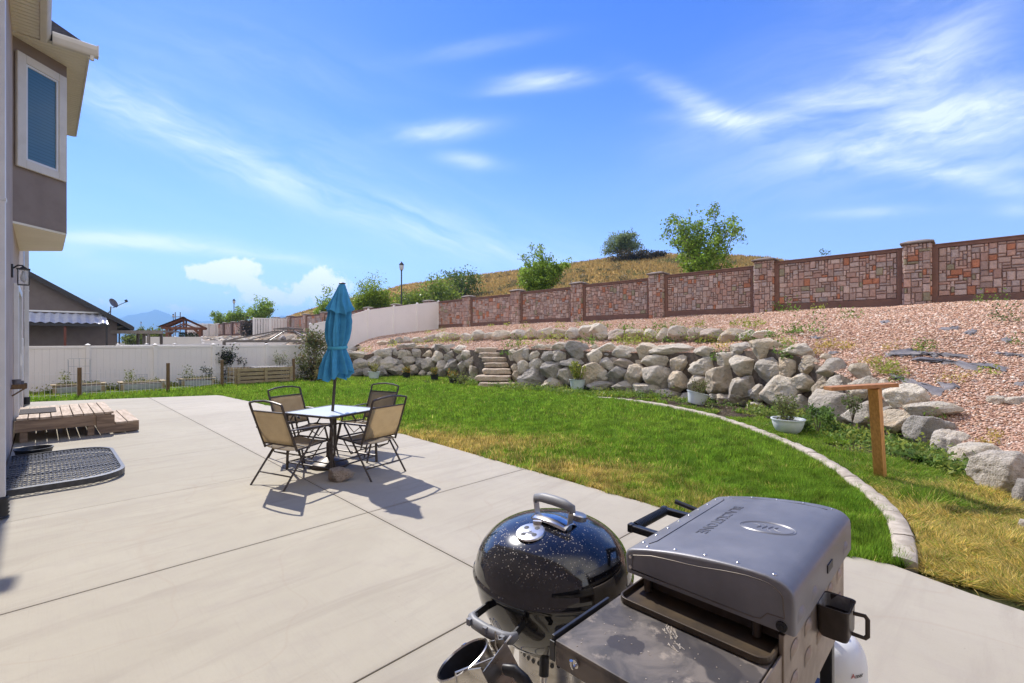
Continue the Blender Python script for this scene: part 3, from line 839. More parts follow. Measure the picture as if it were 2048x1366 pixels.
# ================================================================ precast stone wall
PX0, PY0, PD = 13.2, 15.3, 4.554
def wall_top(k): return float(np.interp(k, [-4, 0, 1, 2, 3, 4, 5, 8, 12, 26], [4.95, 4.88, 4.88, 4.81, 4.76, 4.72, 4.67, 4.62, 4.59, 4.58]))
def wall_pt(k, z=0, off=0.0):
    s = k * PD / S2
    return Vector((PX0 - s - off / S2, PY0 + s - off / S2, z))
def pack(W, H, c):
    nx, nz = max(1, round(W / c)), max(1, round(H / c)); cw, chh = W / nx, H / nz
    used = np.zeros((nx, nz), bool); out = []
    sizes = [(2, 2), (3, 2), (2, 1), (1, 2), (1, 1), (3, 1), (2, 3), (2, 2), (3, 2), (1, 2), (2, 3)]
    for j in range(nz):
        for i in range(nx):
            if used[i, j]: continue
            for a, b in random.sample(sizes, 6) + [(1, 1)]:
                if i + a <= nx and j + b <= nz and not used[i:i + a, j:j + b].any():
                    used[i:i + a, j:j + b] = True
                    out.append((i * cw, j * chh, a * cw, b * chh)); break
    return out
def stone_colour():
    r = random.random()
    if r < .07: c = (.43, .18, .10)
    elif r < .11: c = (.30, .26, .17)
    else:
        c = random.choice([(.47, .335, .275), (.42, .29, .24), (.50, .375, .315), (.36, .25, .205), (.44, .275, .215), (.40, .315, .28)])
    k = random.uniform(.85, 1.12); return (c[0] * k, c[1] * k, c[2] * k, 1)
def stones(mb, cols, W, H, c, fn, g=.007, dep=.032):
    """rough-faced stones laid in a W x H field; fn maps (x,z,outward) to local xyz"""
    for x, z, w, h in pack(W, H, c):
        j = lambda s: random.uniform(-s, s)
        x0, x1, z0, z1 = x + g + j(.005), x + w - g + j(.005), z + g + j(.005), z + h - g + j(.005)
        d = dep * random.uniform(.7, 1.2); q = .014
        base = [(x0 + j(.006), z0 + j(.006)), (x1 + j(.006), z0 + j(.006)), (x1 + j(.006), z1 + j(.006)), (x0 + j(.006), z1 + j(.006))]
        top = [(x0 + q + abs(j(.012)), z0 + q + abs(j(.01))), (x1 - q - abs(j(.012)), z0 + q + abs(j(.01))), (x1 - q - abs(j(.012)), z1 - q - abs(j(.01))), (x0 + q + abs(j(.012)), z1 - q - abs(j(.01)))]
        vs = [fn(a, b, 0) for a, b in base] + [fn(a, b, d + j(.005)) for a, b in top]
        fs = [(4, 5, 6, 7), (0, 1, 5, 4), (1, 2, 6, 5), (2, 3, 7, 6), (3, 0, 4, 7)]
        mb.add(vs, fs); cols += [stone_colour()] * 5
wall = thing('stone_wall', 'long brown framed precast wall with random stone panels and capped pillars above the gravel slope', 'wall', (PX0, PY0, 0), R(135))
M['mortar'] = pm('dark_mortar', (.15, .09, .07), (.11, .068, .053), 10, .9, world=True)
M['cap'] = pm('pillar_cap', (.22, .175, .15), (.16, .125, .105), 4, .85, bump=.5, bscale=14, bdist=.02, world=True)
for k in range(-2, 25):
    top = wall_top(k); x = k * PD; base = top - 2.15
    cell = .092 if k < 4 else (.12 if k < 9 else .24)
    hw = .33
    mb = MB(); mb.box((x, 0, (base - .3 + top - .1) / 2), (2 * hw, .5, top - .1 - base + .3))
    pil = mb.build('pillar', M['mortar'], wall, smooth=False)
    if k < 14:
        mb = MB(); cols = []
        Hh = top - .1 - base
        stones(mb, cols, 2 * hw, Hh, cell, lambda a, b, d: (x + hw - a, .25 + d, base + b))
        stones(mb, cols, .5, Hh, cell, lambda a, b, d: (x - hw - d, .25 - a, base + b))
        stones(mb, cols, .5, Hh, cell, lambda a, b, d: (x + hw + d, -.25 + a, base + b))
        mb.build('pillar_stone', M['stoneclad'], pil, smooth=False, cols=cols)
    mb = MB(); mb.prism([(x - .42, -.34), (x + .42, -.34), (x + .42, .34), (x - .42, .34)], top - .1, top - .035)
    mb.box((x, 0, top - .005), (.80, .64, .06), taper=.55)
    mb.build('cap', M['cap'], pil, bevel=.02)
    # panel to the next pillar
    if k < 24:
        t2 = min(top, wall_top(k + 1)) - .17; b2 = t2 - 1.95
        xa, xb = x + hw + .01, x + PD - hw - .01
        mb = MB(); fr = .17
        mb.box(((xa + xb) / 2, 0, t2 - .06), (xb - xa, .22, .12)); mb.box(((xa + xb) / 2, 0, t2 - .005), (xb - xa, .27, .035))
        mb.box(((xa + xb) / 2, 0, b2 - .25), (xb - xa, .22, 1.1))
        for xx in (xa + fr / 2, xb - fr / 2): mb.box((xx, .002, (t2 + b2) / 2 + .01), (fr, .22, t2 - b2 - .14))
        pan = mb.build('panel', M['wallframe'], wall, smooth=False, bevel=.012)
        mb = MB(); mb.box(((xa + xb) / 2, 0, (b2 + .3 + t2 - .12) / 2), (xb - xa - 2 * fr, .12, t2 - .12 - b2 - .3))
        cols = [(.15, .09, .07, 1)] * 6
        W = xb - xa - 2 * fr; H = t2 - .12 - b2 - .3
        xr = xb - fr
        stones(mb, cols, W, H, cell, lambda a, b, d: (xr - a, .06 + d, b2 + .3 + b))
        mb.build('stone_face', M['stoneclad'], pan, smooth=False, cols=cols)

# ================================================================ white vinyl fences
def vinyl_fence(name, label, posts, post_w=.115, cap=True, slats=False, cat='fence', lip=.09):
    """posts: list of (world xy, z_bottom, z_top)"""
    p0 = Vector((posts[0][0][0], posts[0][0][1], 0))
    root = thing(name, label, cat, p0)
    for i, (p, zb, zt) in enumerate(posts):
        d = Vector(p[:2] + (0,)) - p0 if isinstance(p, tuple) else Vector((p[0], p[1], 0)) - p0
        q = posts[min(i + 1, len(posts) - 1)][0]; q0 = posts[max(i - 1, 0)][0]
        a = math.atan2(q[1] - q0[1], q[0] - q0[0])
        mb = MB(); mb.box((d.x, d.y, (zb - .2 + zt) / 2), (post_w, post_w, zt - zb + .2), rz=a)
        if cap: 
            mb.box((d.x, d.y, zt + .012), (post_w + .03, post_w + .03, .024), rz=a); mb.box((d.x, d.y, zt + .04), (post_w + .01, post_w + .01, .035), rz=a, taper=.2)
        mb.build('post', M['vinyl'], root, bevel=.006, smooth=False)
    for i in range(len(posts) - 1):
        (p, zb, zt), (q, zb2, zt2) = posts[i], posts[i + 1]
        a = Vector((p[0], p[1], 0)) - p0; b = Vector((q[0], q[1], 0)) - p0
        t = (b - a).normalized(); n = Vector((-t.y, t.x, 0))
        a2 = a + t * post_w / 2; b2 = b - t * post_w / 2; Lg = (b2 - a2).length
        mb = MB(); k = max(2, round(Lg / .17))
        for j in range(k):
            f0, f1 = j / k, (j + 1) / k
            sk = .4 if slats else .0
            g = .0012 / Lg if not slats else .03 / Lg
            fa, fb = f0 + g, f1 - g
            pa, pb = a2.lerp(b2, fa), a2.lerp(b2, fb)
            off = n * (.028 if slats and j % 2 else 0)
            za, zc = zb + (zb2 - zb) * fa, zb + (zb2 - zb) * fb
            ta, tc = zt + (zt2 - zt) * fa - .04, zt + (zt2 - zt) * fb - .04
            vs = []
            for s in (-.011, .011):
                vs += [pa + n * s + off + Vector((0, 0, za)), pb + n * s + off + Vector((0, 0, zc)), pb + n * s + off + Vector((0, 0, tc)), pa + n * s + off + Vector((0, 0, ta))]
            mb.add(vs, [(0, 1, 2, 3), (7, 6, 5, 4), (0, 4, 5, 1), (1, 5, 6, 2), (2, 6, 7, 3), (3, 7, 4, 0)])
        pan = mb.build('panel', M['vinyl'], root, smooth=False)
        mb = MB(); mb.bar(a2 + Vector((0, 0, zt - .05 - lip / 2 + .03)), b2 + Vector((0, 0, zt2 - .05 - lip / 2 + .03)), .05, lip); mb.build('rail', M['vinyl'], pan, smooth=False, bevel=.005)
        mb = MB(); mb.bar(a2 + Vector((0, 0, zb + .05)), b2 + Vector((0, 0, zb2 + .05)), .05, .13); mb.build('rail', M['vinyl'], pan, smooth=False, bevel=.005)
    return root
def onfence(t): return (-5.24 - t, 33.7 - t)
vinyl_fence('vinyl_fence', 'white solid vinyl fence climbing the slope from the corner shrub to the stone wall', [
    (onfence(t), zb, zt) for t, zb, zt in ((0.02, 2.45, 4.5), (1.29, 2.2, 4.25), (2.58, 1.95, 3.96), (3.87, 1.6, 3.66), (5.16, .95, 3.08), (6.45, .4, 2.65))], lip=.06)
FLY = 21.5
def lf(lx): return tuple(L(lx, FLY)[:2])
vinyl_fence('vinyl_fence', 'low white vinyl privacy fence along the back of the yard behind the planters', [
    (lf(lx), -.1, 1.50) for lx in (-2.6, -.75, 1.1, 2.94, 4.8, 6.74, 8.5)])
# neighbours' fences
vinyl_fence('vinyl_fence', 'white neighbour fence whose capped posts just show over the back fence by the gazebo',
            [((P(px, 689, Y).x, Y), -.1, zt) for px, Y, zt in ((236, 25.2, 1.46), (293, 26.6, 1.47), (349, 28.1, 1.48), (407, 29.7, 1.5), (470, 31.6, 1.52))])
vinyl_fence('vinyl_fence', 'plain white fence in front of the timber pavilion', [((P(px, 680, Y).x, Y), -.1, zt) for px, Y, zt in ((292, 42, 2.06), (350, 42, 2.06), (404, 42, 2.06))])
vinyl_fence('vinyl_fence', 'long white fence behind the grey gazebo frame', [((P(px, 684, Y).x, Y), -.1, 1.72) for px, Y in ((404, 37, ), (455, 38.2), (508, 39.5), (560, 41), (612, 42))])
vinyl_fence('slat_fence', 'white slatted screen fence meeting the stone wall above the gazebo', [
    ((-26.05, 54.4), 2.3, 4.30), ((-27.3, 53.15), 2.3, 4.28), ((-28.55, 51.9), 2.25, 4.26)], slats=True)
vinyl_fence('slat_fence', 'farther white slatted screen fence beside the timber pavilion', [
    ((-47.3, 75.7), 2.2, 4.5), ((-48.8, 74.2), 2.2, 4.48), ((-50.2, 72.8), 2.2, 4.46)], slats=True)

# ================================================================ rising ground in front of the far wall
rows = []
ks = np.linspace(5.6, 25, 90)
for off, z in ((11, -.2), (9, .0), (7.5, .75), (6, 1.0), (4.2, 1.9), (2, 2.35), (-.6, 2.45)):
    rows.append([tuple(wall_pt(k, z, off)) for k in ks])
A3 = np.array(rows); A3[1:-1, :, 2] += .22 * snoise(A3[1:-1, :, 0].ravel(), A3[1:-1, :, 1].ravel(), 1.4, 9).reshape(A3[1:-1].shape[:2])
nr, nc = A3.shape[:2]; ii = np.arange(nr * nc).reshape(nr, nc)
Q = np.stack([ii[:-1, :-1], ii[:-1, 1:], ii[1:, 1:], ii[1:, :-1]], -1).reshape(-1, 4)
keep = A3.reshape(-1, 3)[Q].mean(1); 
# not over the garden this side of the white fence
kk = (keep[:, 0] - keep[:, 1]) < -39.2
tag(np_mesh('far_slope', A3.reshape(-1, 3), Q[kk], groundmat('far_slope_soil', (.26, .20, .15), (.20, .16, .12), (.12, .11, .06), .5, 3), smooth=True), kind='structure')

# ================================================================ hill
HP = [(330, 678, 230), (400, 672, 220), (480, 662, 200), (560, 641, 175), (590, 628, 168), (640, 612, 160), (700, 597, 150), (800, 571, 130), (900, 557, 115), (1000, 546, 103), (1100, 533, 95), (1200, 520, 89), (1280, 511, 86), (1330, 508, 85), (1400, 511, 85), (1480, 512, 85), (1540, 515, 85), (1600, 528, 86), (1700, 555, 88), (1800, 580, 90), (2100, 600, 92), (2500, 610, 90)]
pxs = np.linspace(330, 2500, 260); u = (pxs - CX) / F
yr = np.interp(pxs, [h[0] for h in HP], [h[1] for h in HP]); Yr = np.interp(pxs, [h[0] for h in HP], [h[2] for h in HP])
zr = CH + (CY - yr) / F * Yr
s = (PX0 - PY0 * u) / (1 + u); Yw = PY0 + s
tt = np.concatenate([np.linspace(0, 1, 46), np.linspace(1.05, 1.7, 12)])
HV = np.zeros((len(tt), len(pxs), 3))
for i, t in enumerate(tt):
    Y0 = Yw + .25; Y = Y0 + (Yr - Y0) * t if t <= 1 else Yr + (t - 1) * 70
    zb = 2.45 + 0 * Y
    flat = np.clip(9 / np.maximum(Yr - Y0, 10), 0, .6)
    f = np.clip((t - flat) / (1 - flat), 0, 1)
    f = f ** 1.08
    z = zb + (np.maximum(zr, 2.5) - zb) * f if t <= 1 else zr - (t - 1) * 16
    nz = snoise(u * Y, Y, .12, 51) * 1.0 + snoise(u * Y, Y, .5, 52) * .3
    z = z + nz * (f * (1 - f * .75) if t <= 1 else .25)
    HV[i, :, 0] = u * Y; HV[i, :, 1] = Y; HV[i, :, 2] = z
# behind the camera's left the plateau would cross the neighbour's plot: keep it behind the wall line only
nr, nc = HV.shape[:2]; ii = np.arange(nr * nc).reshape(nr, nc)
Q = np.stack([ii[:-1, :-1], ii[:-1, 1:], ii[1:, 1:], ii[1:, :-1]], -1).reshape(-1, 4)
tag(np_mesh('hill', HV.reshape(-1, 3), Q, M['hill'], smooth=True), kind='structure')
HB = BVHTree.FromPolygons([Vector(v) for v in HV.reshape(-1, 3)], [tuple(int(i) for i in f) for f in Q])
def hill_z(x, y):
    h = HB.ray_cast(Vector((x, y, 90)), Vector((0, 0, -1))); return h[0].z if h[0] else 2.5
# dry grass and sagebrush on the hill, one loose cover
n = 90000
ci = RNG.integers(0, len(Q), n * 2); qa = HV.reshape(-1, 3)[Q[ci]]
a, b = RNG.random((n * 2, 1)), RNG.random((n * 2, 1))
pt = qa[:, 0] * (1 - a) * (1 - b) + qa[:, 1] * a * (1 - b) + qa[:, 2] * a * b + qa[:, 3] * (1 - a) * b
ok = (pt[:, 0] / pt[:, 1] < .62) & (pt[:, 0] / pt[:, 1] > -.5) & (pt[:, 1] < 190)
pt = pt[ok][:n]; n = len(pt)
cl = snoise(pt[:, 0], pt[:, 1], .35, 61) + .5 * snoise(pt[:, 0], pt[:, 1], 1.1, 62)
hgt = .28 + .25 * RNG.random(n); ang = RNG.uniform(0, 6.28, n); wd = .10 + .08 * RNG.random(n)
V = np.empty((n, 3, 3))
V[:, 0] = pt + np.stack([-np.cos(ang) * wd, -np.sin(ang) * wd, -.05 + 0 * ang], 1); V[:, 1] = pt + np.stack([np.cos(ang) * wd, np.sin(ang) * wd, -.05 + 0 * ang], 1)
V[:, 2] = pt + np.stack([RNG.normal(size=n) * .15, RNG.normal(size=n) * .15, hgt], 1)
g1 = np.array([.42, .285, .095]); g2 = np.array([.33, .245, .10]); g3 = np.array([.19, .18, .07])
q = RNG.random((n, 1)); c = g1 * q + g2 * (1 - q); gm = (cl + .25 * RNG.normal(size=n)) > .42; c[gm] = g3 * (.8 + .4 * q[gm])
tag(np_mesh('hill_grass', V.reshape(-1, 3), np.arange(n * 3).reshape(-1, 3), M['grass'], cols=np.concatenate([c * RNG.uniform(.75, 1.15, (n, 1)), np.ones((n, 1))], 1)), kind='stuff', label='golden dry grass covering the hill behind the wall', cat='grass')
# sagebrush clumps: far cover
Cn = []; cc = []
for i in range(420):
    px = random.uniform(600, 1600); f = random.uniform(.1, .97)
    j = int(np.argmin(abs(pxs - px))); Y = Yw[j] + (Yr[j] - Yw[j]) * f; x = u[j] * Y
    if snoise(np.array([x]), np.array([Y]), .2, 71)[0] < -.05: continue
    r = random.uniform(.25, .75); z = hill_z(x, Y)
    k = int(60 * r / .4); d = RNG.normal(size=(k, 3)) * np.array([r * .55, r * .55, r * .35]) + np.array([x, Y, z + r * .4])
    Cn.append(d); col = random.choice([(.12, .115, .055), (.15, .14, .075), (.09, .095, .04), (.17, .13, .06)]); cc.append(np.tile(np.array(col), (k, 1)))
Cn = np.concatenate(Cn); cc = np.concatenate(cc) * RNG.uniform(.6, 1.3, (len(Cn), 1))
V, Fq = leaf_quads(Cn, np.full(len(Cn), .22), .6, .6)
tag(np_mesh('sagebrush', V, Fq, M['leaf'], cols=np.concatenate([cc, np.ones((len(cc), 1))], 1)), kind='stuff', label='low grey green sagebrush dotted over the dry hill', cat='shrubs')

# ================================================================ mountains
MP = [(-400, 640), (-200, 632), (0, 640), (120, 645), (200, 647), (235, 641), (262, 633), (290, 626), (318, 618), (340, 627), (365, 638), (400, 641), (430, 637), (480, 645), (530, 640), (556, 629), (590, 633), (640, 640), (720, 650), (900, 660), (1200, 664), (1600, 665), (2300, 650)]
pm_x = np.linspace(-400, 2300, 420); um = (pm_x - CX) / F
ym = np.interp(pm_x, [q[0] for q in MP], [q[1] for q in MP])
D0 = 6000.0
ymj = ym + 1.2 * np.sin(pm_x * .11) + .8 * np.sin(pm_x * .27 + 1)
hz = (CY - ymj) / F * D0 + CH
MVx = []
for t in np.linspace(-1, .6, 26):
    Y = D0 + t * 1500
    k = 1 - abs(t) ** .85 if t < 0 else 1 - t * .8
    rid = snoise(um * D0, np.full_like(um, Y), .006, 81) * 60 * (1 - k) * (t > -.98)
    z = hz * max(k, 0) + rid * (k > 0) - (30 if t <= -.99 else 0)
    MVx.append(np.stack([um * Y, np.full_like(um, Y) + 120 * np.sin(um * 9), z], 1))
MVx = np.array(MVx); nr, nc = MVx.shape[:2]; ii = np.arange(nr * nc).reshape(nr, nc)
Q = np.stack([ii[:-1, :-1], ii[:-1, 1:], ii[1:, 1:], ii[1:, :-1]], -1).reshape(-1, 4)
tag(np_mesh('mountains', MVx.reshape(-1, 3), Q, M['mountain'], smooth=True), kind='structure')

# ================================================================ trees
def make_tree(name, label, base, height, halfw, crown_lo, nleaf, leaf, cols, limbs=11, vase=1.0, cat='tree', group=None, ragged=.5, clump=.42, trunk_r=.09, alt=None):
    root = thing(name, label, cat, base, 0, group)
    tr = MB(); zt = crown_lo + .35 * (height - crown_lo)
    tr.tube([(0, 0, -.2), (random.uniform(-.05, .05), random.uniform(-.05, .05), zt * .5), (random.uniform(-.1, .1), random.uniform(-.1, .1), zt)], [trunk_r, trunk_r * .8, trunk_r * .45], 8)
    tips = []
    for i in range(limbs):
        a = i * 2.399 + random.uniform(-.4, .4); f = (i + .5) / limbs
        z0 = crown_lo * .75 + (zt - crown_lo * .75) * random.uniform(.0, 1)
        el = random.uniform(.15, 1.0) if vase < .5 else random.uniform(.45, 1.15)
        out = halfw * random.uniform(.6, 1.0) * (1 if el < .9 else .55)
        top = min(height * random.uniform(.86, 1.0), z0 + out * math.tan(el) * (1.0 if vase < .5 else 1.35))
        p0 = Vector((0, 0, z0)); p2 = Vector((math.cos(a) * out, math.sin(a) * out, top))
        p1 = p0.lerp(p2, .5) + Vector((math.cos(a) * out * .12, math.sin(a) * out * .12, -.05 * height if vase > .5 else .1 * height))
        tr.tube([p0, p1, p2], [trunk_r * .5, trunk_r * .28, trunk_r * .08], 5)
        for q in range(7):
            t = random.uniform(.3, 1.0); pp = (p0 * (1 - t) ** 2 + p1 * 2 * t * (1 - t) + p2 * t * t)
            dv = Vector((random.gauss(0, 1), random.gauss(0, 1), random.uniform(-.2, 1.2))).normalized() * halfw * random.uniform(.2, .5)
            tip = pp + dv
            tr.tube([pp, tip], [trunk_r * .14, trunk_r * .04], 4, caps=False)
            tips.append((pp, tip))
    # upright leaders
    for i in range(5):
        a = random.uniform(0, 6.28); r = halfw * random.uniform(.1, .5)
        tips.append((Vector((0, 0, zt)), Vector((math.cos(a) * r, math.sin(a) * r, height * random.uniform(.93, 1.02)))))
    tr.build('trunk', M['bark'], root)
    per = max(1, nleaf // len(tips)); Cs = []; tn = []
    for p, q in tips:
        k = int(per * random.uniform(.5, 1.5))
        t = RNG.random((k, 1)) ** .7
        c = np.array(p) * (1 - t) + np.array(q) * t + RNG.normal(size=(k, 3)) * halfw * clump * .30 * (1.15 - .8 * t * ragged)
        Cs.append(c); tn.append(np.full(k, random.uniform(.78, 1.22)))
    Cs = np.concatenate(Cs); tn = np.concatenate(tn)
    V, Fq = leaf_quads(Cs, np.full(len(Cs), leaf), .62, .45)
    lc = leaf_cols(len(Cs), cols, .3, alt or tuple(x * 1.5 for x in cols), .25); lc[:, :3] *= tn[:, None]
    np_mesh('crown', V, Fq, M['leaf'], cols=lc, parent=root)
    return root
TG = 'street trees standing beyond the stone wall'
gA = (.19, .28, .035); gB = (.09, .16, .03)
make_tree('street_tree', 'bushy vase shaped green tree rising behind the middle of the stone wall', (P(1079, 600, 31).x, 31, 2.5), 5.7, 1.8, 1.7, 14000, .14, gA, limbs=15, group=TG, clump=.36, ragged=.8)
make_tree('street_tree', 'tallest airy green tree with spreading ragged top behind the stone wall', (P(1397, 600, 25).x, 25, 2.5), 6.3, 2.2, 2.0, 10000, .13, gA, limbs=17, group=TG, clump=.30, ragged=.85)
make_tree('hill_tree', 'small round grey green tree alone on the crest of the dry hill', (P(1243, 0, 84).x, 84, hill_z(P(1243, 0, 84).x, 84) - .3), 4.7, 3.2, 1.0, 5200, .30, (.17, .22, .09), limbs=12, vase=.3, trunk_r=.2)
make_tree('street_tree', 'dense rounded green tree just right of the blue umbrella', (P(745, 0, 46).x, 46, 2.5), 5.5, 2.15, 1.0, 13000, .17, (.21, .29, .03), limbs=16, vase=.4, group=TG, clump=.55)
make_tree('street_tree', 'pale green tree partly hidden by the top of the umbrella', (P(652, 0, 52).x, 52, 2.5), 5.2, 1.8, 1.1, 4500, .2, gA, limbs=12, group=TG)
make_tree('street_tree', 'rightmost of three small trees above the slatted fence, the fullest', (P(521, 0, 68).x, 68, 2.5), 5.6, 2.0, 1.2, 4200, .24, gA, limbs=12, group=TG)
make_tree('street_tree', 'middle of three small trees behind the left street lamp', (P(478, 0, 76).x, 76, 2.5), 5.0, 1.9, 1.2, 3600, .25, gA, limbs=11, group=TG)
make_tree('street_tree', 'leftmost and smallest of three trees over the far wall end', (P(441, 0, 84).x, 84, 2.5), 4.2, 1.6, 1.2, 2800, .26, gA, limbs=10, group=TG)
make_tree('hill_tree', 'sparse tree top just peeping over the wall right of the hill', (P(1648, 0, 42).x, 42, 2.6), 7.3, 1.0, 4.5, 900, .16, (.07, .10, .03), limbs=8)
make_tree('yellow_green_tree', 'pale yellow green tree between pergola and pavilion', (P(309, 0, 62).x, 62, -.1), 3.6, 2.0, 1.2, 2600, .24, (.13, .16, .03), limbs=10, vase=.4)
make_tree('yellow_green_tree', 'low pale yellow green tree behind the taupe pergola, right of the house', (P(266, 0, 64).x, 64, -.1), 2.9, 1.8, .9, 2200, .24, (.13, .16, .03), limbs=9, vase=.4)

def shrub(name, label, base, r, h, n, leaf, col, cat='shrub', group=None, alt=None, stems=6, mat=None, up=.4, aspect=.6):
    root = thing(name, label, cat, base, 0, group)
    st = MB()
    for i in range(stems):
        a = random.uniform(0, 6.28); q = r * random.uniform(.2, .7)
        st.tube([(0, 0, -.03), (math.cos(a) * q * .5, math.sin(a) * q * .5, h * .45), (math.cos(a) * q, math.sin(a) * q, h * random.uniform(.7, .95))], [max(.006, r * .03), max(.005, r * .02), .003], 5)
    st.build('stems', M['bark'], root)
    cl = max(5, n // 130); Cs = []; tn = []
    for i in range(cl):
        a = random.uniform(0, 6.28); q = r * math.sqrt(random.random()) * .85; z = h * random.uniform(.15, .9)
        q *= math.sqrt(max(.1, 1 - (z / h - .35) ** 2 * 1.6))
        k = n // cl
        Cs.append(RNG.normal(size=(k, 3)) * np.array([r * .2, r * .2, h * .13]) + np.array([math.cos(a) * q, math.sin(a) * q, z])); tn.append(np.full(k, random.uniform(.75, 1.25)))
    Cs = np.concatenate(Cs); tn = np.concatenate(tn); Cs[:, 2] = np.maximum(Cs[:, 2], .01)
    V, Fq = leaf_quads(Cs, np.full(len(Cs), leaf), aspect, up)
    lc = leaf_cols(len(Cs), col, .3, alt or tuple(x * 1.45 for x in col), .25); lc[:, :3] *= tn[:, None]
    np_mesh('foliage', V, Fq, mat or M['leaf'], cols=lc, parent=root)
    return root
for px, Y, r, h, lab in ((828, 60, 3.0, 3.6, 'leftmost bright green bush at the foot of the hill beside the lamp post'), (873, 64, 3.4, 4.3, 'middle bright green bush spreading up the hillside'), (925, 70, 3.6, 4.3, 'darker right hand bush of the green thicket on the hillside')):
    x = P(px, 0, Y).x
    shrub('hill_bush', lab, (x, Y, hill_z(x, Y) - .2), r, h, 2600, .34, (.16, .22, .03) if px < 900 else (.10, .15, .03), cat='bush', group='green bushes at the foot of the hill')
for px, Y, r, h, lab in ((1255, 80, 3.0, 2.0, 'dark grey brown scrub below the lone hill tree'), (1300, 79, 2.6, 1.7, 'dark brown brush to the right of the lone hill tree')):
    x = P(px, 0, Y).x
    shrub('hill_scrub', lab, (x, Y, hill_z(x, Y) - .1), r, h, 1500, .3, (.055, .047, .028), cat='bush')
shrub('wall_shrub', 'dark purple brown shrub against the far stone wall left of the slatted fence', (P(497, 0, 58).x, 58, 2.0), 1.7, 2.3, 1700, .22, (.05, .04, .028), cat='shrub')

# ================================================================ lamps, pylon
def lamp(label, px, Y, top, base=2.4):
    x = P(px, 0, Y).x
    root = thing('street_lamp', label, 'street lamp', (x, Y, base), 0, 'black street lamps')
    h = top - base
    mb = MB(); mb.lathe([(.16, 0), (.16, .5), (.1, .62), (.075, .7), (.06, h - .95), (.09, h - .93), (.09, h - .86), (.05, h - .8)], 12, close_top=True); mb.build('pole', M['lampblack'], root)
    mb = MB(); mb.lathe([(.05, h - .86), (.16, h - .8), (.21, h - .6), (.2, h - .38), (.17, h - .36)], 12, close_top=True); mb.build('globe', M['lampglass'], root)
    mb = MB(); mb.lathe([(.24, h - .38), (.23, h - .32), (.12, h - .16), (.05, h - .1), (.03, h - .05), (.012, h)], 12, close_top=True); mb.build('lamp_cap', M['lampblack'], root)
M['lampglass'] = pm('lamp_glass', (.55, .56, .56), (.45, .46, .47), 6, .2)
lamp('tall black street lamp on the hill side, right of the umbrella', 803, 44, 9.15)
lamp('black street lamp among the three small trees on the left', 468, 80, 8.95)
lamp('distant street lamp above the taupe pergola', 282, 170, 8.9, -.1)
lamp('distant street lamp at the left gable of the timber pavilion', 346.5, 125, 9.05, -.1)
Y = 300; x0 = P(350.5, 0, Y).x; x1 = P(360.5, 0, Y).x
root = thing('power_pole', 'far H shaped power pole with crossarm above the timber pavilion', 'power pole', (x0, Y, -.16))
mb = MB(); mb.tube([(0, 0, 0), (0, 0, 20.5)], .28, 6); mb.build('pole', M['postwood'], root)
mb = MB(); mb.tube([(x1 - x0, 0, 0), (x1 - x0, 0, 20.5)], .28, 6); mb.build('pole', M['postwood'], root)
mb = MB(); mb.bar((-2, 0, 17.5), (x1 - x0 + 2.4, 0, 17.5), .35, .4); mb.build('crossarm', M['postwood'], root)

# ================================================================ neighbour's house
M['stucco_nb'] = pm('neighbour_stucco', (.17, .14, .125), (.15, .122, .11), 3, .9, bump=.3, bscale=120, bdist=.006, world=True)
hx, hy = -25.2, 30.0
nb = thing('neighbour_house', 'dark taupe stucco house with black gable fascia beyond the white back fence', 'house', (hx, hy, 0), R(45))
# local x outwards along the gable wall (towards +,+); wall spans x from -14 to 0; y = depth behind
def roofz(x): return 2.95 - .655 * x
mb = MB(); 
mb.prism([(-7, -.16), (0, -.16), (0, 2.85), (-7, 2.85 + 7 * .655)], 0, 12, Matrix(((1, 0, 0, 0), (0, 0, 1, 0), (0, 1, 0, 0), (0, 0, 0, 1))))
mb.build('wall', M['stucco_nb'], nb, smooth=False)
mb = MB()
o1, o2 = .75, -7.2
mb.prism([(o1, roofz(o1) - .02), (o2, roofz(o2) - .02), (o2, roofz(o2) + .16), (o1, roofz(o1) + .16)], -.45, 12.4, Matrix(((1, 0, 0, 0), (0, 0, 1, 0), (0, 1, 0, 0), (0, 0, 0, 1))))
rf = mb.build('roof', M['shingle'], nb, smooth=False)
mb = MB()
mb.prism([(o1, roofz(o1) - .16), (o2, roofz(o2) - .16), (o2, roofz(o2) + .13), (o1, roofz(o1) + .13)], -.50, -.452, Matrix(((1, 0, 0, 0), (0, 0, 1, 0), (0, 1, 0, 0), (0, 0, 0, 1))))
mb.box((o1 + .03, 6, roofz(o1) + .02), (.06, 12.9, .2))
mb.build('fascia', M['darkfascia'], rf, smooth=False)
mb = MB(); mb.box((.40, 6, 2.62), (.68, 12.3, .03)); mb.build('soffit', M['darkfascia'], nb, smooth=False)
mb = MB(); mb.tube([(.55, -.3, 2.6), (.28, -.2, 2.4), (.1, -.08, 2.28), (.08, -.06, -.1)], .045, 8); mb.build('downspout', M['darkfascia'], nb)
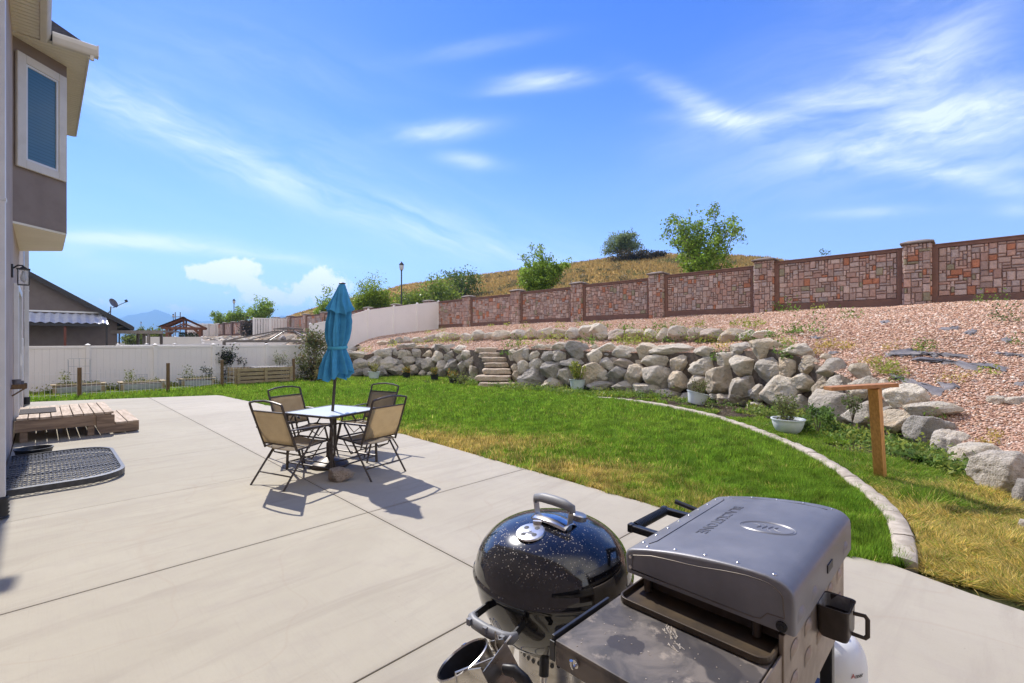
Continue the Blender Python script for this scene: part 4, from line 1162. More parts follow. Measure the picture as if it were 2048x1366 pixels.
# patio cover against the gable wall
pc_ = thing('patio_cover', 'ribbed translucent patio roof with black gutter on a rust column under the neighbour gable', 'patio cover', tuple(L(.0, 0) * 0 + Vector((hx, hy, 0))), R(45))
vs = []; fs = []; nx = 121; xa, xb = -6.5, -.55
for j, (yy, zz) in enumerate(((-.02, 3.32), (-1.5, 2.72))):
    for i in range(nx):
        x = xa + (xb - xa) * i / (nx - 1); vs.append((x, yy, zz + .045 * (abs(((x * 2.6) % 1) - .5) * 4 - 1)))
for i in range(nx - 1): fs.append((i, i + 1, nx + i + 1, nx + i))
mb = MB(); mb.add(vs, fs); mb.build('ribbed_roof', M['corr'], pc_, smooth=False)
mb = MB(); mb.box(((xa + xb) / 2, -1.55, 2.60), (xb - xa + .1, .13, .15)); mb.build('gutter', M['darkfascia'], pc_, smooth=False)
mb = MB(); mb.box(((xa + xb) / 2, -.04, 3.42), (xb - xa + .2, .07, .09)); mb.build('flashing', M['whitepaint'], pc_, smooth=False)
mb = MB(); mb.box((-2.45, -1.45, 1.22), (.11, .11, 2.62)); mb.build('column', M['rust'], pc_, smooth=False)
mb = MB(); mb.box((-.62, -1.45, 1.22), (.09, .09, 2.62)); mb.build('column', M['darkfascia'], pc_, smooth=False)
mb = MB()
for i in range(8): mb.box((xa + .2 + i * .8, -.78, 2.93), (.05, 1.5, .09), rx=math.atan2(.6, 1.48))
mb.build('rafters', M['darkfascia'], pc_, smooth=False)
# satellite dish on the roof slope
dx = -.0
ds = thing('satellite_dish', 'grey satellite dish on a bent mast at the eave of the dark house', 'satellite dish', P(221, 626, 30.3), R(20))
mb = MB(); mb.tube([(-.22, 0, -.12), (0, 0, .12), (.02, 0, .42)], .035, 8); mb.tube([(.02, 0, .4), (.0, 0, -.2)], .025, 6); mb.build('mast', M['greymetal'], ds)
Mr = Matrix.Translation((.1, 0, .62)) @ Matrix.Rotation(R(66), 4, 'Y') @ Matrix.Rotation(R(10), 4, 'X')
mb = MB(); pr = [(.005 + .36 * i / 8, .085 * (i / 8) ** 2) for i in range(9)]
mb.lathe(pr + [(.37, .085), (.37, .075)] + [(.36 * i / 8 + .005, .085 * (i / 8) ** 2 - .012) for i in range(8, -1, -1)], 28, M=None)
mb.v = [tuple((Mr @ Vector((v[0] * .85, v[1], v[2])))) for v in mb.v]
mb.build('dish', M['greymetal'], ds)
mb = MB(); mb.tube([(.1, 0, .32), (.80, -.02, .72)], .02, 6); mb.box((.84, -.02, .80), (.13, .1, .16), ry=R(-25)); mb.build('feed_arm', M['darkfascia'], ds)

# ================================================================ taupe pergola, timber pavilion, gazebo frame
Y = 31.0
pg = thing('pergola', 'taupe metal pergola with flat slatted roof right of the dark house', 'pergola', (P(262, 0, Y).x, Y, -.1), R(12))
mb = MB(); mb.box((.4, 0, 2.40), (3.9, 2.2, .09)); mb.box((.4, -1.12, 2.33), (3.95, .05, .2)); mb.box((-1.55, 0, 2.33), (.05, 2.2, .2)); mb.build('roof', M['pergola'], pg, smooth=False)
for x, y in ((-.55, -1), (-.05, .9), (.55, 1.0), (.95, -.4), (1.5, -1), (1.35, .9)):
    mb = MB(); mb.box((x, y, 1.15), (.13, .13, 2.4)); mb.build('post', M['pergola'], pg, smooth=False)
Y = 46.0
pv = thing('timber_pavilion', 'reddish timber pavilion with trussed gable and vine covered screen', 'pavilion', (P(370, 0, Y).x, Y, -.1), R(30))
for x in (-1.3, 1.3):
    for y in (-1.2, 1.2):
        mb = MB(); mb.box((x, y, 1.5), (.2, .2, 3.0)); mb.build('post', M['timber'], pv, smooth=False)
mb = MB()
for y in (-1.2, 1.2):
    mb.bar((-1.7, y, 3.0), (1.7, y, 3.0), .16, .2); mb.bar((-1.75, y, 3.02), (0, y, 3.95), .14, .18); mb.bar((1.75, y, 3.02), (0, y, 3.95), .14, .18)
    mb.bar((0, y, 3.0), (0, y, 3.9), .14, .14); mb.bar((-.8, y, 3.05), (0, y, 3.45), .1, .12); mb.bar((.8, y, 3.05), (0, y, 3.45), .1, .12)
    for s in (-1, 1): mb.bar((s * 1.3, y, 2.4), (s * .75, y, 2.95), .12, .14)
mb.build('truss', M['timber'], pv, smooth=False)
mb = MB()
for s in (-1, 1):
    mb.quad((0, -1.7, 4.05), (0, 1.7, 4.05), (s * 1.95, 1.7, 3.08), (s * 1.95, -1.7, 3.08)); mb.quad((0, -1.7, 4.10), (s * 1.95, -1.7, 3.14), (s * 1.95, 1.7, 3.14), (0, 1.7, 4.10))
mb.build('roof', M['timber'], pv, smooth=False)
mb = MB()
for i in range(7): mb.box((-.55 + i * .29, .9, 1.55), (.03, .03, 2.3))
for i in range(6): mb.box((.32, .9, .55 + i * .42), (1.85, .03, .03))
sc_ = mb.build('screen', M['timber'], pv, smooth=False)
Cs = RNG.uniform((-.6, .8, .3), (1.25, 1.0, 2.6), (1500, 3)); V, Fq = leaf_quads(Cs, np.full(1500, .17), .7, .2)
np_mesh('vine', V, Fq, M['leaf'], cols=leaf_cols(1500, (.04, .075, .02), .4), parent=sc_)

Y = 29.5
xl, xr = P(478, 0, Y).x, P(622, 0, Y).x; xm = P(577, 0, Y).x
gz = thing('gazebo_frame', 'bare grey metal gazebo frame without canopy behind the white back fence', 'gazebo', (xm, Y, 0), R(-8))
hw = 2.45
hw = 2.9; corners = [(-hw, -1.9), (hw, -1.9), (hw, 1.9), (-hw, 1.9)]
zb = 1.63 - .0; zt = CH + (CY - 655) / F * Y; ze = CH - (684 - CY) / F * Y + .05
mb = MB()
for i in range(4): mb.bar(corners[i] + (ze,), corners[(i + 1) % 4] + (ze,), .09, .14)
mb.build('eave_beam', M['greymetal'], gz, smooth=False)
for c in corners:
    mb = MB(); mb.bar(c + (-.1,), c + (ze,), .12, .12); mb.build('post', M['greymetal'], gz, smooth=False)
ring = [(-.62, -.42), (.62, -.42), (.62, .42), (-.62, .42)]; zr_ = ze + (zt - ze) * .72
mb = MB()
for c, r_ in zip(corners, ring): mb.bar(c + (ze,), r_ + (zr_,), .065, .075)
for s in (-1, 1):
    mb.bar((0, s * 1.9, ze), (0, s * .42, zr_), .05, .05); mb.bar((s * hw, 0, ze), (s * .62, 0, zr_), .05, .05)
mb.build('rafters', M['greymetal'], gz, smooth=False)
mb = MB()
for i in range(4):
    mb.bar(ring[i] + (zr_,), ring[(i + 1) % 4] + (zr_,), .06, .06); mb.bar(tuple(1.12 * q for q in ring[i]) + (zr_ + .14,), tuple(1.12 * q for q in ring[(i + 1) % 4]) + (zr_ + .14,), .05, .06)
    mb.bar(tuple(1.12 * q for q in ring[i]) + (zr_ + .14,), (0, 0, zt), .04, .05); mb.bar(ring[i] + (zr_,), tuple(1.12 * q for q in ring[i]) + (zr_ + .14,), .04, .04)
mb.build('crown_ring', M['greymetal'], gz, smooth=False)

# loose rockery on the neighbours' bank, far and small: one mass
def rock_verts(sub=2):
    import bmesh
    bm = bmesh.new(); bmesh.ops.create_icosphere(bm, subdivisions=sub, radius=1)
    v = np.array([q.co[:] for q in bm.verts]); f = np.array([[w.index for w in q.verts] for q in bm.faces]); bm.free(); return v, f
v0, f0 = rock_verts(1)
VV, FF2, cc = [], [], []
for i in range(420):
    k = random.uniform(9.3, 19.5) if i < 260 else random.uniform(5.8, 9); off = random.choice([7.3, 7.6, 6.5, 6.1, 4.4, 4.7]) + random.uniform(-.3, .3)
    z = float(np.interp(off, [-.6, 2, 4.2, 6, 7.5, 9, 11], [2.45, 2.35, 1.9, 1.0, .75, 0, -.2]))
    p = wall_pt(k, z + .12, off)
    if p.x - p.y > -39.6: continue
    r = random.uniform(.18, .42); s_ = np.array([r * random.uniform(.9, 1.4), r * random.uniform(.8, 1.2), r * random.uniform(.6, .95)])
    d = v0 / np.linalg.norm(v0, axis=1)[:, None]
    VV.append(d * s_ * (1 + .18 * RNG.normal(size=(len(d), 1))) + np.array(p)); FF2.append(f0 + len(VV[0]) * (len(VV) - 1))
    c = random.choice([(.46, .40, .33), (.36, .32, .27), (.46, .36, .27), (.26, .235, .22)]); cc.append(np.tile(np.array(c + (1,)), (len(f0), 1)))
tag(np_mesh('rockery', np.concatenate(VV), np.concatenate(FF2), M['stoneclad'], cols=np.concatenate(cc), smooth=True, angle=50), kind='stuff', label='distant rockery of pale stones on the bank behind the gazebo frame', cat='rocks')
# ================================================================ boulders, read off the photograph crop by crop
BOX_A = """40,480,160,590,g;110,500,400,620,l;395,510,480,580,g;465,450,720,605,g;715,445,830,580,g;825,390,940,490,w;925,370,1125,485,g;1110,400,1260,460,t;1245,390,1330,480,g;1360,395,1450,490,l;1420,385,1580,490,d;1540,385,1745,530,g;1740,400,1960,530,l;800,475,955,615,l;935,478,1060,600,g;1075,445,1260,600,g;1240,475,1410,615,t;1385,495,1590,655,l;1580,490,1780,640,g;1765,540,1870,665,g;1850,480,2060,650,l;145,610,370,800,g;360,560,575,740,g;550,585,800,775,g;760,620,890,730,d;895,580,1150,720,g;1125,610,1270,795,d;1225,600,1470,800,g;1460,645,1630,800,g;1580,625,1810,830,d;1790,660,1925,815,g;1895,590,2080,740,l;120,770,300,890,d;300,760,420,880,d;480,735,650,880,d;655,725,870,860,l;817,710,940,860,g;1000,710,1160,860,g;1165,790,1290,880,l;1300,815,1400,890,l;1460,760,1600,910,g;1970,730,2110,890,l;1930,890,2060,960,l;1940,950,2070,1010,l"""
BOX_B = """780,450,930,640,l;850,430,1080,690,t;980,465,1160,655,g;1105,485,1290,650,l;1275,485,1400,690,g;1140,385,1330,490,l;1300,390,1445,490,t;1450,355,1740,495,l;1690,350,2040,610,d;1310,500,1540,700,d;1470,480,1690,680,g;910,645,1010,790,t;930,650,1130,850,g;1110,620,1320,795,g;1300,660,1640,915,d;1615,585,2010,770,d;815,700,920,830,t;830,810,970,1000,t;940,780,1330,1080,d;1310,920,1610,1075,l;1555,760,1790,1010,g"""
BOX_C = """250,390,355,470,l;205,480,460,700,l;350,370,680,510,l;470,510,650,595,d;620,410,995,615,l;1000,375,1320,610,t;1245,385,1920,585,l;410,600,640,800,g;560,600,700,750,w;630,610,930,755,w;970,610,1120,700,t;1095,560,1540,780,l;1530,560,1840,830,t;100,690,430,1010,t;345,795,515,970,g;512,745,835,1000,d;810,705,1140,1025,t;1105,750,1515,1125,g;1495,815,1795,1120,t;220,970,600,1110,d;610,970,950,1140,g;950,1000,1340,1210,g;1310,1095,1640,1240,g;1680,1150,1900,1280,l"""
BOX_D = """95,385,450,555,l;20,535,410,785,l;410,470,740,690,l;620,335,910,540,g;910,285,1325,575,t;1335,350,1740,590,l;620,530,1070,810,l;980,565,1380,920,g;1320,560,1600,835,t;0,770,290,1030,l;265,685,655,1055,t;600,810,980,1200,g;870,935,1110,1175,g;1070,825,1600,1235,l;1490,780,1850,1040,l;290,1060,440,1140,l;410,1075,630,1230,l;840,1180,1080,1310,l;1450,1085,1750,1330,g"""
BOX_E = """20,335,290,560,t;260,295,375,370,t;255,365,620,580,g;630,420,850,605,l;175,570,400,850,t;370,570,660,810,g;190,780,740,1150,g;640,595,990,900,l;960,620,1150,850,t;1095,685,1525,975,l;580,905,1050,1245,g;1000,940,1210,1090,d;1015,1000,1470,1270,t;340,1155,620,1290,l"""
BOX_F = """150,110,545,255,l;135,250,475,525,d;385,385,690,600,g;545,505,960,755,l;750,585,1260,950,g;1110,830,1280,1060,d;75,550,230,620,l;330,605,490,700,l;1135,1190,1240,1320,l"""
UP_A = """520,320,670,400,t;680,300,800,400,d;800,270,925,380,d;930,265,1075,370,g;1055,270,1260,370,l;1246,235,1440,360,w;1440,200,1560,300,g;1505,195,1660,340,t;1640,205,1810,335,t"""
UP_B = """30,210,230,330,g;190,160,390,325,l;395,195,545,290,g;530,165,825,305,t;815,155,1060,300,g;1045,130,1250,310,t;1255,130,1480,300,l;1460,140,1690,305,t;1680,125,1920,290,g"""
UP_C = """80,85,330,285,l;240,60,490,280,l;300,140,460,320,t;350,180,545,315,l;545,145,835,330,w;830,145,1080,300,t;1100,140,1280,280,l;1300,130,1500,330,l;1490,100,1805,340,g;1800,125,2040,310,w"""
UP_D = """180,125,470,290,w;440,125,770,315,t;740,140,980,305,l;925,150,1215,290,l"""
def boxes(txt, ox, oy, sc):
    for q in txt.replace('\n', '').split(';'):
        a = q.split(','); x0, y0, x1, y1 = [float(v) for v in a[:4]]
        yield ox + x0 / sc, oy + y0 / sc, ox + x1 / sc, oy + y1 / sc, a[4]
LOW = list(boxes(BOX_A, 690, 640, 7.877)) + list(boxes(BOX_B, 920, 640, 7.877)) + list(boxes(BOX_C, 1150, 640, 7.877)) + list(boxes(BOX_D, 1380, 640, 7.19)) + list(boxes(BOX_E, 1600, 660, 6.208)) + list(boxes(BOX_F, 1788, 780, 4.554))
UPR = list(boxes(UP_A, 690, 640, 7.877)) + list(boxes(UP_B, 920, 640, 7.877)) + list(boxes(UP_C, 1150, 640, 7.877)) + list(boxes(UP_D, 1380, 640, 7.19))
ICO4, ICF4 = rock_verts(5)
ICO4 /= np.linalg.norm(ICO4, axis=1)[:, None]
def rock_mesh(name, half, seed, sharp=9.0, nplanes=22, rough=.05):
    rg = np.random.default_rng(seed)
    n = rg.normal(size=(nplanes, 3)); n /= np.linalg.norm(n, axis=1)[:, None]
    d = rg.uniform(.72, 1.0, nplanes)
    dot = np.maximum(ICO4 @ n.T, 0) / d[None]
    r = (np.sum(dot ** sharp, axis=1) + 1e-9) ** (-1 / sharp)
    r = np.minimum(r, 1.25)
    o = rg.uniform(-50, 50, 3)
    def tri(p, s, k):
        rr = np.random.default_rng(seed * 7 + k); v = np.zeros(len(p))
        for i in range(9):
            w = rr.normal(size=3) * s; v += np.sin(p @ w + rr.uniform(0, 6.28) + 1.2 * np.sin(p @ rr.normal(size=3) * s * .6))
        return v / 9
    p = ICO4
    rid = 1 - np.abs(tri(p, 3.0, 1)) * 2.2
    r = r * (1 + rough * 1.5 * tri(p, 4, 2) + rough * .9 * tri(p, 10, 3) + rough * .5 * tri(p, 22, 4) + rough * .8 * np.clip(rid, -1, 1))
    V = p * r[:, None]
    lo, hi = V.min(0), V.max(0)
    V = (V - (lo + hi) / 2) / ((hi - lo) / 2) * np.array(half)
    me = bpy.data.meshes.new(name)
    me.vertices.add(len(V)); me.vertices.foreach_set('co', V.astype(np.float32).ravel())
    m = len(ICF4); me.loops.add(m * 3); me.loops.foreach_set('vertex_index', ICF4.astype(np.int32).ravel())
    me.polygons.add(m); me.polygons.foreach_set('loop_start', np.arange(0, 3 * m, 3, dtype=np.int32)); me.update(calc_edges=True)
    me.polygons.foreach_set('use_smooth', np.ones(m, bool))
    return me
ORD = ['first', 'second', 'third', 'fourth', 'fifth', 'sixth', 'seventh', 'eighth', 'ninth', 'tenth', 'eleventh', 'twelfth', 'thirteenth', 'fourteenth', 'fifteenth', 'sixteenth', 'seventeenth', 'eighteenth', 'nineteenth', 'twentieth', 'twenty-first', 'twenty-second', 'twenty-third', 'twenty-fourth']
CW = {'l': 'pale', 't': 'tan', 'g': 'grey', 'd': 'dark grey', 'w': 'brownish'}
def shape_word(w, h):
    a = w / h
    return 'wide' if a > 1.55 else ('upright' if a < .9 else 'rounded')
s_f = np.linspace(0, NS - 1, 1600); A_ = np.linspace(0, 1.05, 56)
def il(Ln): return np.stack([np.interp(s_f, np.arange(NS), Ln[:, k]) for k in range(3)], 1)
c0, c1 = il(C0L), il(C1L)
SURF = c0[:, None, :] + (c1 - c0)[:, None, :] * (A_[None, :, None] * np.array([.8, .8, 1.0]))
SPX = CX + SURF[..., 0] / SURF[..., 1] * F; SPY = CY - (SURF[..., 2] - CH) / SURF[..., 1] * F
front = SURF[..., 1] > 2.5
def wall_hit(px, py):
    e = (SPX - px) ** 2 + (SPY - py) ** 2; e = np.where(front, e, 1e9)
    i, j = np.unravel_index(np.argmin(e), e.shape)
    return SURF[i, j], A_[j]
def place_rock(bx, Y, z_c, seed, name='boulder', depthf=.85, **kw):
    x0, y0, x1, y1, colr = bx
    pxm = (x0 + x1) / 2; w = (x1 - x0) / F * Y / 2; h = (y1 - y0) / F * Y / 2
    dep = depthf * (w * h) ** .5
    me = rock_mesh(name, (w * 1.12, dep * 1.1, h * 1.13), seed, **kw)
    me.materials.append(BM[colr])
    o = bpy.data.objects.new(name, me); COL.objects.link(o)
    az = math.atan2((pxm - CX) / F, 1)
    o.location = ((pxm - CX) / F * Y, Y, z_c)
    o.rotation_euler = (0, 0, -az * .9)
    # the box was read across the picture plane: undo the oblique stretch
    o.scale = (1.13 * math.cos(az) ** .6, 1, 1.06)
    return o
LANDM = [(990, 'stone steps'), (1155, 'leafy mint pot'), (1391, 'tilted white pot'), (1576, 'round white pot'), (1762, 'leaning wooden post')]
recs = []
for i, bx in enumerate(LOW):
    x0, y0, x1, y1, cl = bx; pxm, pym = (x0 + x1) / 2, (y0 + y1) / 2
    if pxm > 2030 and pym > 1040:
        p = G(pxm, y1, 0); p.y += .15; zc = CH - (pym - CY) / F * p.y; a = 0
    elif pxm > 1830 and pym > 900:
        p = G(pxm, y1, .02); p.y += .22; zc = CH - (pym - CY) / F * p.y; a = 0
    else:
        q, a = wall_hit(pxm, pym); p = Vector(q); p.y += .10; zc = CH - (pym - CY) / F * p.y
    sh = random.uniform(14, 34)
    o = place_rock(bx, p.y, zc, 100 + i, sharp=sh, nplanes=random.choice([10, 13, 17]), rough=random.uniform(.05, .09))
    recs.append((o, pxm, pym, a, bx))
def course(a): return 'top' if a > .74 else ('upper middle' if a > .48 else ('lower middle' if a > .22 else 'bottom'))
segs = {}
for r in recs:
    o, pxm, pym, a, bx = r
    if pxm < 990: key = ('left', course(a))
    elif pxm > 1862: key = ('tail', '')
    else:
        j = max(k for k, q in enumerate(LANDM) if q[0] <= pxm); key = (j, course(a))
    segs.setdefault(key, []).append(r)
for key, rs in segs.items():
    rs.sort(key=lambda r: r[1] if key[0] not in ('left',) else -r[1])
    for n, (o, pxm, pym, a, bx) in enumerate(rs):
        d = f"{shape_word(bx[2]-bx[0], bx[3]-bx[1])} {CW[bx[4]]} boulder"
        if key[0] == 'left': lab = f"{d}, {key[1]} course, {ORD[n]} left of the steps"
        elif key[0] == 'tail': lab = f"{d} at the low right end, {ORD[n]} from the post"
        else: lab = f"{d}, {key[1]} course, {ORD[n]} right of the {LANDM[key[0]][1]}"
        tag(o, lab, 'boulder', 'boulders of the retaining wall')
c2px = CX + C2L[:, 0] / C2L[:, 1] * F; fr_ = (C2L[:, 1] > 12) & (c2px < 1600); oi_ = np.argsort(c2px[fr_])
UPR.sort(key=lambda b: b[0] + b[2])
for i, bx in enumerate(UPR):
    x0, y0, x1, y1, cl = bx; pxm, pym = (x0 + x1) / 2, (y0 + y1) / 2
    Y = float(np.interp(pxm, c2px[fr_][oi_], C2L[fr_][oi_][:, 1])) - .05
    o = place_rock(bx, Y, CH - (pym - CY) / F * Y - .015, 400 + i, sharp=random.uniform(11, 20), nplanes=random.choice([12, 15, 20]), rough=.06)
    n = len(UPR)
    pos = f"{ORD[i]} from the left end" if i < 16 else f"{ORD[n-1-i]} from the right end"
    tag(o, f"{shape_word(x1-x0, y1-y0)} {CW[cl]} boulder in the upper row, {pos}", 'boulder', 'boulders of the upper terrace row')
# two pale slabs lying on the gravel at right
for bx, lab in (((1788 + 860 / 4.554, 780 + 60 / 4.554, 1788 + 985 / 4.554, 780 + 142 / 4.554, 'l'), 'small pale angular stone lying on the gravel slope near the right edge'),
                ((1788 + 985 / 4.554, 780 + 72 / 4.554, 1788 + 1210 / 4.554, 780 + 142 / 4.554, 'l'), 'long pale flat stone lying on the gravel beside the small angular one')):
    q = terrain_hit((bx[0] + bx[2]) / 2, bx[3]); o = place_rock(bx, q.y + .08, q.z + .06, 77 + int(bx[0]), 'stone', sharp=14, nplanes=12, rough=.03)
    tag(o, lab, 'stone')

# ---------------------------------------------------------------- stone slab steps
ST = """235,415,610,520;300,495,640,595;340,570,750,660;380,655,760,745;360,745,800,855;250,855,800,960;285,965,870,1075"""
nm_ = ['topmost thin sandstone slab step, half buried in gravel', 'second stone step from the top with a jagged left edge', 'third stone step from the top, long and flat', 'fourth stone step, the middle slab of the flight', 'fifth stone step with rust stained face', 'sixth stone step, the second widest, just above the lowest slab', 'lowest and widest stone slab step at the lawn edge']
Ys = [18.8, 18.5, 18.2, 17.9, 17.6, 17.3, 17.0]
for i, q in enumerate(ST.split(';')):
    x0, y0, x1, y1 = [float(v) for v in q.split(',')]; x0, x1 = 920 + x0 / 7.877, 920 + x1 / 7.877; y0, y1 = 640 + y0 / 7.877, 640 + y1 / 7.877
    Y = Ys[i]; w = (x1 - x0) / F * Y; zt = CH - (y0 + (y1 - y0) * .22 - CY) / F * Y; zb = CH - (y1 - CY) / F * Y
    p = ICO4.copy(); pw = 7.0
    r = (np.abs(p[:, 0]) ** pw + np.abs(p[:, 1]) ** pw + np.abs(p[:, 2]) ** pw) ** (-1 / pw); p = p * r[:, None]
    p[:, 0] += .04 * np.sin(p[:, 2] * 3 + i) + .03 * np.sin(p[:, 1] * 7 + i * 2); p[:, 1] += .05 * np.sin(p[:, 0] * 6 + i) + .03 * np.sin(p[:, 0] * 14 + i); p[:, 2] += .05 * np.sin(p[:, 0] * 5 + i * 3) + .03 * np.sin(p[:, 1] * 8)
    V = p * np.array([w / 2, .42, (zt - zb) / 2 * 1.1])
    o = np_mesh('stone_step', V, ICF4, BM['s'], smooth=True); o.location = ((x0 + x1) / 2 / F * Y - CX / F * Y, Y + .30, (zt + zb) / 2); o.rotation_euler = (0, 0, R(random.uniform(-6, 6)))
    tag(o, nm_[i], 'stone step', 'stone slab steps up the boulder wall')
# ---------------------------------------------------------------- pots
def pot(label, loc, r_top, h, mat, plant, tilt=0, taper=.75, bowl=False, seed=0):
    root = thing('plant_pot', label, 'plant pot', loc, random.uniform(0, 6))
    root.rotation_euler = (0, tilt, 0) if tilt else root.rotation_euler
    rb = r_top * taper
    pr = [(0.001, 0), (rb * .96, 0), (rb, .01)]
    for i in range(1, 7):
        t = i / 6; rr = rb + (r_top - rb) * (t if not bowl else math.sin(t * math.pi / 2) ** .7); pr.append((rr, .01 + (h - .03) * t))
    pr += [(r_top * 1.07, h - .02), (r_top * 1.08, h), (r_top * .98, h), (r_top * .93, h - .05), (r_top * .9, h - .06)]
    mb = MB(); mb.lathe(pr, 28); mb.build('pot', mat, root, angle=50)
    mb = MB(); mb.lathe([(r_top * .94, h - .045), (r_top * .4, h - .025), (.001, h - .02)], 20); mb.build('soil', M['soil'], root)
    kind, ph, n, col, alt = plant
    Cs = []
    st = MB()
    for i in range(9 if kind != 'twig' else 14):
        a = random.uniform(0, 6.28); q = r_top * random.uniform(.2, .75); sp = random.uniform(.1, .9) * r_top * (1.0 if kind == 'leafy' else 1.3)
        p0 = Vector((math.cos(a) * q * .6, math.sin(a) * q * .6, h - .04)); p1 = Vector((math.cos(a) * (q * .6 + sp * .8), math.sin(a) * (q * .6 + sp * .8), h + ph * random.uniform(.6, 1.0)))
        st.tube([p0, p0.lerp(p1, .5) + Vector((0, 0, .03)), p1], [.007, .005, .002], 5)
        k = n // 9
        t = RNG.uniform(.15, 1, (k, 1)); Cs.append(np.array(p0) * (1 - t) + np.array(p1) * t + RNG.normal(size=(k, 3)) * .035)
    st.build('stems', M['bark'], root)
    Cs = np.concatenate(Cs); V, Fq = leaf_quads(Cs, np.full(len(Cs), .055 if kind == 'leafy' else .04), .6, .5)
    np_mesh('foliage', V, Fq, M['leaf_small'], cols=leaf_cols(len(Cs), col, .35, alt, .3), parent=root)
    return root
gL = (.13, .17, .03)
pot('pale mint square shouldered pot with yellow green leafy plant in front of the boulders', G(1155, 780, 0), .26, .36, M['pot_green'], ('leafy', .62, 760, (.24, .30, .05), (.42, .40, .07)), taper=.82)
pot('white pot tipped towards the right with dried plant below the cream boulder', G(1391, 808, 0), .27, .31, M['pot_white'], ('twig', .34, 320, (.18, .16, .07), (.18, .25, .05)), tilt=R(14), taper=.7)
pot('round white bowl pot with tangled stems nearest the wooden post', G(1576, 866, 0), .255, .26, M['pot_white'], ('twig', .40, 480, (.17, .19, .06), (.20, .26, .06)), taper=.62, bowl=True)
pot('pale mint pot with yellowish plant just right of the umbrella', G(748, 758, 0), .24, .32, M['pot_green'], ('leafy', .42, 420, (.28, .28, .06), (.50, .42, .25)), taper=.8)
BP = 'black pots of flowers along the boulder wall'
for px, py, lab in ((813, 757, 'leftmost black pot with orange and yellow flowers'), (869, 761, 'middle black pot with small flowers at the boulder foot'), (906, 767, 'rightmost black pot with orange flowers, left of the steps')):
    r_ = pot(lab, G(px, py, 0), .17, .26, M['black_plastic'], ('twig', .28, 420, (.13, .2, .04), (.65, .30, .05)), taper=.78); r_['group'] = BP

# ---------------------------------------------------------------- weeds
def weed_points(spec):
    return [terrain_hit(px, py) for px, py in spec]
cl = []; cc = []
def weed(p, r, n, col, hh=1.0, leaf=.06):
    r *= 1.15; leaf *= 1.45; col = tuple(min(.5, q * 1.55) for q in col)
    a = RNG.uniform(0, 6.28, n); q = r * np.sqrt(RNG.random(n)); z = np.abs(RNG.normal(size=n)) * r * .45 * hh
    c = np.stack([p[0] + np.cos(a) * q, p[1] + np.sin(a) * q, p[2] + .02 + z], 1)
    cl.append(np.concatenate([c, np.full((n, 1), leaf)], 1)); cc.append(np.tile(np.array(col), (n, 1)) * RNG.uniform(.65, 1.35, (n, 1)))
yg = (.21, .24, .045); gg = (.10, .16, .03); dr = (.33, .25, .07)
for px, py, r, n, col in [(790, 693, .3, 70, yg), (730, 705, .25, 50, yg), (840, 690, .25, 60, yg), (870, 688, .35, 80, yg), (895, 686, .4, 90, yg), (930, 688, .3, 60, yg), (856, 666, .15, 40, yg), (882, 663, .2, 40, yg), (935, 652, .2, 40, yg), (982, 653, .15, 30, yg), (1013, 652, .15, 35, yg), (1050, 656, .2, 40, yg),
        (1035, 678, .25, 60, yg), (1045, 680, .2, 50, yg), (1106, 674, .2, 50, gg), (1055, 690, .35, 90, yg), (1025, 695, .35, 90, gg), (1018, 710, .25, 80, gg), (1095, 686, .3, 80, yg), (1120, 682, .3, 70, yg), (1172, 676, .25, 60, yg), (1175, 690, .3, 90, gg), (1205, 681, .2, 50, yg), (1162, 652, .2, 40, yg), (1120, 655, .18, 40, yg), (1190, 653, .2, 40, yg),
        (1210, 656, .2, 50, gg), (1252, 660, .25, 80, gg), (1248, 686, .35, 130, yg), (1262, 690, .3, 110, yg), (1268, 677, .3, 110, gg), (1290, 685, .3, 120, yg), (1310, 684, .3, 110, yg), (1303, 672, .3, 80, gg), (1318, 657, .22, 70, gg), (1338, 680, .25, 90, gg), (1345, 686, .25, 80, gg), (1350, 657, .25, 70, gg), (1385, 682, .3, 130, yg), (1400, 685, .3, 130, gg), (1420, 686, .3, 120, yg), (1440, 685, .28, 110, yg), (1455, 680, .25, 80, gg), (1490, 684, .25, 90, gg), (1510, 680, .25, 100, yg), (1520, 679, .22, 90, gg), (1545, 676, .2, 70, gg), (1450, 697, .3, 80, dr), (1445, 712, .25, 80, gg), (1437, 722, .2, 70, gg),
        (1478, 651, .22, 60, yg), (1508, 655, .3, 110, yg), (1400, 652, .18, 40, yg), (1570, 690, .25, 90, yg), (1567, 708, .25, 110, gg), (1575, 718, .18, 60, gg), (1582, 668, .22, 70, gg), (1615, 667, .4, 160, gg), (1560, 622, .25, 60, gg), (1580, 624, .3, 80, gg), (1636, 620, .2, 40, yg), (1700, 638, .3, 60, gg), (1770, 613, .3, 60, gg), (1894, 604, .4, 120, gg), (1980, 604, .3, 70, gg), (2035, 644, .55, 220, (.07, .10, .03)),
        (1648, 696, .22, 60, dr), (1670, 697, .22, 60, dr), (1695, 699, .22, 60, dr), (1740, 728, .25, 90, dr), (1768, 739, .30, 170, yg), (1772, 748, .25, 120, yg), (1800, 752, .2, 60, yg), (1795, 765, .2, 60, gg), (1852, 699, .25, 70, gg), (1843, 704, .2, 50, yg), (1978, 750, .25, 70, yg), (1900, 768, .3, 50, dr), (1990, 875, .15, 40, dr), (1975, 890, .18, 60, dr), (1870, 836, .2, 60, gg), (1925, 757, .2, 40, dr), (1780, 700, .2, 40, dr), (2040, 690, .25, 50, gg), (1630, 708, .15, 40, dr)]:
    p = terrain_hit(px, py); s_ = max(.6, min(1.2, p.y / 13)); weed(p, r * s_, int(n * 1.0), col, 1.0, .055 * s_)
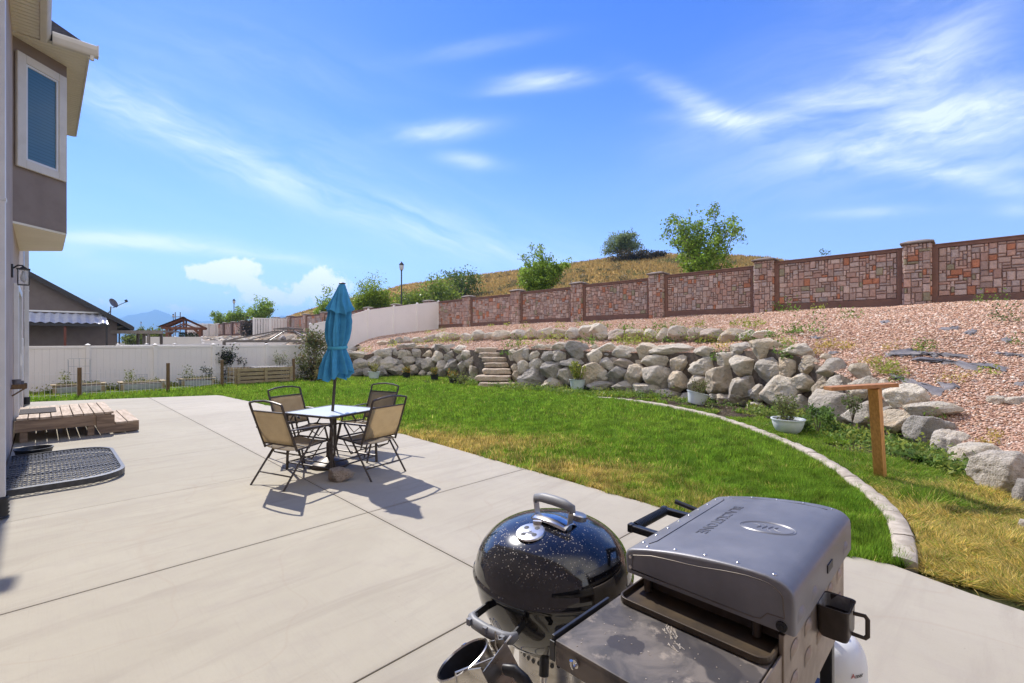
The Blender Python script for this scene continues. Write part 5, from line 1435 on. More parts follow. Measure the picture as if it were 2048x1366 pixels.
for _ in range(420):    # low weeds at the foot of the wall, in the bed
    i = random.randrange(30, NS - 40); b = C0L[i]; d = random.uniform(.1, 1.3); y = b[1] - d * random.uniform(.5, 1); x = b[0] - d * .5
    if y < 5.6 or (10.5 < y < 13.5 and random.random() < .8): continue
    weed((x, y, .0), random.uniform(.08, .22), random.randint(12, 40), random.choice([yg, gg, gg, (.15, .19, .04)]), .9, .05)
for px, py in ((1690, 880), (1720, 885), (1650, 855), (1632, 845), (1745, 905), (1790, 885), (1810, 890), (1840, 915), (1660, 870), (1610, 860), (1700, 900), (1560, 850), (1775, 905), (1735, 870)):
    for k in range(3): weed(G(px + random.uniform(-16, 16), py + random.uniform(-7, 7), 0), random.uniform(.08, .2), 42, random.choice([gg, yg, (.12, .2, .04)]), .7, .036)
for _ in range(60):      # along the back fence
    lx = random.uniform(-.3, 8.4); ly = FLY - random.uniform(.1, 1.2); p = L(lx, ly); weed(p, random.uniform(.1, .28), 35, random.choice([yg, gg, (.2, .19, .06)]), .9, .06)
Cw = np.concatenate(cl); colw = np.concatenate(cc)
V, Fq = leaf_quads(Cw[:, :3], Cw[:, 3], .45, .5)
tag(np_mesh('weeds', V, Fq, M['leaf_small'], cols=np.concatenate([colw, np.ones((len(colw), 1))], 1)), kind='stuff', label='yellow green weeds sprouting between the boulders and through the gravel', cat='weeds')

def strap_plant(name, label, loc, r, n, col):
    root = thing(name, label, 'plant', loc); V = []; Fq = []; cols = []
    for i in range(n):
        a = random.uniform(0, 6.28); l = r * random.uniform(.7, 1.2); w = r * .11; b = len(V)
        for j in range(5):
            t = j / 4; rr = l * t; z = .75 * l * (t - .55 * t * t) * 1.2; ww = w * (1 - .9 * t ** 2) * (.5 + min(t * 3, .5))
            dx, dy = math.cos(a), math.sin(a)
            V += [(dx * rr - dy * ww, dy * rr + dx * ww, z), (dx * rr, dy * rr, z - ww * .4), (dx * rr + dy * ww, dy * rr - dx * ww, z)]
        for j in range(4):
            q = b + j * 3; Fq += [(q, q + 3, q + 4, q + 1), (q + 1, q + 4, q + 5, q + 2)]; 
        k = random.uniform(.7, 1.3); cols += [(col[0] * k, col[1] * k, col[2] * k, 1)] * 8
    np_mesh('leaves', np.array(V), np.array(Fq), M['leaf_small'], cols=cols, smooth=True, parent=root)
strap_plant('leafy_weed', 'green strap leaved plant right of the wooden post by the dark boulder', G(1838, 925, 0), .30, 26, (.10, .17, .03))
strap_plant('leafy_weed', 'small strap leaved plant at the left of the blue grey boulder', G(1714, 870, .05), .2, 16, (.10, .17, .03))
shrub('garden_shrub', 'low dark green shrub between the round white pot and the post', G(1635, 865, 0), .30, .42, 800, .06, (.11, .18, .04), mat=M['leaf_small'])
shrub('garden_shrub', 'feathery pale green plant growing out beside the shaded boulder', P(1705, 842, 8.2), .2, .45, 220, .05, (.12, .15, .05), mat=M['leaf_small'])
shrub('garden_shrub', 'tall shrub with brown seed heads at the left corner of the white fences', (P(627, 0, 20.6).x, 20.6, 0), .85, 1.95, 2800, .11, (.16, .18, .07), alt=(.20, .15, .07), mat=M['leaf_small'])
shrub('garden_shrub', 'tan dried bush beside the tall shrub behind the umbrella', (P(648, 0, 19.8).x, 19.8, 0), .5, .65, 900, .09, (.34, .29, .12), mat=M['leaf_small'])
shrub('garden_shrub', 'dark leaved bush with round seed heads left of the pallet planter', (P(455, 0, 18.9).x, 18.9, 0), .55, 1.25, 800, .09, (.06, .08, .035), alt=(.05, .04, .05), mat=M['leaf_small'])
shrub('garden_shrub', 'spiky bush with dark seed heads behind the pallet planter', (P(487, 0, 19.5).x, 19.5, 0), .5, 1.15, 600, .09, (.07, .09, .04), alt=(.05, .04, .05), mat=M['leaf_small'])
shrub('garden_shrub', 'wispy yellow green plant behind the pallet planter', (P(563, 0, 19.8).x, 19.8, 0), .42, 1.15, 520, .08, (.15, .17, .06), mat=M['leaf_small'], aspect=.25)
shrub('garden_shrub', 'thin dark stemmed plant with seed heads beside the third planter box', (P(414, 0, 17.6).x, 17.6, 0), .3, .72, 260, .07, (.05, .055, .03), mat=M['leaf_small'])
shrub('garden_shrub', 'loose green bush at the left of the lowest stone step', G(922, 770, 0), .45, .62, 420, .07, (.16, .18, .05), mat=M['leaf_small'])

# ---------------------------------------------------------------- bird-table post
pb = G(1762, 955, 0)
root = thing('wooden_post', 'leaning cedar post with a flat board on top beside the kerb', 'wooden post', pb, R(33))
top = P(1749, 775, 5.3) - pb
top = Matrix.Rotation(R(-33), 3, 'Z') @ top
mb = MB(); mb.bar((0, 0, -.1), top, .10, .10, up=(0, 1, 0)); mb.build('post', M['cedar'], root, bevel=.004, smooth=False)
bl = Matrix.Rotation(R(-33), 3, 'Z') @ (P(1655, 777, 5.3) - pb); br_ = Matrix.Rotation(R(-33), 3, 'Z') @ (P(1788, 769.5, 5.3) - pb)
mb = MB(); mb.bar(bl, br_, .14, .042); mb.build('board', M['cedar_flat'], root, bevel=.003, smooth=False)

# ---------------------------------------------------------------- exposed weed barrier and drip line on the gravel
def cloth(label, pts, th=.012, sub=14, name='weed_barrier'):
    """ragged piece of fabric lying on the slope; pts is its outline in photo pixels"""
    c = np.mean(pts, 0); ring = []
    for i in range(len(pts)):
        a, b = np.array(pts[i]), np.array(pts[(i + 1) % len(pts)])
        for j in range(4):
            q = a + (b - a) * j / 4 + RNG.normal(size=2) * np.linalg.norm(b - a) * .05
            ring.append(q)
    vs = []; fs = []; n = len(ring)
    for lev, k in ((0, 1.0), (1, .8), (2, .5), (3, .2)):
        for q in ring:
            p = c + (q - c) * k; h = terrain_hit(*p)
            vs.append((h.x, h.y, h.z + .012 + (-.012 if lev == 0 else .014) + random.uniform(0, .024)))
    for l in range(3):
        for i in range(n):
            j = (i + 1) % n; fs.append((l * n + i, l * n + j, (l + 1) * n + j, (l + 1) * n + i))
    fs.append(tuple(3 * n + i for i in range(n)))
    mb = MB(); mb.add(vs, fs); o = mb.build(name, M['fabric_black'], angle=179)
    return tag(o, label, 'weed fabric', 'scraps of black weed fabric on the gravel')
cloth('large crumpled black weed fabric behind the boulders right of the post board', [(1778, 748), (1800, 752), (1850, 768), (1890, 780), (1880, 795), (1850, 785), (1815, 770), (1785, 758)])
cloth('folded grey fabric flap right of the crumpled black sheet', [(1875, 768), (1915, 772), (1925, 780), (1890, 782)])
cloth('long strip of dark fabric in the middle of the gravel slope', [(1815, 716), (1880, 718), (1960, 730), (2020, 738), (2010, 744), (1930, 736), (1850, 725)])
cloth('thin black fabric edge above the long dark strip', [(1766, 705), (1850, 709), (1945, 713), (1940, 716), (1850, 715), (1780, 710)])
cloth('small bare fabric patch high on the gravel near the wall', [(1756, 645), (1775, 641), (1782, 645), (1765, 649)])
cloth('dark fabric patch in the middle of the upper gravel', [(1925, 668), (1945, 660), (1958, 664), (1940, 672)])
cloth('round fabric patch near the right edge of the gravel', [(2002, 681), (2015, 677), (2025, 683), (2012, 687)])
cloth('flat fabric sliver left of the middle upper patch', [(1875, 660), (1900, 656), (1925, 657), (1900, 662)])
cloth('short black fabric sliver beside the grey boulder with a flat stone', [(1655, 708), (1668, 704), (1682, 707), (1665, 710)])
cloth('pale fabric scrap on the gravel above the tan boulder', [(1622, 676), (1632, 673), (1645, 677), (1632, 680)])
cloth('thin fabric edge at the far right of the gravel', [(1985, 708), (2015, 709), (2050, 713), (2050, 716), (2010, 713)])
cloth('lower fabric sliver at the far right edge', [(2028, 769), (2050, 768), (2060, 772), (2040, 774)])

# ---------------------------------------------------------------- planters and wire garden fence
def planter(label, px, Y, w, d=.62, h=.3):
    root = thing('planter_box', label, 'planter box', (P(px, 0, Y).x, Y, -.03), R(45), 'low planter boxes by the back fence')
    mb = MB(); 
    for s in (-1, 1):
        mb.box((s * (w / 2 - .02), 0, h / 2 - .02), (.03, d - .06, h - .08)); mb.box((0, s * (d / 2 - .02), h / 2 - .02), (w - .06, .03, h - .08))
    mb.build('side_panels', M['galv'], root, smooth=False)
    for x in (-w / 2 + .04, w / 2 - .04):
        for y in (-d / 2 + .04, d / 2 - .04): mb = MB(); mb.box((x, y, h / 2 - .01), (.09, .09, h - .02)); mb.build('corner_post', M['planterwood'], root, smooth=False, bevel=.004)
    mb = MB()
    for s in (-1, 1):
        mb.box((0, s * (d / 2 - .03), h + .012), (w + .1, .13, .032)); mb.box((s * (w / 2 - .01), 0, h + .012), (.13, d - .19, .032))
    mb.build('rim', M['planterwood'], root, smooth=False, bevel=.004)
    mb = MB(); mb.box((0, 0, h - .07), (w - .1, d - .1, .04)); mb.build('soil', M['soil'], root, smooth=False)
    Cs = np.stack([RNG.uniform(-w * .42, w * .42, 140), RNG.uniform(-d * .36, d * .36, 140), h + np.abs(RNG.normal(size=140)) * .05], 1)
    tall = RNG.normal(size=(120, 3)) * np.array([.07, .07, .12]) + np.array([-w * .28, 0, h + .2]); Cs = np.concatenate([Cs, tall]); Cs[:, 2] = np.maximum(Cs[:, 2], h)
    V, Fq = leaf_quads(Cs, np.full(len(Cs), .06), .6, .5); np_mesh('plants', V, Fq, M['leaf_small'], cols=leaf_cols(len(Cs), (.16, .19, .04), .35, (.25, .24, .08), .3), parent=root)
    return root
planter('left low planter box with corrugated sides under the wire trellis', 158, 15.0, 1.2)
planter('middle low planter box with a small wire hoop, between the two left posts', 284, 15.9, 1.15)
planter('right low planter box, shorter, near the pallet planter', 393, 17.3, 1.0)
def trellis(label, px, Y, w, h, base):
    root = thing('wire_trellis', label, 'trellis', (P(px, 0, Y).x, Y, base), R(45)); mb = MB()
    for x in np.linspace(-w / 2, w / 2, 5): mb.tube([(x, 0, 0), (x * 1.08, 0, h * (1 - .03 * random.random()))], .004, 4)
    for z in np.linspace(.12, 1, 4): mb.tube([(-w / 2, 0, h * z), (w / 2, 0, h * z)], .004, 4)
    for x in (-w / 2, w / 2): mb.tube([(x, .2, 0), (x, .2, h * .95)], .004, 4); mb.tube([(x, 0, h * .9), (x, .2, h * .9)], .004, 4)
    mb.build('wires', M['galv'], root)
trellis('tall square wire trellis standing in the left planter box', 159, 15.0, .5, .85, .24)
trellis('small wire hoop cage in the middle planter box', 284, 15.9, .28, .28, .24)
root = thing('pallet_planter', 'large raised planter of pallet boards with dry soil below the gazebo', 'planter', (P(522, 0, 18.8).x, 18.8, 0), R(45))
w, d, h = 2.0, 1.15, .62
mb = MB()
for k in range(4):
    z = .08 + k * .155
    for s in (-1, 1): mb.box((0, s * d / 2, z), (w, .022, .115)); mb.box((s * w / 2, 0, z), (.022, d - .05, .115))
mb.build('slats', M['planterwood'], root, smooth=False, bevel=.003)
mb = MB()
for x in (-w / 2 + .05, 0, w / 2 - .05):
    for s in (-1, 1): mb.box((x, s * (d / 2 + .03), h / 2), (.1, .04, h))
for s in (-1, 1): mb.box((s * (w / 2 + .03), -d / 2 + .1, h / 2), (.04, .1, h)); mb.box((s * (w / 2 + .03), d / 2 - .1, h / 2), (.04, .1, h))
mb.build('stakes', M['planterwood'], root, smooth=False, bevel=.003)
mb = MB(); mb.box((0, 0, h / 2 - .04), (w - .06, d - .06, h - .12)); mb.build('soil', M['soil'], root, smooth=False)
mb = MB(); mb.box((.3, -.1, h - .02), (1.3, .7, .05)); mb.build('liner', M['fabric_black'], root, smooth=False, bevel=.01)
GF = [(159, 793, 735), (336, 782, 726), (444, 771, 720), (587, 763, 717)]
p0 = G(GF[0][0], GF[0][1], 0)
root = thing('garden_fence', 'thin wire garden fence on four short brown posts in front of the planters', 'garden fence', p0)
pts = [G(a, b, 0) - p0 for a, b, c in GF]
for (a, b, c), q in zip(GF, pts):
    Y = (q + p0).y; hh = (b - c) / F * Y
    mb = MB(); mb.box((q.x, q.y, hh / 2 - .1), (.095, .095, hh + .2), rz=R(40)); mb.build('post', M['postwood'], root, smooth=False, bevel=.004)
start = L(LX0 + .1, 18.7) - p0
line = [start] + pts
mb = MB()
for i in range(len(line) - 1):
    a, b = line[i], line[i + 1]; a = Vector((a.x, a.y, 0)); b = Vector((b.x, b.y, 0)); n = int((b - a).length / .105)
    for j in range(n):
        q = a.lerp(b, (j + .5) / n); mb.tube([q + Vector((0, 0, .02)), q + Vector((random.uniform(-.012, .012), 0, .78 + random.uniform(-.03, .03)))], .0055, 3, caps=False)
    for z in (.1, .3, .5, .7): mb.tube([a + Vector((0, 0, z)), a.lerp(b, .5) + Vector((0, 0, z - .02)), b + Vector((0, 0, z))], .004, 3, caps=False)
mb.build('wire_mesh', M['whitepaint'], root)
# ================================================================ the house at the left
H = thing('house', 'beige stucco house at the left edge with a taupe upper bay and cream soffits', 'house', (0, 0, 0), R(45))
WL = -.33
mb = MB(); mb.box((WL - 3, 2.7, 3.25), (6, 29.6, 6.5)); mb.build('wall', M['stucco'], H, smooth=False)
# main eave
mb = MB()
for i in range(int((10.72 + 2) / .105)): mb.box((WL + .155, 10.68 - i * .105, 6.512), (.31, .093, .02))
mb.box((WL + .155, -7, 6.512), (.31, 10, .02)); mb.box((WL + .155, 1, 6.535), (.31, 19.5, .02)); mb.build('eave_soffit', M['soffit'], H, smooth=False)
mb = MB(); mb.prism([(-.02, 6.47), (-.02, 6.63), (.09, 6.65), (.105, 6.63), (.10, 6.57), (.07, 6.5), (.05, 6.475)], -12, 10.74, Matrix(((1, 0, 0, 0), (0, 0, 1, 0), (0, 1, 0, 0), (0, 0, 0, 1))))
mb.build('gutter', M['trim'], H, smooth=False)
mb = MB(); mb.prism([(.02, 6.63), (.02, 6.70), (-4, 8.7), (-4, 8.6)], -12, 17.8, Matrix(((1, 0, 0, 0), (0, 0, 1, 0), (0, 1, 0, 0), (0, 0, 0, 1))))
mb.build('roof', M['shingle'], H, smooth=False)
# bay
bayp = [(WL - .02, 10.88), (.31, 11.48), (.31, 13.57), (WL - .02, 14.2)]
mb = MB(); mb.prism(bayp, 3.55, 6.5); bay = mb.build('bay', M['stucco_dark'], H, smooth=False)
mb = MB(); mb.prism([(WL - .01, 10.88), (.30, 11.485), (.30, 13.565), (WL - .01, 14.2)], 3.515, 3.549); mb.build('bay_underside', M['soffit'], bay, smooth=False)
mb = MB()
for i in range(43): mb.box((.11, 10.82 + i * .105, 6.511), (.88, .093, .022))
mb.box((.11, 13.02, 6.537), (.88, 4.5, .02))
mb.build('bay_soffit', M['soffit'], bay, smooth=False)
mb = MB(); g = [(0, 6.47), (0, 6.63), (-.11, 6.65), (-.125, 6.63), (-.12, 6.57), (-.09, 6.5), (-.07, 6.475)]
mb.prism([(10.74 + a, z) for a, z in g], .12, .665, Matrix(((0, 0, 1, 0), (1, 0, 0, 0), (0, 1, 0, 0), (0, 0, 0, 1))))
mb.box((.675, 10.69, 6.57), (.02, .14, .19)); mb.box((.565, 13, 6.56), (.03, 4.4, .15)); mb.tube([(.60, 10.68, 6.48), (.60, 10.68, 6.40)], .03, 8)
mb.build('bay_gutter', M['trim'], bay, smooth=False, bevel=.004)
mb = MB(); mb.add([(.58, 10.76, 6.66), (.58, 15.3, 6.66), (-.4, 14.6, 7.5), (-.4, 11.5, 7.5), (-.4, 10.76, 6.66), (-.4, 15.3, 6.66)], [(0, 1, 2, 3), (0, 3, 4), (1, 5, 2)])
mb.build('bay_roof', M['shingle'], bay, smooth=False)
def face(bay_o, a, b):      # frame on the angled face
    a = Vector(a + (0,)); b = Vector(b + (0,)); t = (b - a).normalized(); n = Vector((t.y, -t.x, 0)); return a, t, n, (b - a).length
a, t, n, Lf = face(bay, (WL, 10.872), (.31, 11.48))
def fp(u_, z, o): return a + t * u_ + n * o + Vector((0, 0, z))
def fbox(mb, u0, u1, z0, z1, o0, o1):
    vs = [fp(u0, z0, o0), fp(u1, z0, o0), fp(u1, z1, o0), fp(u0, z1, o0), fp(u0, z0, o1), fp(u1, z0, o1), fp(u1, z1, o1), fp(u0, z1, o1)]
    mb.add(vs, [(3, 2, 1, 0), (4, 5, 6, 7), (0, 1, 5, 4), (1, 2, 6, 5), (2, 3, 7, 6), (3, 0, 4, 7)])
mb = MB(); u0, u1, z0, z1 = .035, .845, 4.44, 6.28; w = .135
fbox(mb, u0, u0 + w, z0, z1, 0, .045); fbox(mb, u1 - w, u1, z0, z1, 0, .045); fbox(mb, u0 + w, u1 - w, z0, z0 + w, 0, .044); fbox(mb, u0 + w, u1 - w, z1 - w, z1, 0, .044)
win = mb.build('window', M['trim'], bay, smooth=False, bevel=.008)
mb = MB(); v0, v1, y0, y1 = u0 + w, u1 - w, z0 + w, z1 - w; w2 = .035
fbox(mb, v0, v0 + w2, y0, y1, 0, .028); fbox(mb, v1 - w2, v1, y0, y1, 0, .028); fbox(mb, v0 + w2, v1 - w2, y0, y0 + w2, 0, .027); fbox(mb, v0 + w2, v1 - w2, y1 - w2, y1, 0, .027)
mb.build('frame', M['whitepaint'], win, smooth=False, bevel=.003)
mb = MB(); fbox(mb, v0 + w2, v1 - w2, y0 + w2, y1 - w2, -.01, .010); mb.build('pane', M['pane'], win, smooth=False)
# downspouts
def downspout(ly, lx, top):
    mb = MB(); mb.box((lx, ly, (top + .2) / 2), (.085, .085, top - .2)); 
    for i in range(2): mb.box((lx, ly, (2.94, 5.2)[i]), (.1, .1, .03))
    d = mb.build('downspout', M['whitepaint'], H, smooth=False, bevel=.006)
    mb = MB(); pr = []
    for i in range(12): pr += [(.058 + .012 * (i % 2), .20 - i * .017)]
    mb.lathe(pr[::-1], 16, c=(lx, ly, .0)); mb.build('drain_boot', M['black_plastic'], d, angle=179)
downspout(6.4, WL + .05, 6.45); downspout(17.38, WL + .05, 6.45)
# door beside the deck
mb = MB()
mb.box((WL + .03, 11.25, 1.40), (.06, .12, 2.15)); mb.box((WL + .03, 13.15, 1.40), (.06, .12, 2.15)); mb.box((WL + .03, 12.2, 2.53), (.06, 2.02, .12)); mb.box((WL + .02, 12.2, 1.4), (.04, .09, 2.05))
dr_ = mb.build('patio_door', M['whitepaint'], H, smooth=False, bevel=.006)
mb = MB(); mb.box((WL + .006, 12.2, 1.42), (.012, 1.75, 2.05)); mb.build('pane', M['dark_glass'], dr_, smooth=False)
mb = MB(); mb.box((WL + .07, 12.3, 1.3), (.03, .03, .22)); mb.build('handle', M['whitepaint'], dr_, smooth=False)
mb = MB(); mb.box((WL + .025, 14.5, 1.2), (.05, .3, 1.0)); mb.build('meter_panel', M['whitepaint'], H, smooth=False, bevel=.01)
# lantern
ln = thing('wall_lantern', 'black coach lantern with clear glass on the house wall below the bay', 'wall lamp', L(WL, 10.37, 2.62), R(45))
mb = MB(); mb.box((.012, 0, .08), (.024, .1, .2)); mb.tube([(.02, 0, .12), (.07, 0, .17), (.12, 0, .17), (.13, 0, .13)], .012, 8); mb.build('bracket', M['black_metal'], ln, bevel=.004)
mb = MB(); mb.box((.13, 0, .115), (.15, .15, .015)); mb.box((.13, 0, .135), (.10, .10, .03), taper=.4); mb.box((.13, 0, -.125), (.13, .13, .012)); mb.tube([(.13, 0, .14), (.13, 0, .17)], .008, 6)
for x in (-.06, .06):
    for y in (-.06, .06): mb.box((.13 + x, y, -.005), (.012, .012, .24))
mb.build('cage', M['black_metal'], ln, smooth=False)
mb = MB(); mb.box((.13, 0, -.005), (.105, .105, .225)); mb.build('glass', M['clear_glass'], ln, smooth=False)
mb = MB(); mb.lathe([(.001, -.08), (.03, -.06), (.035, 0), (.02, .05), (.015, .09)], 12, c=(.13, 0, 0)); mb.build('bulb', M['lampglass'], ln)
sh = thing('wall_shelf', 'small brown wall mounted tray with dark pots on the house wall', 'wall shelf', L(WL, 10.3, .93), R(45))
mb = MB(); mb.box((.085, 0, 0), (.17, .3, .02)); mb.box((.165, 0, .03), (.012, .3, .06)); mb.box((.085, -.144, .03), (.15, .012, .06)); mb.box((.085, .144, .03), (.15, .012, .06)); mb.bar((.01, 0, -.12), (.15, 0, -.01), .02, .02); mb.build('tray', M['postwood'], sh, smooth=False, bevel=.003)
mb = MB(); mb.lathe([(.001, .01), (.04, .01), (.05, .13), (.045, .13), (.036, .03)], 14, c=(.06, -.05, 0)); mb.lathe([(.001, .01), (.03, .01), (.04, .1), (.036, .1)], 14, c=(.1, .07, 0)); mb.build('holder', M['fabric_black'], sh)

# ---------------------------------------------------------------- wooden deck and step
D = thing('wooden_deck', 'low weathered timber landing with one side step against the house wall', 'deck', L(WL, 10.9, 0), R(45))
# local: x out from the wall 0..1.25, y along 0..1.8
mb = MB(); nb_ = 9; bw = 1.20 / nb_
for i in range(nb_): mb.box((.035 + bw * (i + .5), .9 + random.uniform(-.012, .012), .375 + random.uniform(-.003, .003)), (bw - .011, 1.86, .036), rz=random.uniform(-.003, .003))
mb.build('deck_boards', M['wood_deck'], D, smooth=False, bevel=.004)
mb = MB()
for y in (.0, 1.8): mb.box((.60, y, .265), (1.16, .038, .18))
mb.box((1.185, .9, .27), (.038, 1.75, .17)); mb.box((.06, .9, .27), (.038, 1.7, .17)); mb.box((.62, .9, .285), (.038, 1.7, .13)); mb.build('frame', M['wood_old'], D, smooth=False, bevel=.004)
for x, y in ((.93, .05), (.93, 1.75), (.12, .06), (.12, 1.74)):
    mb = MB(); mb.box((x, y, .09), (.09, .09, .18)); mb.build('leg', M['wood_old'], D, smooth=False, bevel=.004)
mb = MB()
for y in (-.022, 1.82):
    mb.prism([(1.05, .02), (1.58, .02), (1.58, .165), (1.24, .165), (1.24, .34), (1.0, .34), (1.0, .12)], y - .018, y + .018, Matrix(((1, 0, 0, 0), (0, 0, 1, 0), (0, 1, 0, 0), (0, 0, 0, 1))))
mb.box((1.56, .9, .095), (.036, 1.78, .14))
st_ = mb.build('step', M['wood_old'], D, smooth=False, bevel=.004)
mb = MB()
for i in range(2): mb.box((1.33 + i * .17, .9, .185), (.158, 1.9, .036))
mb.build('tread', M['wood_deck'], st_, smooth=False, bevel=.004)
mt = MB(); mt.box((.28, .95, .401), (.46, .8, .014)); o = mt.build('doormat', M['doormat'] if 'doormat' in M else pm('doormat', (.09, .075, .065), (.05, .042, .038), 40, .95, bump=.8, bscale=200), smooth=False, bevel=.003)
o.location = L(WL, 10.9, 0); o.rotation_euler = (0, 0, R(45)); tag(o, 'dark worn doormat lying on the wooden landing', 'doormat')

# ---------------------------------------------------------------- window-well covers
def well_cover(label, ly0, ly1, out):
    root = thing('window_well_cover', label, 'window well cover', L(WL, ly0, 0), R(45), 'black mesh window well covers')
    w = ly1 - ly0; zc = .085
    outl = [(.02, .03), (out - .42, .0)]
    def arc(cx, cy, r, a0, a1, n=10): return [(cx + r * math.cos(R(a0 + (a1 - a0) * i / n)), cy + r * math.sin(R(a0 + (a1 - a0) * i / n))) for i in range(n + 1)]
    r = .42
    outl = [(.02, 0)] + arc(out - r, r, r, -90, 0) + arc(out - r, w - r, r, 0, 90) + [(.02, w)]
    mb = MB(); ring = [Vector((x, y, 0)) for x, y in outl]
    # L-shaped frame: top flange and skirt
    c = Vector((out * .45, w / 2, 0)); n = len(ring)
    vs = []; fs = []
    for q in ring:
        d = (c - q); d.normalize()
        vs += [q + Vector((0, 0, .02)), q + Vector((0, 0, zc)), q + d * .055 + Vector((0, 0, zc + .004)), q + d * .055 + Vector((0, 0, zc - .018)), q + d * .008 + Vector((0, 0, zc - .018)), q + d * .008 + Vector((0, 0, .02))]
    for i in range(n):
        j = (i + 1) % n
        for k in range(6): l = (k + 1) % 6; fs.append((i * 6 + k, j * 6 + k, j * 6 + l, i * 6 + l))
    mb.add(vs, fs); mb.build('frame', M['cover'], root, smooth=False)
    mb = MB(); poly = [(x + (c.x - x) * .03, y + (c.y - y) * .03) for x, y in outl]
    def clip(px_, py_, dx, dy):
        ts = []
        for i in range(len(poly)):
            x1, y1 = poly[i]; x2, y2 = poly[(i + 1) % len(poly)]
            den = dx * (y2 - y1) - dy * (x2 - x1)
            if abs(den) < 1e-9: continue
            t_ = ((x1 - px_) * (y2 - y1) - (y1 - py_) * (x2 - x1)) / den
            s_ = ((x1 - px_) * dy - (y1 - py_) * dx) / den
            if 0 <= s_ <= 1: ts.append(t_)
        return (min(ts), max(ts)) if len(ts) >= 2 else None
    for sgn in (1, -1):
        dx, dy = math.cos(R(58)) , sgn * math.sin(R(58)); nx, ny = -dy, dx
        k = -3.0
        while k < 3.0:
            k += .060
            q = clip(c.x + nx * k, c.y + ny * k, dx, dy)
            if q and q[1] - q[0] > .05:
                p1 = Vector((c.x + nx * k + dx * q[0], c.y + ny * k + dy * q[0], zc - .01)); p2 = Vector((c.x + nx * k + dx * q[1], c.y + ny * k + dy * q[1], zc - .01))
                mb.bar(p1, p2, .010, .007)
    mb.build('mesh_grid', M['cover'], root, smooth=False)
    mb = MB()
    for f in (.36, .68): mb.bar((.04, w * f, zc - .025), (out - .05, w * f, zc - .025), .03, .025)
    mb.build('ribs', M['black_metal'], root, smooth=False)
    return root
M['cover'] = pm('cover_black_paint', (.075, .075, .08), (.05, .05, .055), 18, .38, metal=.2)
well_cover('black mesh window well cover with rounded corners in front of the wooden deck', 7.14, 9.28, 1.06)
well_cover('black mesh window well cover lying beyond the wooden deck', 13.5, 15.4, 1.0)
tub = thing('plastic_tub', 'low round black plastic tub between the well cover and the house wall', 'tub', L(-.08, 9.50, 0))
mb = MB(); mb.lathe([(.001, .005), (.175, .005), (.18, .02), (.185, .05), (.183, .055), (.195, .10), (.205, .115), (.205, .125), (.19, .125), (.18, .11), (.17, .02), (.001, .015)], 36); mb.build('tub', M['black_plastic'], tub)
# ================================================================ table, umbrella, chairs
TA = R(-26); TC = Vector((-2.36, 6.2, 0))
E1 = Vector((math.cos(TA), math.sin(TA), 0)); E2 = Vector((-math.sin(TA), math.cos(TA), 0))
T = thing('patio_table', 'square patio table with pebbled glass top and bronze frame on the slab', 'table', TC, TA)
hs = .44; rc = .06
def rrect(h, r, n=5):
    out = []
    for cx, cy, a0 in ((h - r, h - r, 0), (-h + r, h - r, 90), (-h + r, -h + r, 180), (h - r, -h + r, 270)):
        for i in range(n + 1): a = R(a0 + 90 * i / n); out.append((cx + r * math.cos(a), cy + r * math.sin(a)))
    return out
mb = MB(); mb.prism(rrect(hs - .012, rc), .712, .720); mb.build('tabletop', M['glass_top'], T, smooth=False)
mb = MB(); o_, i_ = rrect(hs, rc + .01), rrect(hs - .03, rc - .01); n = len(o_)
vs = [(x, y, .70) for x, y in o_] + [(x, y, .724) for x, y in o_] + [(x, y, .724) for x, y in i_] + [(x, y, .70) for x, y in i_]
fs = []
for i in range(n):
    j = (i + 1) % n
    for k in range(4): l = (k + 1) % 4; fs.append((k * n + i, k * n + j, l * n + j, l * n + i))
mb.add(vs, fs); mb.build('rim', M['bronze'], T, smooth=False)
for sx in (-1, 1):
    for sy in (-1, 1):
        mb = MB(); a = hs - .05; mb.tube([(sx * a, sy * a, .70), (sx * a * .98, sy * a * .98, .35), (sx * a, sy * a, .0)], .017, 10); mb.build('leg', M['bronze'], T)
mb = MB(); a = hs - .055
for z in (.085,):
    for p, q in (((-a, -a), (a, -a)), ((a, -a), (a, a)), ((a, a), (-a, a)), ((-a, a), (-a, -a))): mb.tube([p + (z,), q + (z,)], .011, 8)
mb.build('stretchers', M['bronze'], T)
mb = MB()
for p, q in (((-a, -a), (a, a)), ((-a, a), (a, -a))): mb.tube([p + (.69,), q + (.69,)], .012, 8)
mb.build('top_supports', M['bronze'], T)
mb = MB(); 
pts = [(.045 * math.cos(i * math.pi / 10), .045 * math.sin(i * math.pi / 10), .705) for i in range(20)]; mb.tube(pts, .01, 6, closed=True); mb.tube([(.0, .045, .69), (0, .045, .20)], .012, 8); mb.build('pole_ring', M['bronze'], T)

UB = thing('umbrella_base', 'round bronze weighted umbrella base under the patio table', 'umbrella base', (-2.40, 6.17, 0))
mb = MB(); mb.lathe([(.001, .0), (.235, .0), (.245, .015), (.24, .035), (.22, .05), (.15, .075), (.09, .10), (.045, .12), (.036, .14), (.036, .30), (.03, .31), (.028, .31)], 40); mb.build('foot', M['bronze'], UB)
mb = MB(); mb.tube([(.036, 0, .24), (.075, 0, .24)], .008, 8); mb.box((.085, 0, .24), (.02, .04, .02)); mb.build('knob', M['bronze'], UB)

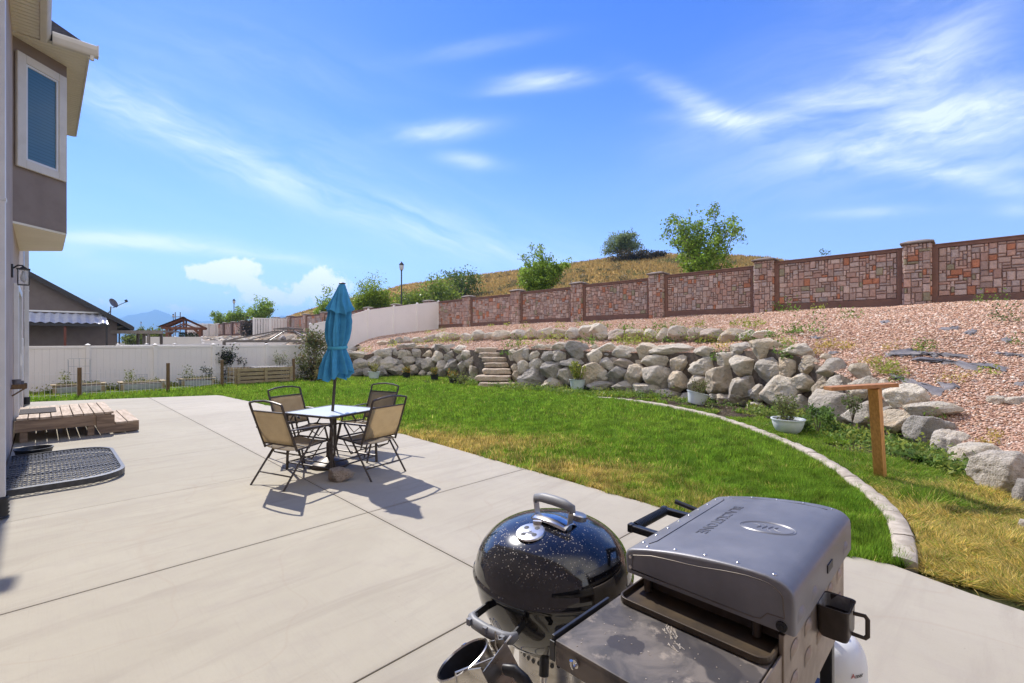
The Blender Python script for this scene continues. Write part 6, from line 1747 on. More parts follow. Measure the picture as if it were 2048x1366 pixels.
U = thing('patio_umbrella', 'closed teal market umbrella standing through the patio table', 'umbrella', (-2.40, 6.17, .12))
topv = Vector((.19, -.05, 2.27)); 
def ax(z): return Vector((topv.x * z / topv.z, topv.y * z / topv.z, z))
mb = MB(); mb.tube([ax(0), ax(2.25)], .019, 12); mb.build('pole', M['bronze'], U)
def canopy(name, z_bot, z_top, prof, nf, amp, hem, mat, parent=None, ph=0.0, dir_skew=None, twist=.5):
    na, nz = 168, 60; vs = []; fs = []
    for j in range(nz + 1):
        t = j / nz
        for i in range(na):
            a = 2 * math.pi * i / na
            rr = np.interp(t, [q[0] for q in prof], [q[1] for q in prof]); am = np.interp(t, [q[0] for q in amp], [q[1] for q in amp])
            w1 = math.sin(nf * a + ph + twist * t * 2 + .8 * math.sin(3 * a + ph) + .3 * math.sin(7 * t + a))
            fold = (1 - abs(w1)) * 2 - 1
            fold2 = .45 * math.sin(nf * 2 * a + 1.3 + 3 * t) + .25 * math.sin(nf * 3 * a + 6 * t)
            r_ = rr * (1 + am * (fold * .75 + fold2 * .5))
            zz = z_bot + (z_top - z_bot) * t
            hm = hem(a) * (1 - t) ** 5
            sk = dir_skew(a, t) if dir_skew else 0
            p = ax(zz - .12 + hm) + Vector((math.cos(a) * (r_ + sk), math.sin(a) * (r_ + sk), 0))
            vs.append(p)
    for j in range(nz):
        for i in range(na):
            k = (i + 1) % na; fs.append((j * na + i, j * na + k, (j + 1) * na + k, (j + 1) * na + i))
    mb = MB(); mb.add(vs, fs); o = mb.build(name, mat, parent, angle=179)
    so = o.modifiers.new('thick', 'SOLIDIFY'); so.thickness = .003; so.offset = -1
    return o
cn = canopy('canopy', 1.16, 2.20, [(0, .160), (.12, .150), (.28, .125), (.36, .103), (.39, .105), (.48, .125), (.68, .128), (.84, .112), (.94, .09), (1, .05)], 5, [(0, .42), (.2, .40), (.36, .18), (.39, .18), (.6, .36), (.85, .34), (1, .1)], lambda a: .055 * math.sin(2 * a + 2.2) + .04 * abs(math.sin(5 * a)), M['teal'], U, ph=.6,
            dir_skew=lambda a, t: .06 * max(0, math.cos(a - 0.0)) * max(0, 1 - t * 3))
canopy('vent_flap', 1.995, 2.385, [(0, .162), (.12, .150), (.5, .098), (.85, .055), (.96, .040), (1, .012)], 4, [(0, .24), (.5, .20), (1, .03)], lambda a: .035 * math.sin(2 * a + .5) + .03 * abs(math.sin(4 * a)), M['teal'], cn, ph=1.1)
mb = MB(); c_ = ax(1.555 - .12); ring = [(c_.x + .118 * math.cos(2 * math.pi * i / 40) * (1 + .03 * math.sin(5 * 2 * math.pi * i / 40)), c_.y + .118 * math.sin(2 * math.pi * i / 40) * (1 + .03 * math.sin(5 * 2 * math.pi * i / 40)), c_.z + .01 * math.sin(2 * math.pi * i / 40)) for i in range(40)]
mb.tube(ring, .021, 8, closed=True, sq=(.95, .25)); mb.tube([(c_.x - .02, c_.y - .122, c_.z - .01), (c_.x - .03, c_.y - .125, c_.z - .15), (c_.x - .028, c_.y - .14, c_.z - .27)], .013, 6, sq=(.3, 1)); mb.build('tie_strap', M['teal_lt'], U)
mb = MB(); q = ax(2.385 - .12); mb.lathe([(.04, -.006), (.042, .004), (.02, .014), (.001, .016)], 14, c=q); mb.build('finial', M['bronze'], U)

def chair_parts(root):
    W = .265
    def sym(fn, name, mat=M['bronze']):
        for s in (-1, 1):
            mb = MB(); fn(mb, s); mb.build(name, mat, root)
    tz = .96
    # back frame
    mb = MB()
    top = [(-W, -.375, .865), (-W * 1.0, -.395, .925), (-W * .97, -.40, .94), (-W * .55, -.41, .962), (0, -.414, .972), (W * .55, -.41, .962), (W * .97, -.40, .94), (W, -.395, .925), (W, -.375, .865)]
    pts = [(-W, -.20, .40)] + [(-W, -.29, .64)] + top + [(W, -.29, .64), (W, -.20, .40)]
    mb.tube(pts, .0125, 8, sq=(1, 1.15)); mb.tube([(-W, -.365, .845), (W, -.365, .845)], .009, 6); mb.tube([(-W, -.225, .455), (W, -.225, .455)], .009, 6)
    mb.build('back_frame', M['bronze'], root)
    def sling(name, rows, w):
        vs = []; fs = []; nx = 9
        for (y, z, sag) in rows:
            for i in range(nx):
                u_ = i / (nx - 1) * 2 - 1; vs.append((u_ * w, y - sag * (1 - u_ * u_) * (1 if name == 'backrest' else 0), z - sag * (1 - u_ * u_) * (0 if name == 'backrest' else 1)))
        for r in range(len(rows) - 1):
            for i in range(nx - 1): fs.append((r * nx + i, r * nx + i + 1, (r + 1) * nx + i + 1, (r + 1) * nx + i))
        mb = MB(); mb.add(vs, fs); o = mb.build(name, M['sling'] if name == 'backrest' else M['sling_front'], root, angle=179); o.data.materials.append(M['sling_front'] if name == 'backrest' else M['sling']); so = o.modifiers.new('thick', 'SOLIDIFY'); so.thickness = .0025; so.material_offset = 1
    sling('backrest', [(-.226 - .139 * t, .46 + .385 * t, .018 * math.sin(t * math.pi)) for t in np.linspace(0, 1, 7)], W - .006)
    sling('seat', [(-.20 + .46 * t, .41 + .035 * t - .01 * math.sin(t * math.pi), .022) for t in np.linspace(0, 1, 8)] + [(.285, .435, .015)], W - .006)
    mb = MB(); mb.tube([(-W, -.21, .41), (-W, .27, .445), (-W + .02, .29, .44), (W - .02, .29, .44), (W, .27, .445), (W, -.21, .41)], .011, 8); mb.build('seat_frame', M['bronze'], root)
    # armrests and folding legs
    def arm(mb, s):
        x = s * (W + .025); mb.tube([(s * W, -.30, .645), (x, -.24, .648), (x, .16, .635), (x, .24, .62), (x, .255, .60)], .017, 8, sq=(.55, 1.25))
    sym(arm, 'armrest')
    def fl(mb, s): mb.tube([(s * (W + .02), .17, .62), (s * (W + .02), .36, .0)], .0115, 8)
    def rl(mb, s): mb.tube([(s * (W + .005), .11, .62), (s * (W + .005), -.38, .0)], .0115, 8)
    sym(fl, 'leg'); sym(rl, 'leg')
    mb = MB(); mb.tube([(-W, .318, .13), (W, .318, .13)], .009, 6); mb.tube([(-W, -.278, .13), (W, -.278, .13)], .009, 6)
    for s in (-1, 1): mb.tube([(s * (W - .05), -.16, .41), (s * (W - .05), -.12, .33), (s * (W - .05), .05, .26), (s * (W - .05), .2, .42)], .008, 6)
    mb.tube([(-W + .05, -.12, .33), (W - .05, -.12, .33)], .008, 6); mb.tube([(-W, -.03, .44), (W, -.03, .405)], .008, 6)
    mb.build('cross_bars', M['bronze'], root)
def chair(label, loc, face_dir, first=[None]):
    rz = math.atan2(face_dir.y, face_dir.x) - math.pi / 2
    if first[0] is None:
        c = thing('folding_chair', label, 'chair', loc, rz, 'tan sling folding chairs round the patio table'); chair_parts(c); first[0] = c
    else:
        c = copy_tree(first[0]); c.location = loc; c.rotation_euler = (0, 0, rz); c['label'] = label
    return c
chair('near left tan sling folding chair with its back turned to the viewer', TC - E2 * .66 + E1 * .10, E2)
chair('near right tan sling folding chair, back turned, beside the rock', TC + E1 * .64 - E2 * .04, Vector((-.84, .54, 0)))
chair('far right folding chair facing the viewer in front of the lawn', TC + E2 * .84 - E1 * .20, -E2)
chair('far left folding chair half hidden behind the near left one', TC - E1 * .74 + E2 * .16, E1)
q = G(677, 965, 0); me = rock_mesh('rock', (.15, .09, .085), 915, sharp=26, nplanes=9, rough=.07); me.materials.append(BM['w']); o = bpy.data.objects.new('rock', me); COL.objects.link(o)
o.location = (q.x, q.y + .08, .078); o.rotation_euler = (0, R(-8), R(20)); tag(o, 'angular tan rock lying on the slab beside the table leg', 'rock')
# ================================================================ lettering
def text_mesh(txt, size, extrude=.001, align='CENTER', spacing=1.0):
    cu = bpy.data.curves.new('lettering', 'FONT'); cu.body = txt; cu.size = size; cu.extrude = extrude; cu.align_x = align; cu.align_y = 'CENTER'; cu.space_character = spacing
    cu.resolution_u = 3
    ob = bpy.data.objects.new('tmp', cu); COL.objects.link(ob)
    dg = bpy.context.evaluated_depsgraph_get(); dg.update()
    me = bpy.data.meshes.new_from_object(ob.evaluated_get(dg))
    bpy.data.objects.remove(ob); bpy.data.curves.remove(cu)
    return me
def lettering(name, txt, size, Mx, mat, parent, extrude=.001, spacing=1.0):
    me = text_mesh(txt, size, extrude, spacing=spacing); me.transform(Mx); me.materials.clear(); me.materials.append(mat)
    o = bpy.data.objects.new(name, me); COL.objects.link(o); o.parent = parent; return o
def basis(o, x, y):
    x = Vector(x).normalized(); y = Vector(y); y = (y - x * y.dot(x)).normalized(); z = x.cross(y)
    return Matrix(((x.x, y.x, z.x, o[0]), (x.y, y.y, z.y, o[1]), (x.z, y.z, z.z, o[2]), (0, 0, 0, 1)))

# ================================================================ kettle grill
KC = Vector((.15, 1.75, 0))
K = thing('kettle_grill', 'glossy black kettle charcoal grill speckled with dust, beside the flat griddle', 'grill', KC)
def smooth_prof(pts, k=5): return [tuple(p) for p in catmull(pts, k)]
mb = MB(); mb.lathe(smooth_prof([(.001, .53), (.10, .535), (.15, .548), (.2, .582), (.24, .632), (.268, .69), (.281, .74), (.285, .775)]) + [(.289, .78), (.290, .786), (.282, .787)], 96)
bowl = mb.build('bowl', M['enamel'], K, angle=60)
mb = MB(); mb.lathe([(.283, .782), (.2935, .778), (.2955, .785), (.2945, .794)] + smooth_prof([(.2885, .799), (.2855, .818), (.277, .848), (.256, .886), (.215, .926), (.155, .956), (.08, .973), (.001, .979)], 6), 96)
lid = mb.build('lid', M['enamel'], K, angle=60)
hd = Vector((1, -1, 0)).normalized(); hn = Vector((-1, -1, 0)).normalized(); hc = Vector((.0, -.035, 0))
def kp(a, b, z): return hc + hd * a + hn * b + Vector((0, 0, .955 + (z - .975) * .78))
# grip with upright brackets
mb = MB(); pts = [kp(-.088, 0, 1.066), kp(-.084, 0, 1.086), kp(-.05, 0, 1.096), kp(0, 0, 1.098), kp(.05, 0, 1.096), kp(.084, 0, 1.086), kp(.088, 0, 1.066)]
mb.tube(pts, [.011, .0145, .0155, .016, .0155, .0145, .011], 12, sq=(.8, 1.15)); gr = mb.build('handle', M['grey_plastic'], lid, angle=60)
for s in (-1, 1): mb = MB(); mb.bar(kp(s * .072, 0, .975), kp(s * .084, 0, 1.075), .026, .004, up=hd); mb.build('bracket', M['alu'], gr, smooth=False)
mb = MB(); vs = []; fs = []
for i in range(15):
    t = i / 14 * 2 - 1
    for j in range(9):
        u_ = j / 8 * 2 - 1; vs.append(kp(t * .082, u_ * .047 * (1 - .25 * t * t), 1.028 - .018 * u_ * u_ - .016 * t * t))
for i in range(14):
    for j in range(8): a = i * 9 + j; fs.append((a, a + 1, a + 10, a + 9))
mb.add(vs, fs); o = mb.build('heat_shield', M['chrome'], lid, angle=179); so = o.modifiers.new('thick', 'SOLIDIFY'); so.thickness = .002
def on_lid(dx, dy):
    r_ = math.hypot(dx, dy); pr = [(.001, .979), (.08, .973), (.155, .956), (.215, .926), (.256, .886)]
    z = np.interp(r_, [q[0] for q in pr], [q[1] for q in pr]); sl = (np.interp(r_ + .02, [q[0] for q in pr], [q[1] for q in pr]) - np.interp(r_ - .02, [q[0] for q in pr], [q[1] for q in pr])) / .04
    n = Vector((-sl * dx / r_, -sl * dy / r_, 1)).normalized(); return Vector((dx, dy, z)), n
vp, vn = on_lid(-.085, -.105)
Mv = basis(vp + vn * .002, (1, -.4, 0), (.4, 1, 0)); zq = vn; xq = Vector((1, -.35, 0)); xq = (xq - zq * xq.dot(zq)).normalized(); yq = zq.cross(xq)
Mv = Matrix(((xq.x, yq.x, zq.x, (vp + vn * .003).x), (xq.y, yq.y, zq.y, (vp + vn * .003).y), (xq.z, yq.z, zq.z, (vp + vn * .003).z), (0, 0, 0, 1)))
mb = MB(); mb.lathe([(.001, .004), (.045, .0035), (.050, .0025), (.052, -.003)], 40); mb.box((.012, .049, .008), (.03, .008, .012)); mb.tube([(0, 0, .003), (0, 0, .0065)], .005, 10); mb.v = [tuple(Mv @ Vector(v)) for v in mb.v]
vent = mb.build('lid_vent', M['alu'], lid, angle=40)
mb = MB()
for i in range(4): a = R(45 + 90 * i); mb.lathe([(.0095, .0042), (.001, .0045)], 16, c=(.028 * math.cos(a), .028 * math.sin(a), 0))
mb.v = [tuple(Mv @ Vector(v)) for v in mb.v]; mb.build('vent_holes', M['ink'], vent)
lettering('lettering', 'WEBER', .0105, Mv @ Matrix.Translation((0, -.012, .0045)), M['grey_plastic'], vent, .0004)
# thermometer bezel behind the handle
tp, tn = on_lid(.10, .02); mb = MB(); mb.lathe([(.03, -.004), (.032, .010), (.028, .014), (.001, .0145)], 24, c=(0, 0, 0)); q4 = tn.to_track_quat('Z', 'Y').to_matrix(); mb.v = [tuple(tp + q4 @ Vector(v)) for v in mb.v]; mb.build('thermometer', M['alu'], lid)
# bowl side handle
da = math.atan2(-.77, -.64); dr = Vector((math.cos(da), math.sin(da), 0)); dt = Vector((-dr.y, dr.x, 0))
def bp_(t, r_, z): return dr * r_ + dt * t + Vector((0, 0, z))
mb = MB(); mb.tube([bp_(-.088, .318, .724), bp_(-.085, .338, .722), bp_(-.06, .350, .72), bp_(0, .354, .719), bp_(.06, .350, .72), bp_(.085, .338, .722), bp_(.088, .318, .724)], [.012, .0165, .018, .0185, .018, .0165, .012], 12, sq=(1.1, .9))
for s in (-.07, 0, .07): mb.box(bp_(s, .366, .728), (.012, .014, .02), rz=da)
sh_ = mb.build('side_handle', M['grey_plastic'], K, angle=60)
for s in (-1, 1): mb = MB(); mb.bar(bp_(s * .078, .268, .735), bp_(s * .084, .332, .724), .006, .026); mb.build('bracket', M['black_metal'], sh_, smooth=False)
# ash catcher
mb = MB(); mb.lathe([(.001, .30), (.118, .30), (.122, .305), (.125, .53), (.130, .536), (.130, .542), (.122, .545), (.11, .548)], 64); ac = mb.build('ash_catcher', M['steel'], K, angle=40)
mb = MB()
for i in range(34):
    a = R(360 / 34 * i); c = Vector((math.cos(a) * .1258, math.sin(a) * .1258, .508)); t_ = Vector((-math.sin(a), math.cos(a), 0))
    vs = [c + t_ * (.0075 * math.cos(k * math.pi / 6)) + Vector((0, 0, .0085 * math.sin(k * math.pi / 6))) for k in range(12)]; mb.add(vs, [tuple(range(12))])
mb.build('vent_holes', M['ink'], ac, smooth=False)
for i, a in enumerate((256, 16, 136)):
    d = Vector((math.cos(R(a)), math.sin(R(a)), 0)); mb = MB(); mb.tube([d * .165 + Vector((0, 0, .575)), d * .30 + Vector((0, 0, .02))], .0125, 12); lg = mb.build('leg', M['alu'], K)
    mb = MB(); q0 = d * .158 + Vector((0, 0, .59)); q1 = d * .18 + Vector((0, 0, .51)); mb.tube([q0, q1], .0165, 12); mb.build('socket', M['black_plastic'], lg)
    if i: 
        mb = MB(); w_ = Vector((-d.y, d.x, 0)); c = d * .31 + Vector((0, 0, .075)); mb.tube([c - w_ * .02, c + w_ * .02], .075, 24); mb.build('wheel', M['rubber'], lg, bevel=.004)
    else:
        mb = MB(); mb.tube([d * .298 + Vector((0, 0, .03)), d * .305], .016, 12); mb.build('foot', M['rubber'], lg)
mb = MB(); 
for zz in (.13,): mb.tube([(.25 * math.cos(i * math.pi / 18), .25 * math.sin(i * math.pi / 18), zz) for i in range(36)], .004, 6, closed=True)
mb.build('wire_shelf', M['chrome'], K)
mb = MB()
for zz, ln in ((.60, .10), (.535, .16), (.50, .17)):
    mb.tube([(-.16, -.10, zz), (-.16 - ln, -.08, zz + .005), (-.17 - ln, -.06, zz), (-.16 - ln, -.04, zz - .005), (-.16, -.04, zz)], .004, 6)
mb.tube([(-.22, -.08, .60), (-.23, -.08, .56), (-.2, -.07, .50)], .004, 6)
mb.build('wire_hook', M['chrome'], K)

# ---------------------------------------------------------------- charcoal chimney starter hung on the handle
n = Vector((-.495, .114, .86)).normalized(); xd = Vector((.80, -.50, .0)); xd = (xd - n * xd.dot(n)).normalized(); yd = n.cross(xd)
CC = Vector((-.150, 1.42, .672)); 
CH_ = thing('chimney_starter', 'dirty steel charcoal chimney starter hanging from the kettle side handle', 'chimney starter', (CC.x, CC.y, CC.z - .28))
B0 = Vector((0, 0, .28))
def cp(x, y, z): return B0 + xd * x + yd * y + n * z
def tf(mb): mb.v = [tuple(cp(*v)) for v in mb.v]; return mb
mb = MB(); mb.lathe([(.085, -.29), (.085, -.004), (.088, .0), (.084, .002), (.081, -.004), (.081, -.29)], 48); tf(mb).build('cylinder', M['steel'], CH_, angle=50)
mb = MB(); mb.lathe([(.0805, -.003), (.0805, -.28), (.001, -.28)], 40); tf(mb).build('sooty_lining', M['ink'], CH_, angle=50)
mb = MB(); mb.box((.135, 0, -.13), (.004, .12, .24)); mb.box((.108, .056, -.02), (.055, .004, .045)); mb.box((.108, -.056, -.02), (.055, .004, .045)); tf(mb).build('heat_shield', M['steel'], CH_, smooth=False)
mb = MB(); mb.tube([(.15, 0, -.05), (.185, 0, -.058), (.20, 0, -.085), (.205, 0, -.15), (.20, 0, -.22), (.17, 0, -.25)], [.013, .016, .0175, .018, .0175, .014], 12, sq=(1.25, .85)); hg = tf(mb).build('handle', M['black_plastic'], CH_, angle=60)
fo = cp(.205, -.0235, -.145); lettering('lettering', 'weber', .034, basis(fo, -n, xd), M['grey_plastic'], hg, .0008)
mb = MB()
h1 = bp_(.088, .345, .735) + KC - CH_.location; h2 = bp_(.05, .362, .73) + KC - CH_.location
w1 = cp(.03, -.086, -.03); w2 = cp(.10, .05, -.01)
mb.tube([h1, h1 + Vector((-.02, -.02, -.01)), h1 + Vector((-.03, -.04, -.03)), w1 + Vector((0, 0, .05)), w1, w1 + (-n) * .05], .0035, 7); mb.tube([h2, h2 + Vector((0, -.02, -.02)), w2 + Vector((0, 0, .04)), w2, w2 - n * .05], .0035, 7)
mb.build('bail', M['chrome'], CH_)

# ================================================================ flat-top griddle
GX, GY = 1.585, .54
GR = thing('griddle', 'grey lidded flat top griddle on a black cart with a stained side shelf', 'griddle', L(GX, GY, 0), R(45))
def gb(mb, name, mat, parent=GR, **kw):
    mb.v = [(v[0] - GX, v[1] - GY, v[2]) for v in mb.v]; return mb.build(name, mat, parent, **kw)
YZ = Matrix(((0, 0, 1, 0), (1, 0, 0, 0), (0, 1, 0, 0), (0, 0, 0, 1)))     # (y,z) profile swept along x
prof = [(.762, .935), (.766, .985), (.760, 1.000), (.745, 1.008)] + smooth_prof([(.70, 1.021), (.62, 1.038), (.54, 1.050), (.46, 1.058), (.40, 1.061)], 4) + smooth_prof([(.37, 1.060), (.34, 1.054), (.320, 1.040), (.311, 1.018), (.310, .935)], 4)
def lid_z(y): 
    q = sorted(prof[3:-3]); return float(np.interp(y, [p[0] for p in q], [p[1] for p in q]))
X0, X1 = 1.249, 1.925
vs = []; fs = []; m = len(prof)
# shell with rolled side edges
cy_, cz_ = .54, .96
rolls = [(X0, .010), (X0 + .001, .004), (X0 + .005, .001), (X0 + .012, 0), (X0 + .03, 0), (X1 - .03, 0), (X1 - .012, 0), (X1 - .005, .001), (X1 - .001, .004), (X1, .010)]
for x, ins in rolls:
    for y, z in prof:
        d = Vector((y - cy_, z - .93)); l = d.length; d = d / l * (l - ins) if z > .936 else Vector((math.copysign(abs(y - cy_) - ins, y - cy_), z - .93))
        vs.append((x, cy_ + d.x, .93 + d.y))
for r in range(len(rolls) - 1):
    for i in range(m - 1): fs.append((r * m + i, r * m + i + 1, (r + 1) * m + i + 1, (r + 1) * m + i))
mb = MB(); mb.add(vs, fs); fs2 = [tuple(range(m))[::-1], tuple((len(rolls) - 1) * m + i for i in range(m))]; mb.f += fs2
glid = gb(mb, 'lid', M['lid'], angle=55)
# pressed outline on the near side, and end flange
mb = MB(); ins = .018; ol = []
for y, z in prof[2:-2:2]:
    d = Vector((y - cy_, z - .93)); d = d * (1 - ins * 1.4 / d.length); ol.append((X0 - .0005, cy_ + d.x, .93 + d.y))
ol = [(X0 - .0005, .742, .948)] + ol + [(X0 - .0005, .332, .97), (X0 - .0005, .37, .968), (X0 - .0005, .385, .95), (X0 - .0005, .40, .946)]
mb.tube(ol, .0016, 5, closed=True); gb(mb, 'pressed_line', M['lidline'] if 'lidline' in M else pm('lid_line', (.20, .17, .145), None, 9, .45, metal=.3), glid)
def rivet(c=None, pts=None):
    mb = MB()
    if c: mb.lathe([(.005, -.001), (.0045, .0015), (.0025, .003), (.001, .0033)], 12, c=c)
    else: mb.tube(pts, .005, 10)
    gb(mb, 'rivet', M['alu'], glid)
for y in np.linspace(.36, .70, 5): rivet((X0 + .022, y, lid_z(y)))
for y in np.linspace(.36, .70, 5): rivet((X1 - .022, y, lid_z(y)))
for x in np.linspace(X0 + .06, X1 - .06, 8): rivet((x, .735, lid_z(.735) + .0005))
for z in (.955, .985): rivet(pts=[(X0 - .004, .745, z), (X0 + .002, .745, z)])

mb = MB(); mb.tube([(X0 - .006, .338, .95), (X0 + .002, .338, .95)], .012, 16); mb.tube([(X0 - .009, .338, .95), (X0 - .004, .338, .95)], .006, 6); gb(mb, 'hinge_bolt', M['black_metal'], glid)
# seam strip along the front
mb = MB(); mb.tube([(X0 + .05, .712, lid_z(.712) + .0003), (X0 + .075, .700, lid_z(.70) + .0003), (X1 - .075, .700, lid_z(.70) + .0003), (X1 - .05, .712, lid_z(.712) + .0003)], .0018, 5); mb.tube([(X1 - .045, .68, lid_z(.68)), (X1 - .038, .60, lid_z(.6)), (X1 - .038, .45, lid_z(.45)), (X1 - .045, .37, lid_z(.37))], .0018, 5); gb(mb, 'fold_line', M['black_metal'], glid)
M['mark'] = pm('embossed_mark', (.13, .13, .142), None, 9, .4, metal=.4); M['mark2'] = pm('embossed_edge', (.24, .24, .26), None, 9, .4, metal=.4)
ty = .615; tz = lid_z(ty) + .0006; lettering('lettering', 'BLACKSTONE', .048, basis((1.60 - GX, ty - GY, tz), (-1, 0, 0), (0, -1, .16)), M['mark'], glid, .0007, 1.12)
lettering('lettering_edge', 'BLACKSTONE', .048, basis((1.5985 - GX, ty - GY + .0014, tz - .0003), (-1, 0, 0), (0, -1, .16)), M['mark2'], glid, .0007, 1.12)
mb = MB()
for k, (a_, b_) in enumerate(((.050, .078), (.044, .071))): mb.tube([(1.578 + a_ * math.cos(i * math.pi / 32), .468 + b_ * math.sin(i * math.pi / 32), lid_z(.468 + b_ * math.sin(i * math.pi / 32)) + .0002) for i in range(64)], .0013 if k else .0016, 5, closed=True)
for k in range(4):
    o_ = (k - 1.5) * .017; pts = []
    for i in range(9):
        t = i / 8; y = .468 + o_ * 1.1 + .012 * math.sin(t * 5 + k * .5) + (t - .5) * .035; x = 1.578 + (t - .5) * (.072 - .02 * abs(k - 1.5)); pts.append((x, y, lid_z(y) + .0002))
    mb.tube(pts, [.0006 + .0022 * math.sin(math.pi * i / 8) for i in range(9)], 6)
gb(mb, 'logo', M['mark2'], glid)
# lid handle
for x in (1.475, 1.715):
    mb = MB(); mb.box((x, .815, .972), (.026, .115, .024)); mb.box((x, .877, .972), (.0275, .02, .03)); hb = gb(mb, 'handle_bracket', M['black_metal'], glid, smooth=False, bevel=.004)
mb = MB(); mb.tube([(1.488, .868, .974), (1.702, .868, .974)], .0155, 16); 
for i in range(20): mb.tube([(1.495 + i * .0105, .868, .974), (1.499 + i * .0105, .868, .974)], .0168, 16)
gb(mb, 'handle_grip', M['black_plastic'], glid, angle=50)
mb = MB(); mb.tube([(1.86, .80, .95), (1.86, .90, .965)], .010, 10); gb(mb, 'hook_rod', M['black_metal'])
# cooktop tray and lid supports
def rr2(x0, x1, y0, y1, r, n=5):
    out = []
    for cx, cy, a0 in ((x1 - r, y1 - r, 0), (x0 + r, y1 - r, 90), (x0 + r, y0 + r, 180), (x1 - r, y0 + r, 270)):
        for i in range(n + 1): a = R(a0 + 90 * i / n); out.append((cx + r * math.cos(a), cy + r * math.sin(a)))
    return out
mb = MB(); o_ = rr2(1.172, 1.96, .345, .745, .03); i_ = rr2(1.178, 1.954, .351, .739, .026); n_ = len(o_)
vs = [(x, y, .884) for x, y in o_] + [(x, y, .899) for x, y in o_] + [(x, y, .899) for x, y in i_] + [(x, y, .886) for x, y in i_]
fs = [((k) * n_ + i, k * n_ + (i + 1) % n_, (k + 1) * n_ + (i + 1) % n_, (k + 1) * n_ + i) for k in range(3) for i in range(n_)] + [tuple(3 * n_ + i for i in range(n_))]
mb.add(vs, fs); gb(mb, 'cooktop', M['cooktop'] if 'cooktop' in M else pm('seasoned_steel', (.06, .046, .034), (.10, .072, .045), 12, .45, rvar=.2, metal=.3), smooth=False, bevel=.0015)
mb = MB()
for y in (.40, .70):
    for x in (X0 + .02, X1 - .02): mb.tube([(x, y, .892), (x, y, .94)], .011, 10)
mb.box((1.587, .54, .913), (.60, .37, .038)); gb(mb, 'lid_supports', M['rust'] if 0 else M['bronze'], angle=40)
# body
mb = MB(); mb.box((1.585, .545, .775), (.672, .395, .20)); body = gb(mb, 'body', M['steel_dull'], smooth=False, bevel=.006)
mb = MB(); mb.prism([(1.05, .342), (1.25, .342), (1.25, .336), (1.05, .336)], .70, .883); mb.box((1.585, .338, .80), (.68, .012, .26)); gb(mb, 'back_panel', M['steel_dull'], smooth=False, bevel=.002)
for i in range(5):
    for zz, yy in ((.965, .3105), (.86, .331), (.78, .331)):
        x = 1.30 + i * .13 + (0 if zz > .9 else .03)
        if zz > .9 and i in (2, 3): continue
        vs = []; fs = []
        for a in range(9):
            for b in range(5):
                u_ = a / 8 * 2 - 1; w_ = b / 4; hgt_ = (1 - u_ * u_) * math.sin(w_ * math.pi) ** .7; vs.append((x + u_ * .032, yy - .008 * hgt_, zz + (w_ - .5) * .032 + .008 * (1 - u_ * u_)))
        for a in range(8):
            for b in range(4): q = a * 5 + b; fs.append((q, q + 1, q + 6, q + 5))
        mb = MB(); mb.add(vs, fs); gb(mb, 'louvre', M['lid'] if zz > .9 else M['steel_dull'], body, angle=60)
mb = MB(); mb.box((1.60, .309, .985), (.06, .004, .022)); gb(mb, 'slot', M['ink'], glid, smooth=False)
# side shelf
mb = MB(); mb.box((1.081, .552, .872), (.338, .411, .016)); mb.box((.914, .552, .845), (.004, .411, .054)); mb.box((1.08, .756, .845), (.334, .004, .054)); mb.box((1.08, .348, .845), (.334, .004, .054))
shf = gb(mb, 'side_shelf', M['shelf'], smooth=False, bevel=.003)
mb = MB(); mb.box((1.04, .768, .873), (.25, .008, .028)); mb.box((.9115, .767, .85), (.004, .016, .05)); gb(mb, 'front_rail', M['black_metal'], shf, smooth=False, bevel=.001)
mb = MB(); mb.tube([(.912, .69, .856), (.903, .69, .856)], .010, 12); mb.tube([(.912, .69, .856), (.894, .69, .852), (.889, .69, .862), (.889, .69, .872)], .0045, 8); gb(mb, 'hook', M['chrome'], shf)
# dried scrape on the shelf
mb = MB()
for i in range(26):
    t = random.random(); x = 1.17 - .07 * t + random.gauss(0, .008); y = .585 - .06 * t + random.gauss(0, .010); a = random.uniform(-.6, .6) - 2.3; l = random.uniform(.01, .028)
    mb.box((x, y, .8808), (l, random.uniform(.0012, .003), .0010), rz=a)
for i in range(40): mb.box((random.uniform(.93, 1.16), random.uniform(.36, .74), .8806), (.003, .002, .0012), rz=random.uniform(0, 3))
gb(mb, 'dried_grease', M['greaseW'] if 'greaseW' in M else pm('dried_grease', (.45, .40, .34), (.3, .25, .2), 60, .7), shf, smooth=False)
# cart
for x in (1.28, 1.875):
    for y in (.37, .72):
        mb = MB(); mb.box((x, y, .40), (.036, .036, .55)); lg = gb(mb, 'leg', M['black_metal'], smooth=False, bevel=.003)
        mb = MB(); mb.tube([(x, y - .014, .055), (x, y + .014, .055)], .05, 20); mb.box((x, y, .105), (.03, .04, .05)); gb(mb, 'caster', M['rubber'], lg, bevel=.004)
mb = MB(); mb.box((1.58, .545, .36), (.60, .38, .014)); mb.box((1.58, .356, .37), (.60, .006, .035)); bs = gb(mb, 'bottom_shelf', M['black_metal'], smooth=False, bevel=.002)
for nm, mt, k in (('blue_specks', M['blue'], 22), ('red_specks', M['red'], 10), ('white_specks', M['whitepaint'], 14)):
    mb = MB()
    for i in range(k): mb.box((random.uniform(1.55, 1.87), random.uniform(.37, .52), .3685), (.008, .008, .003), rz=random.uniform(0, 3))
    gb(mb, nm, mt, bs, smooth=False)
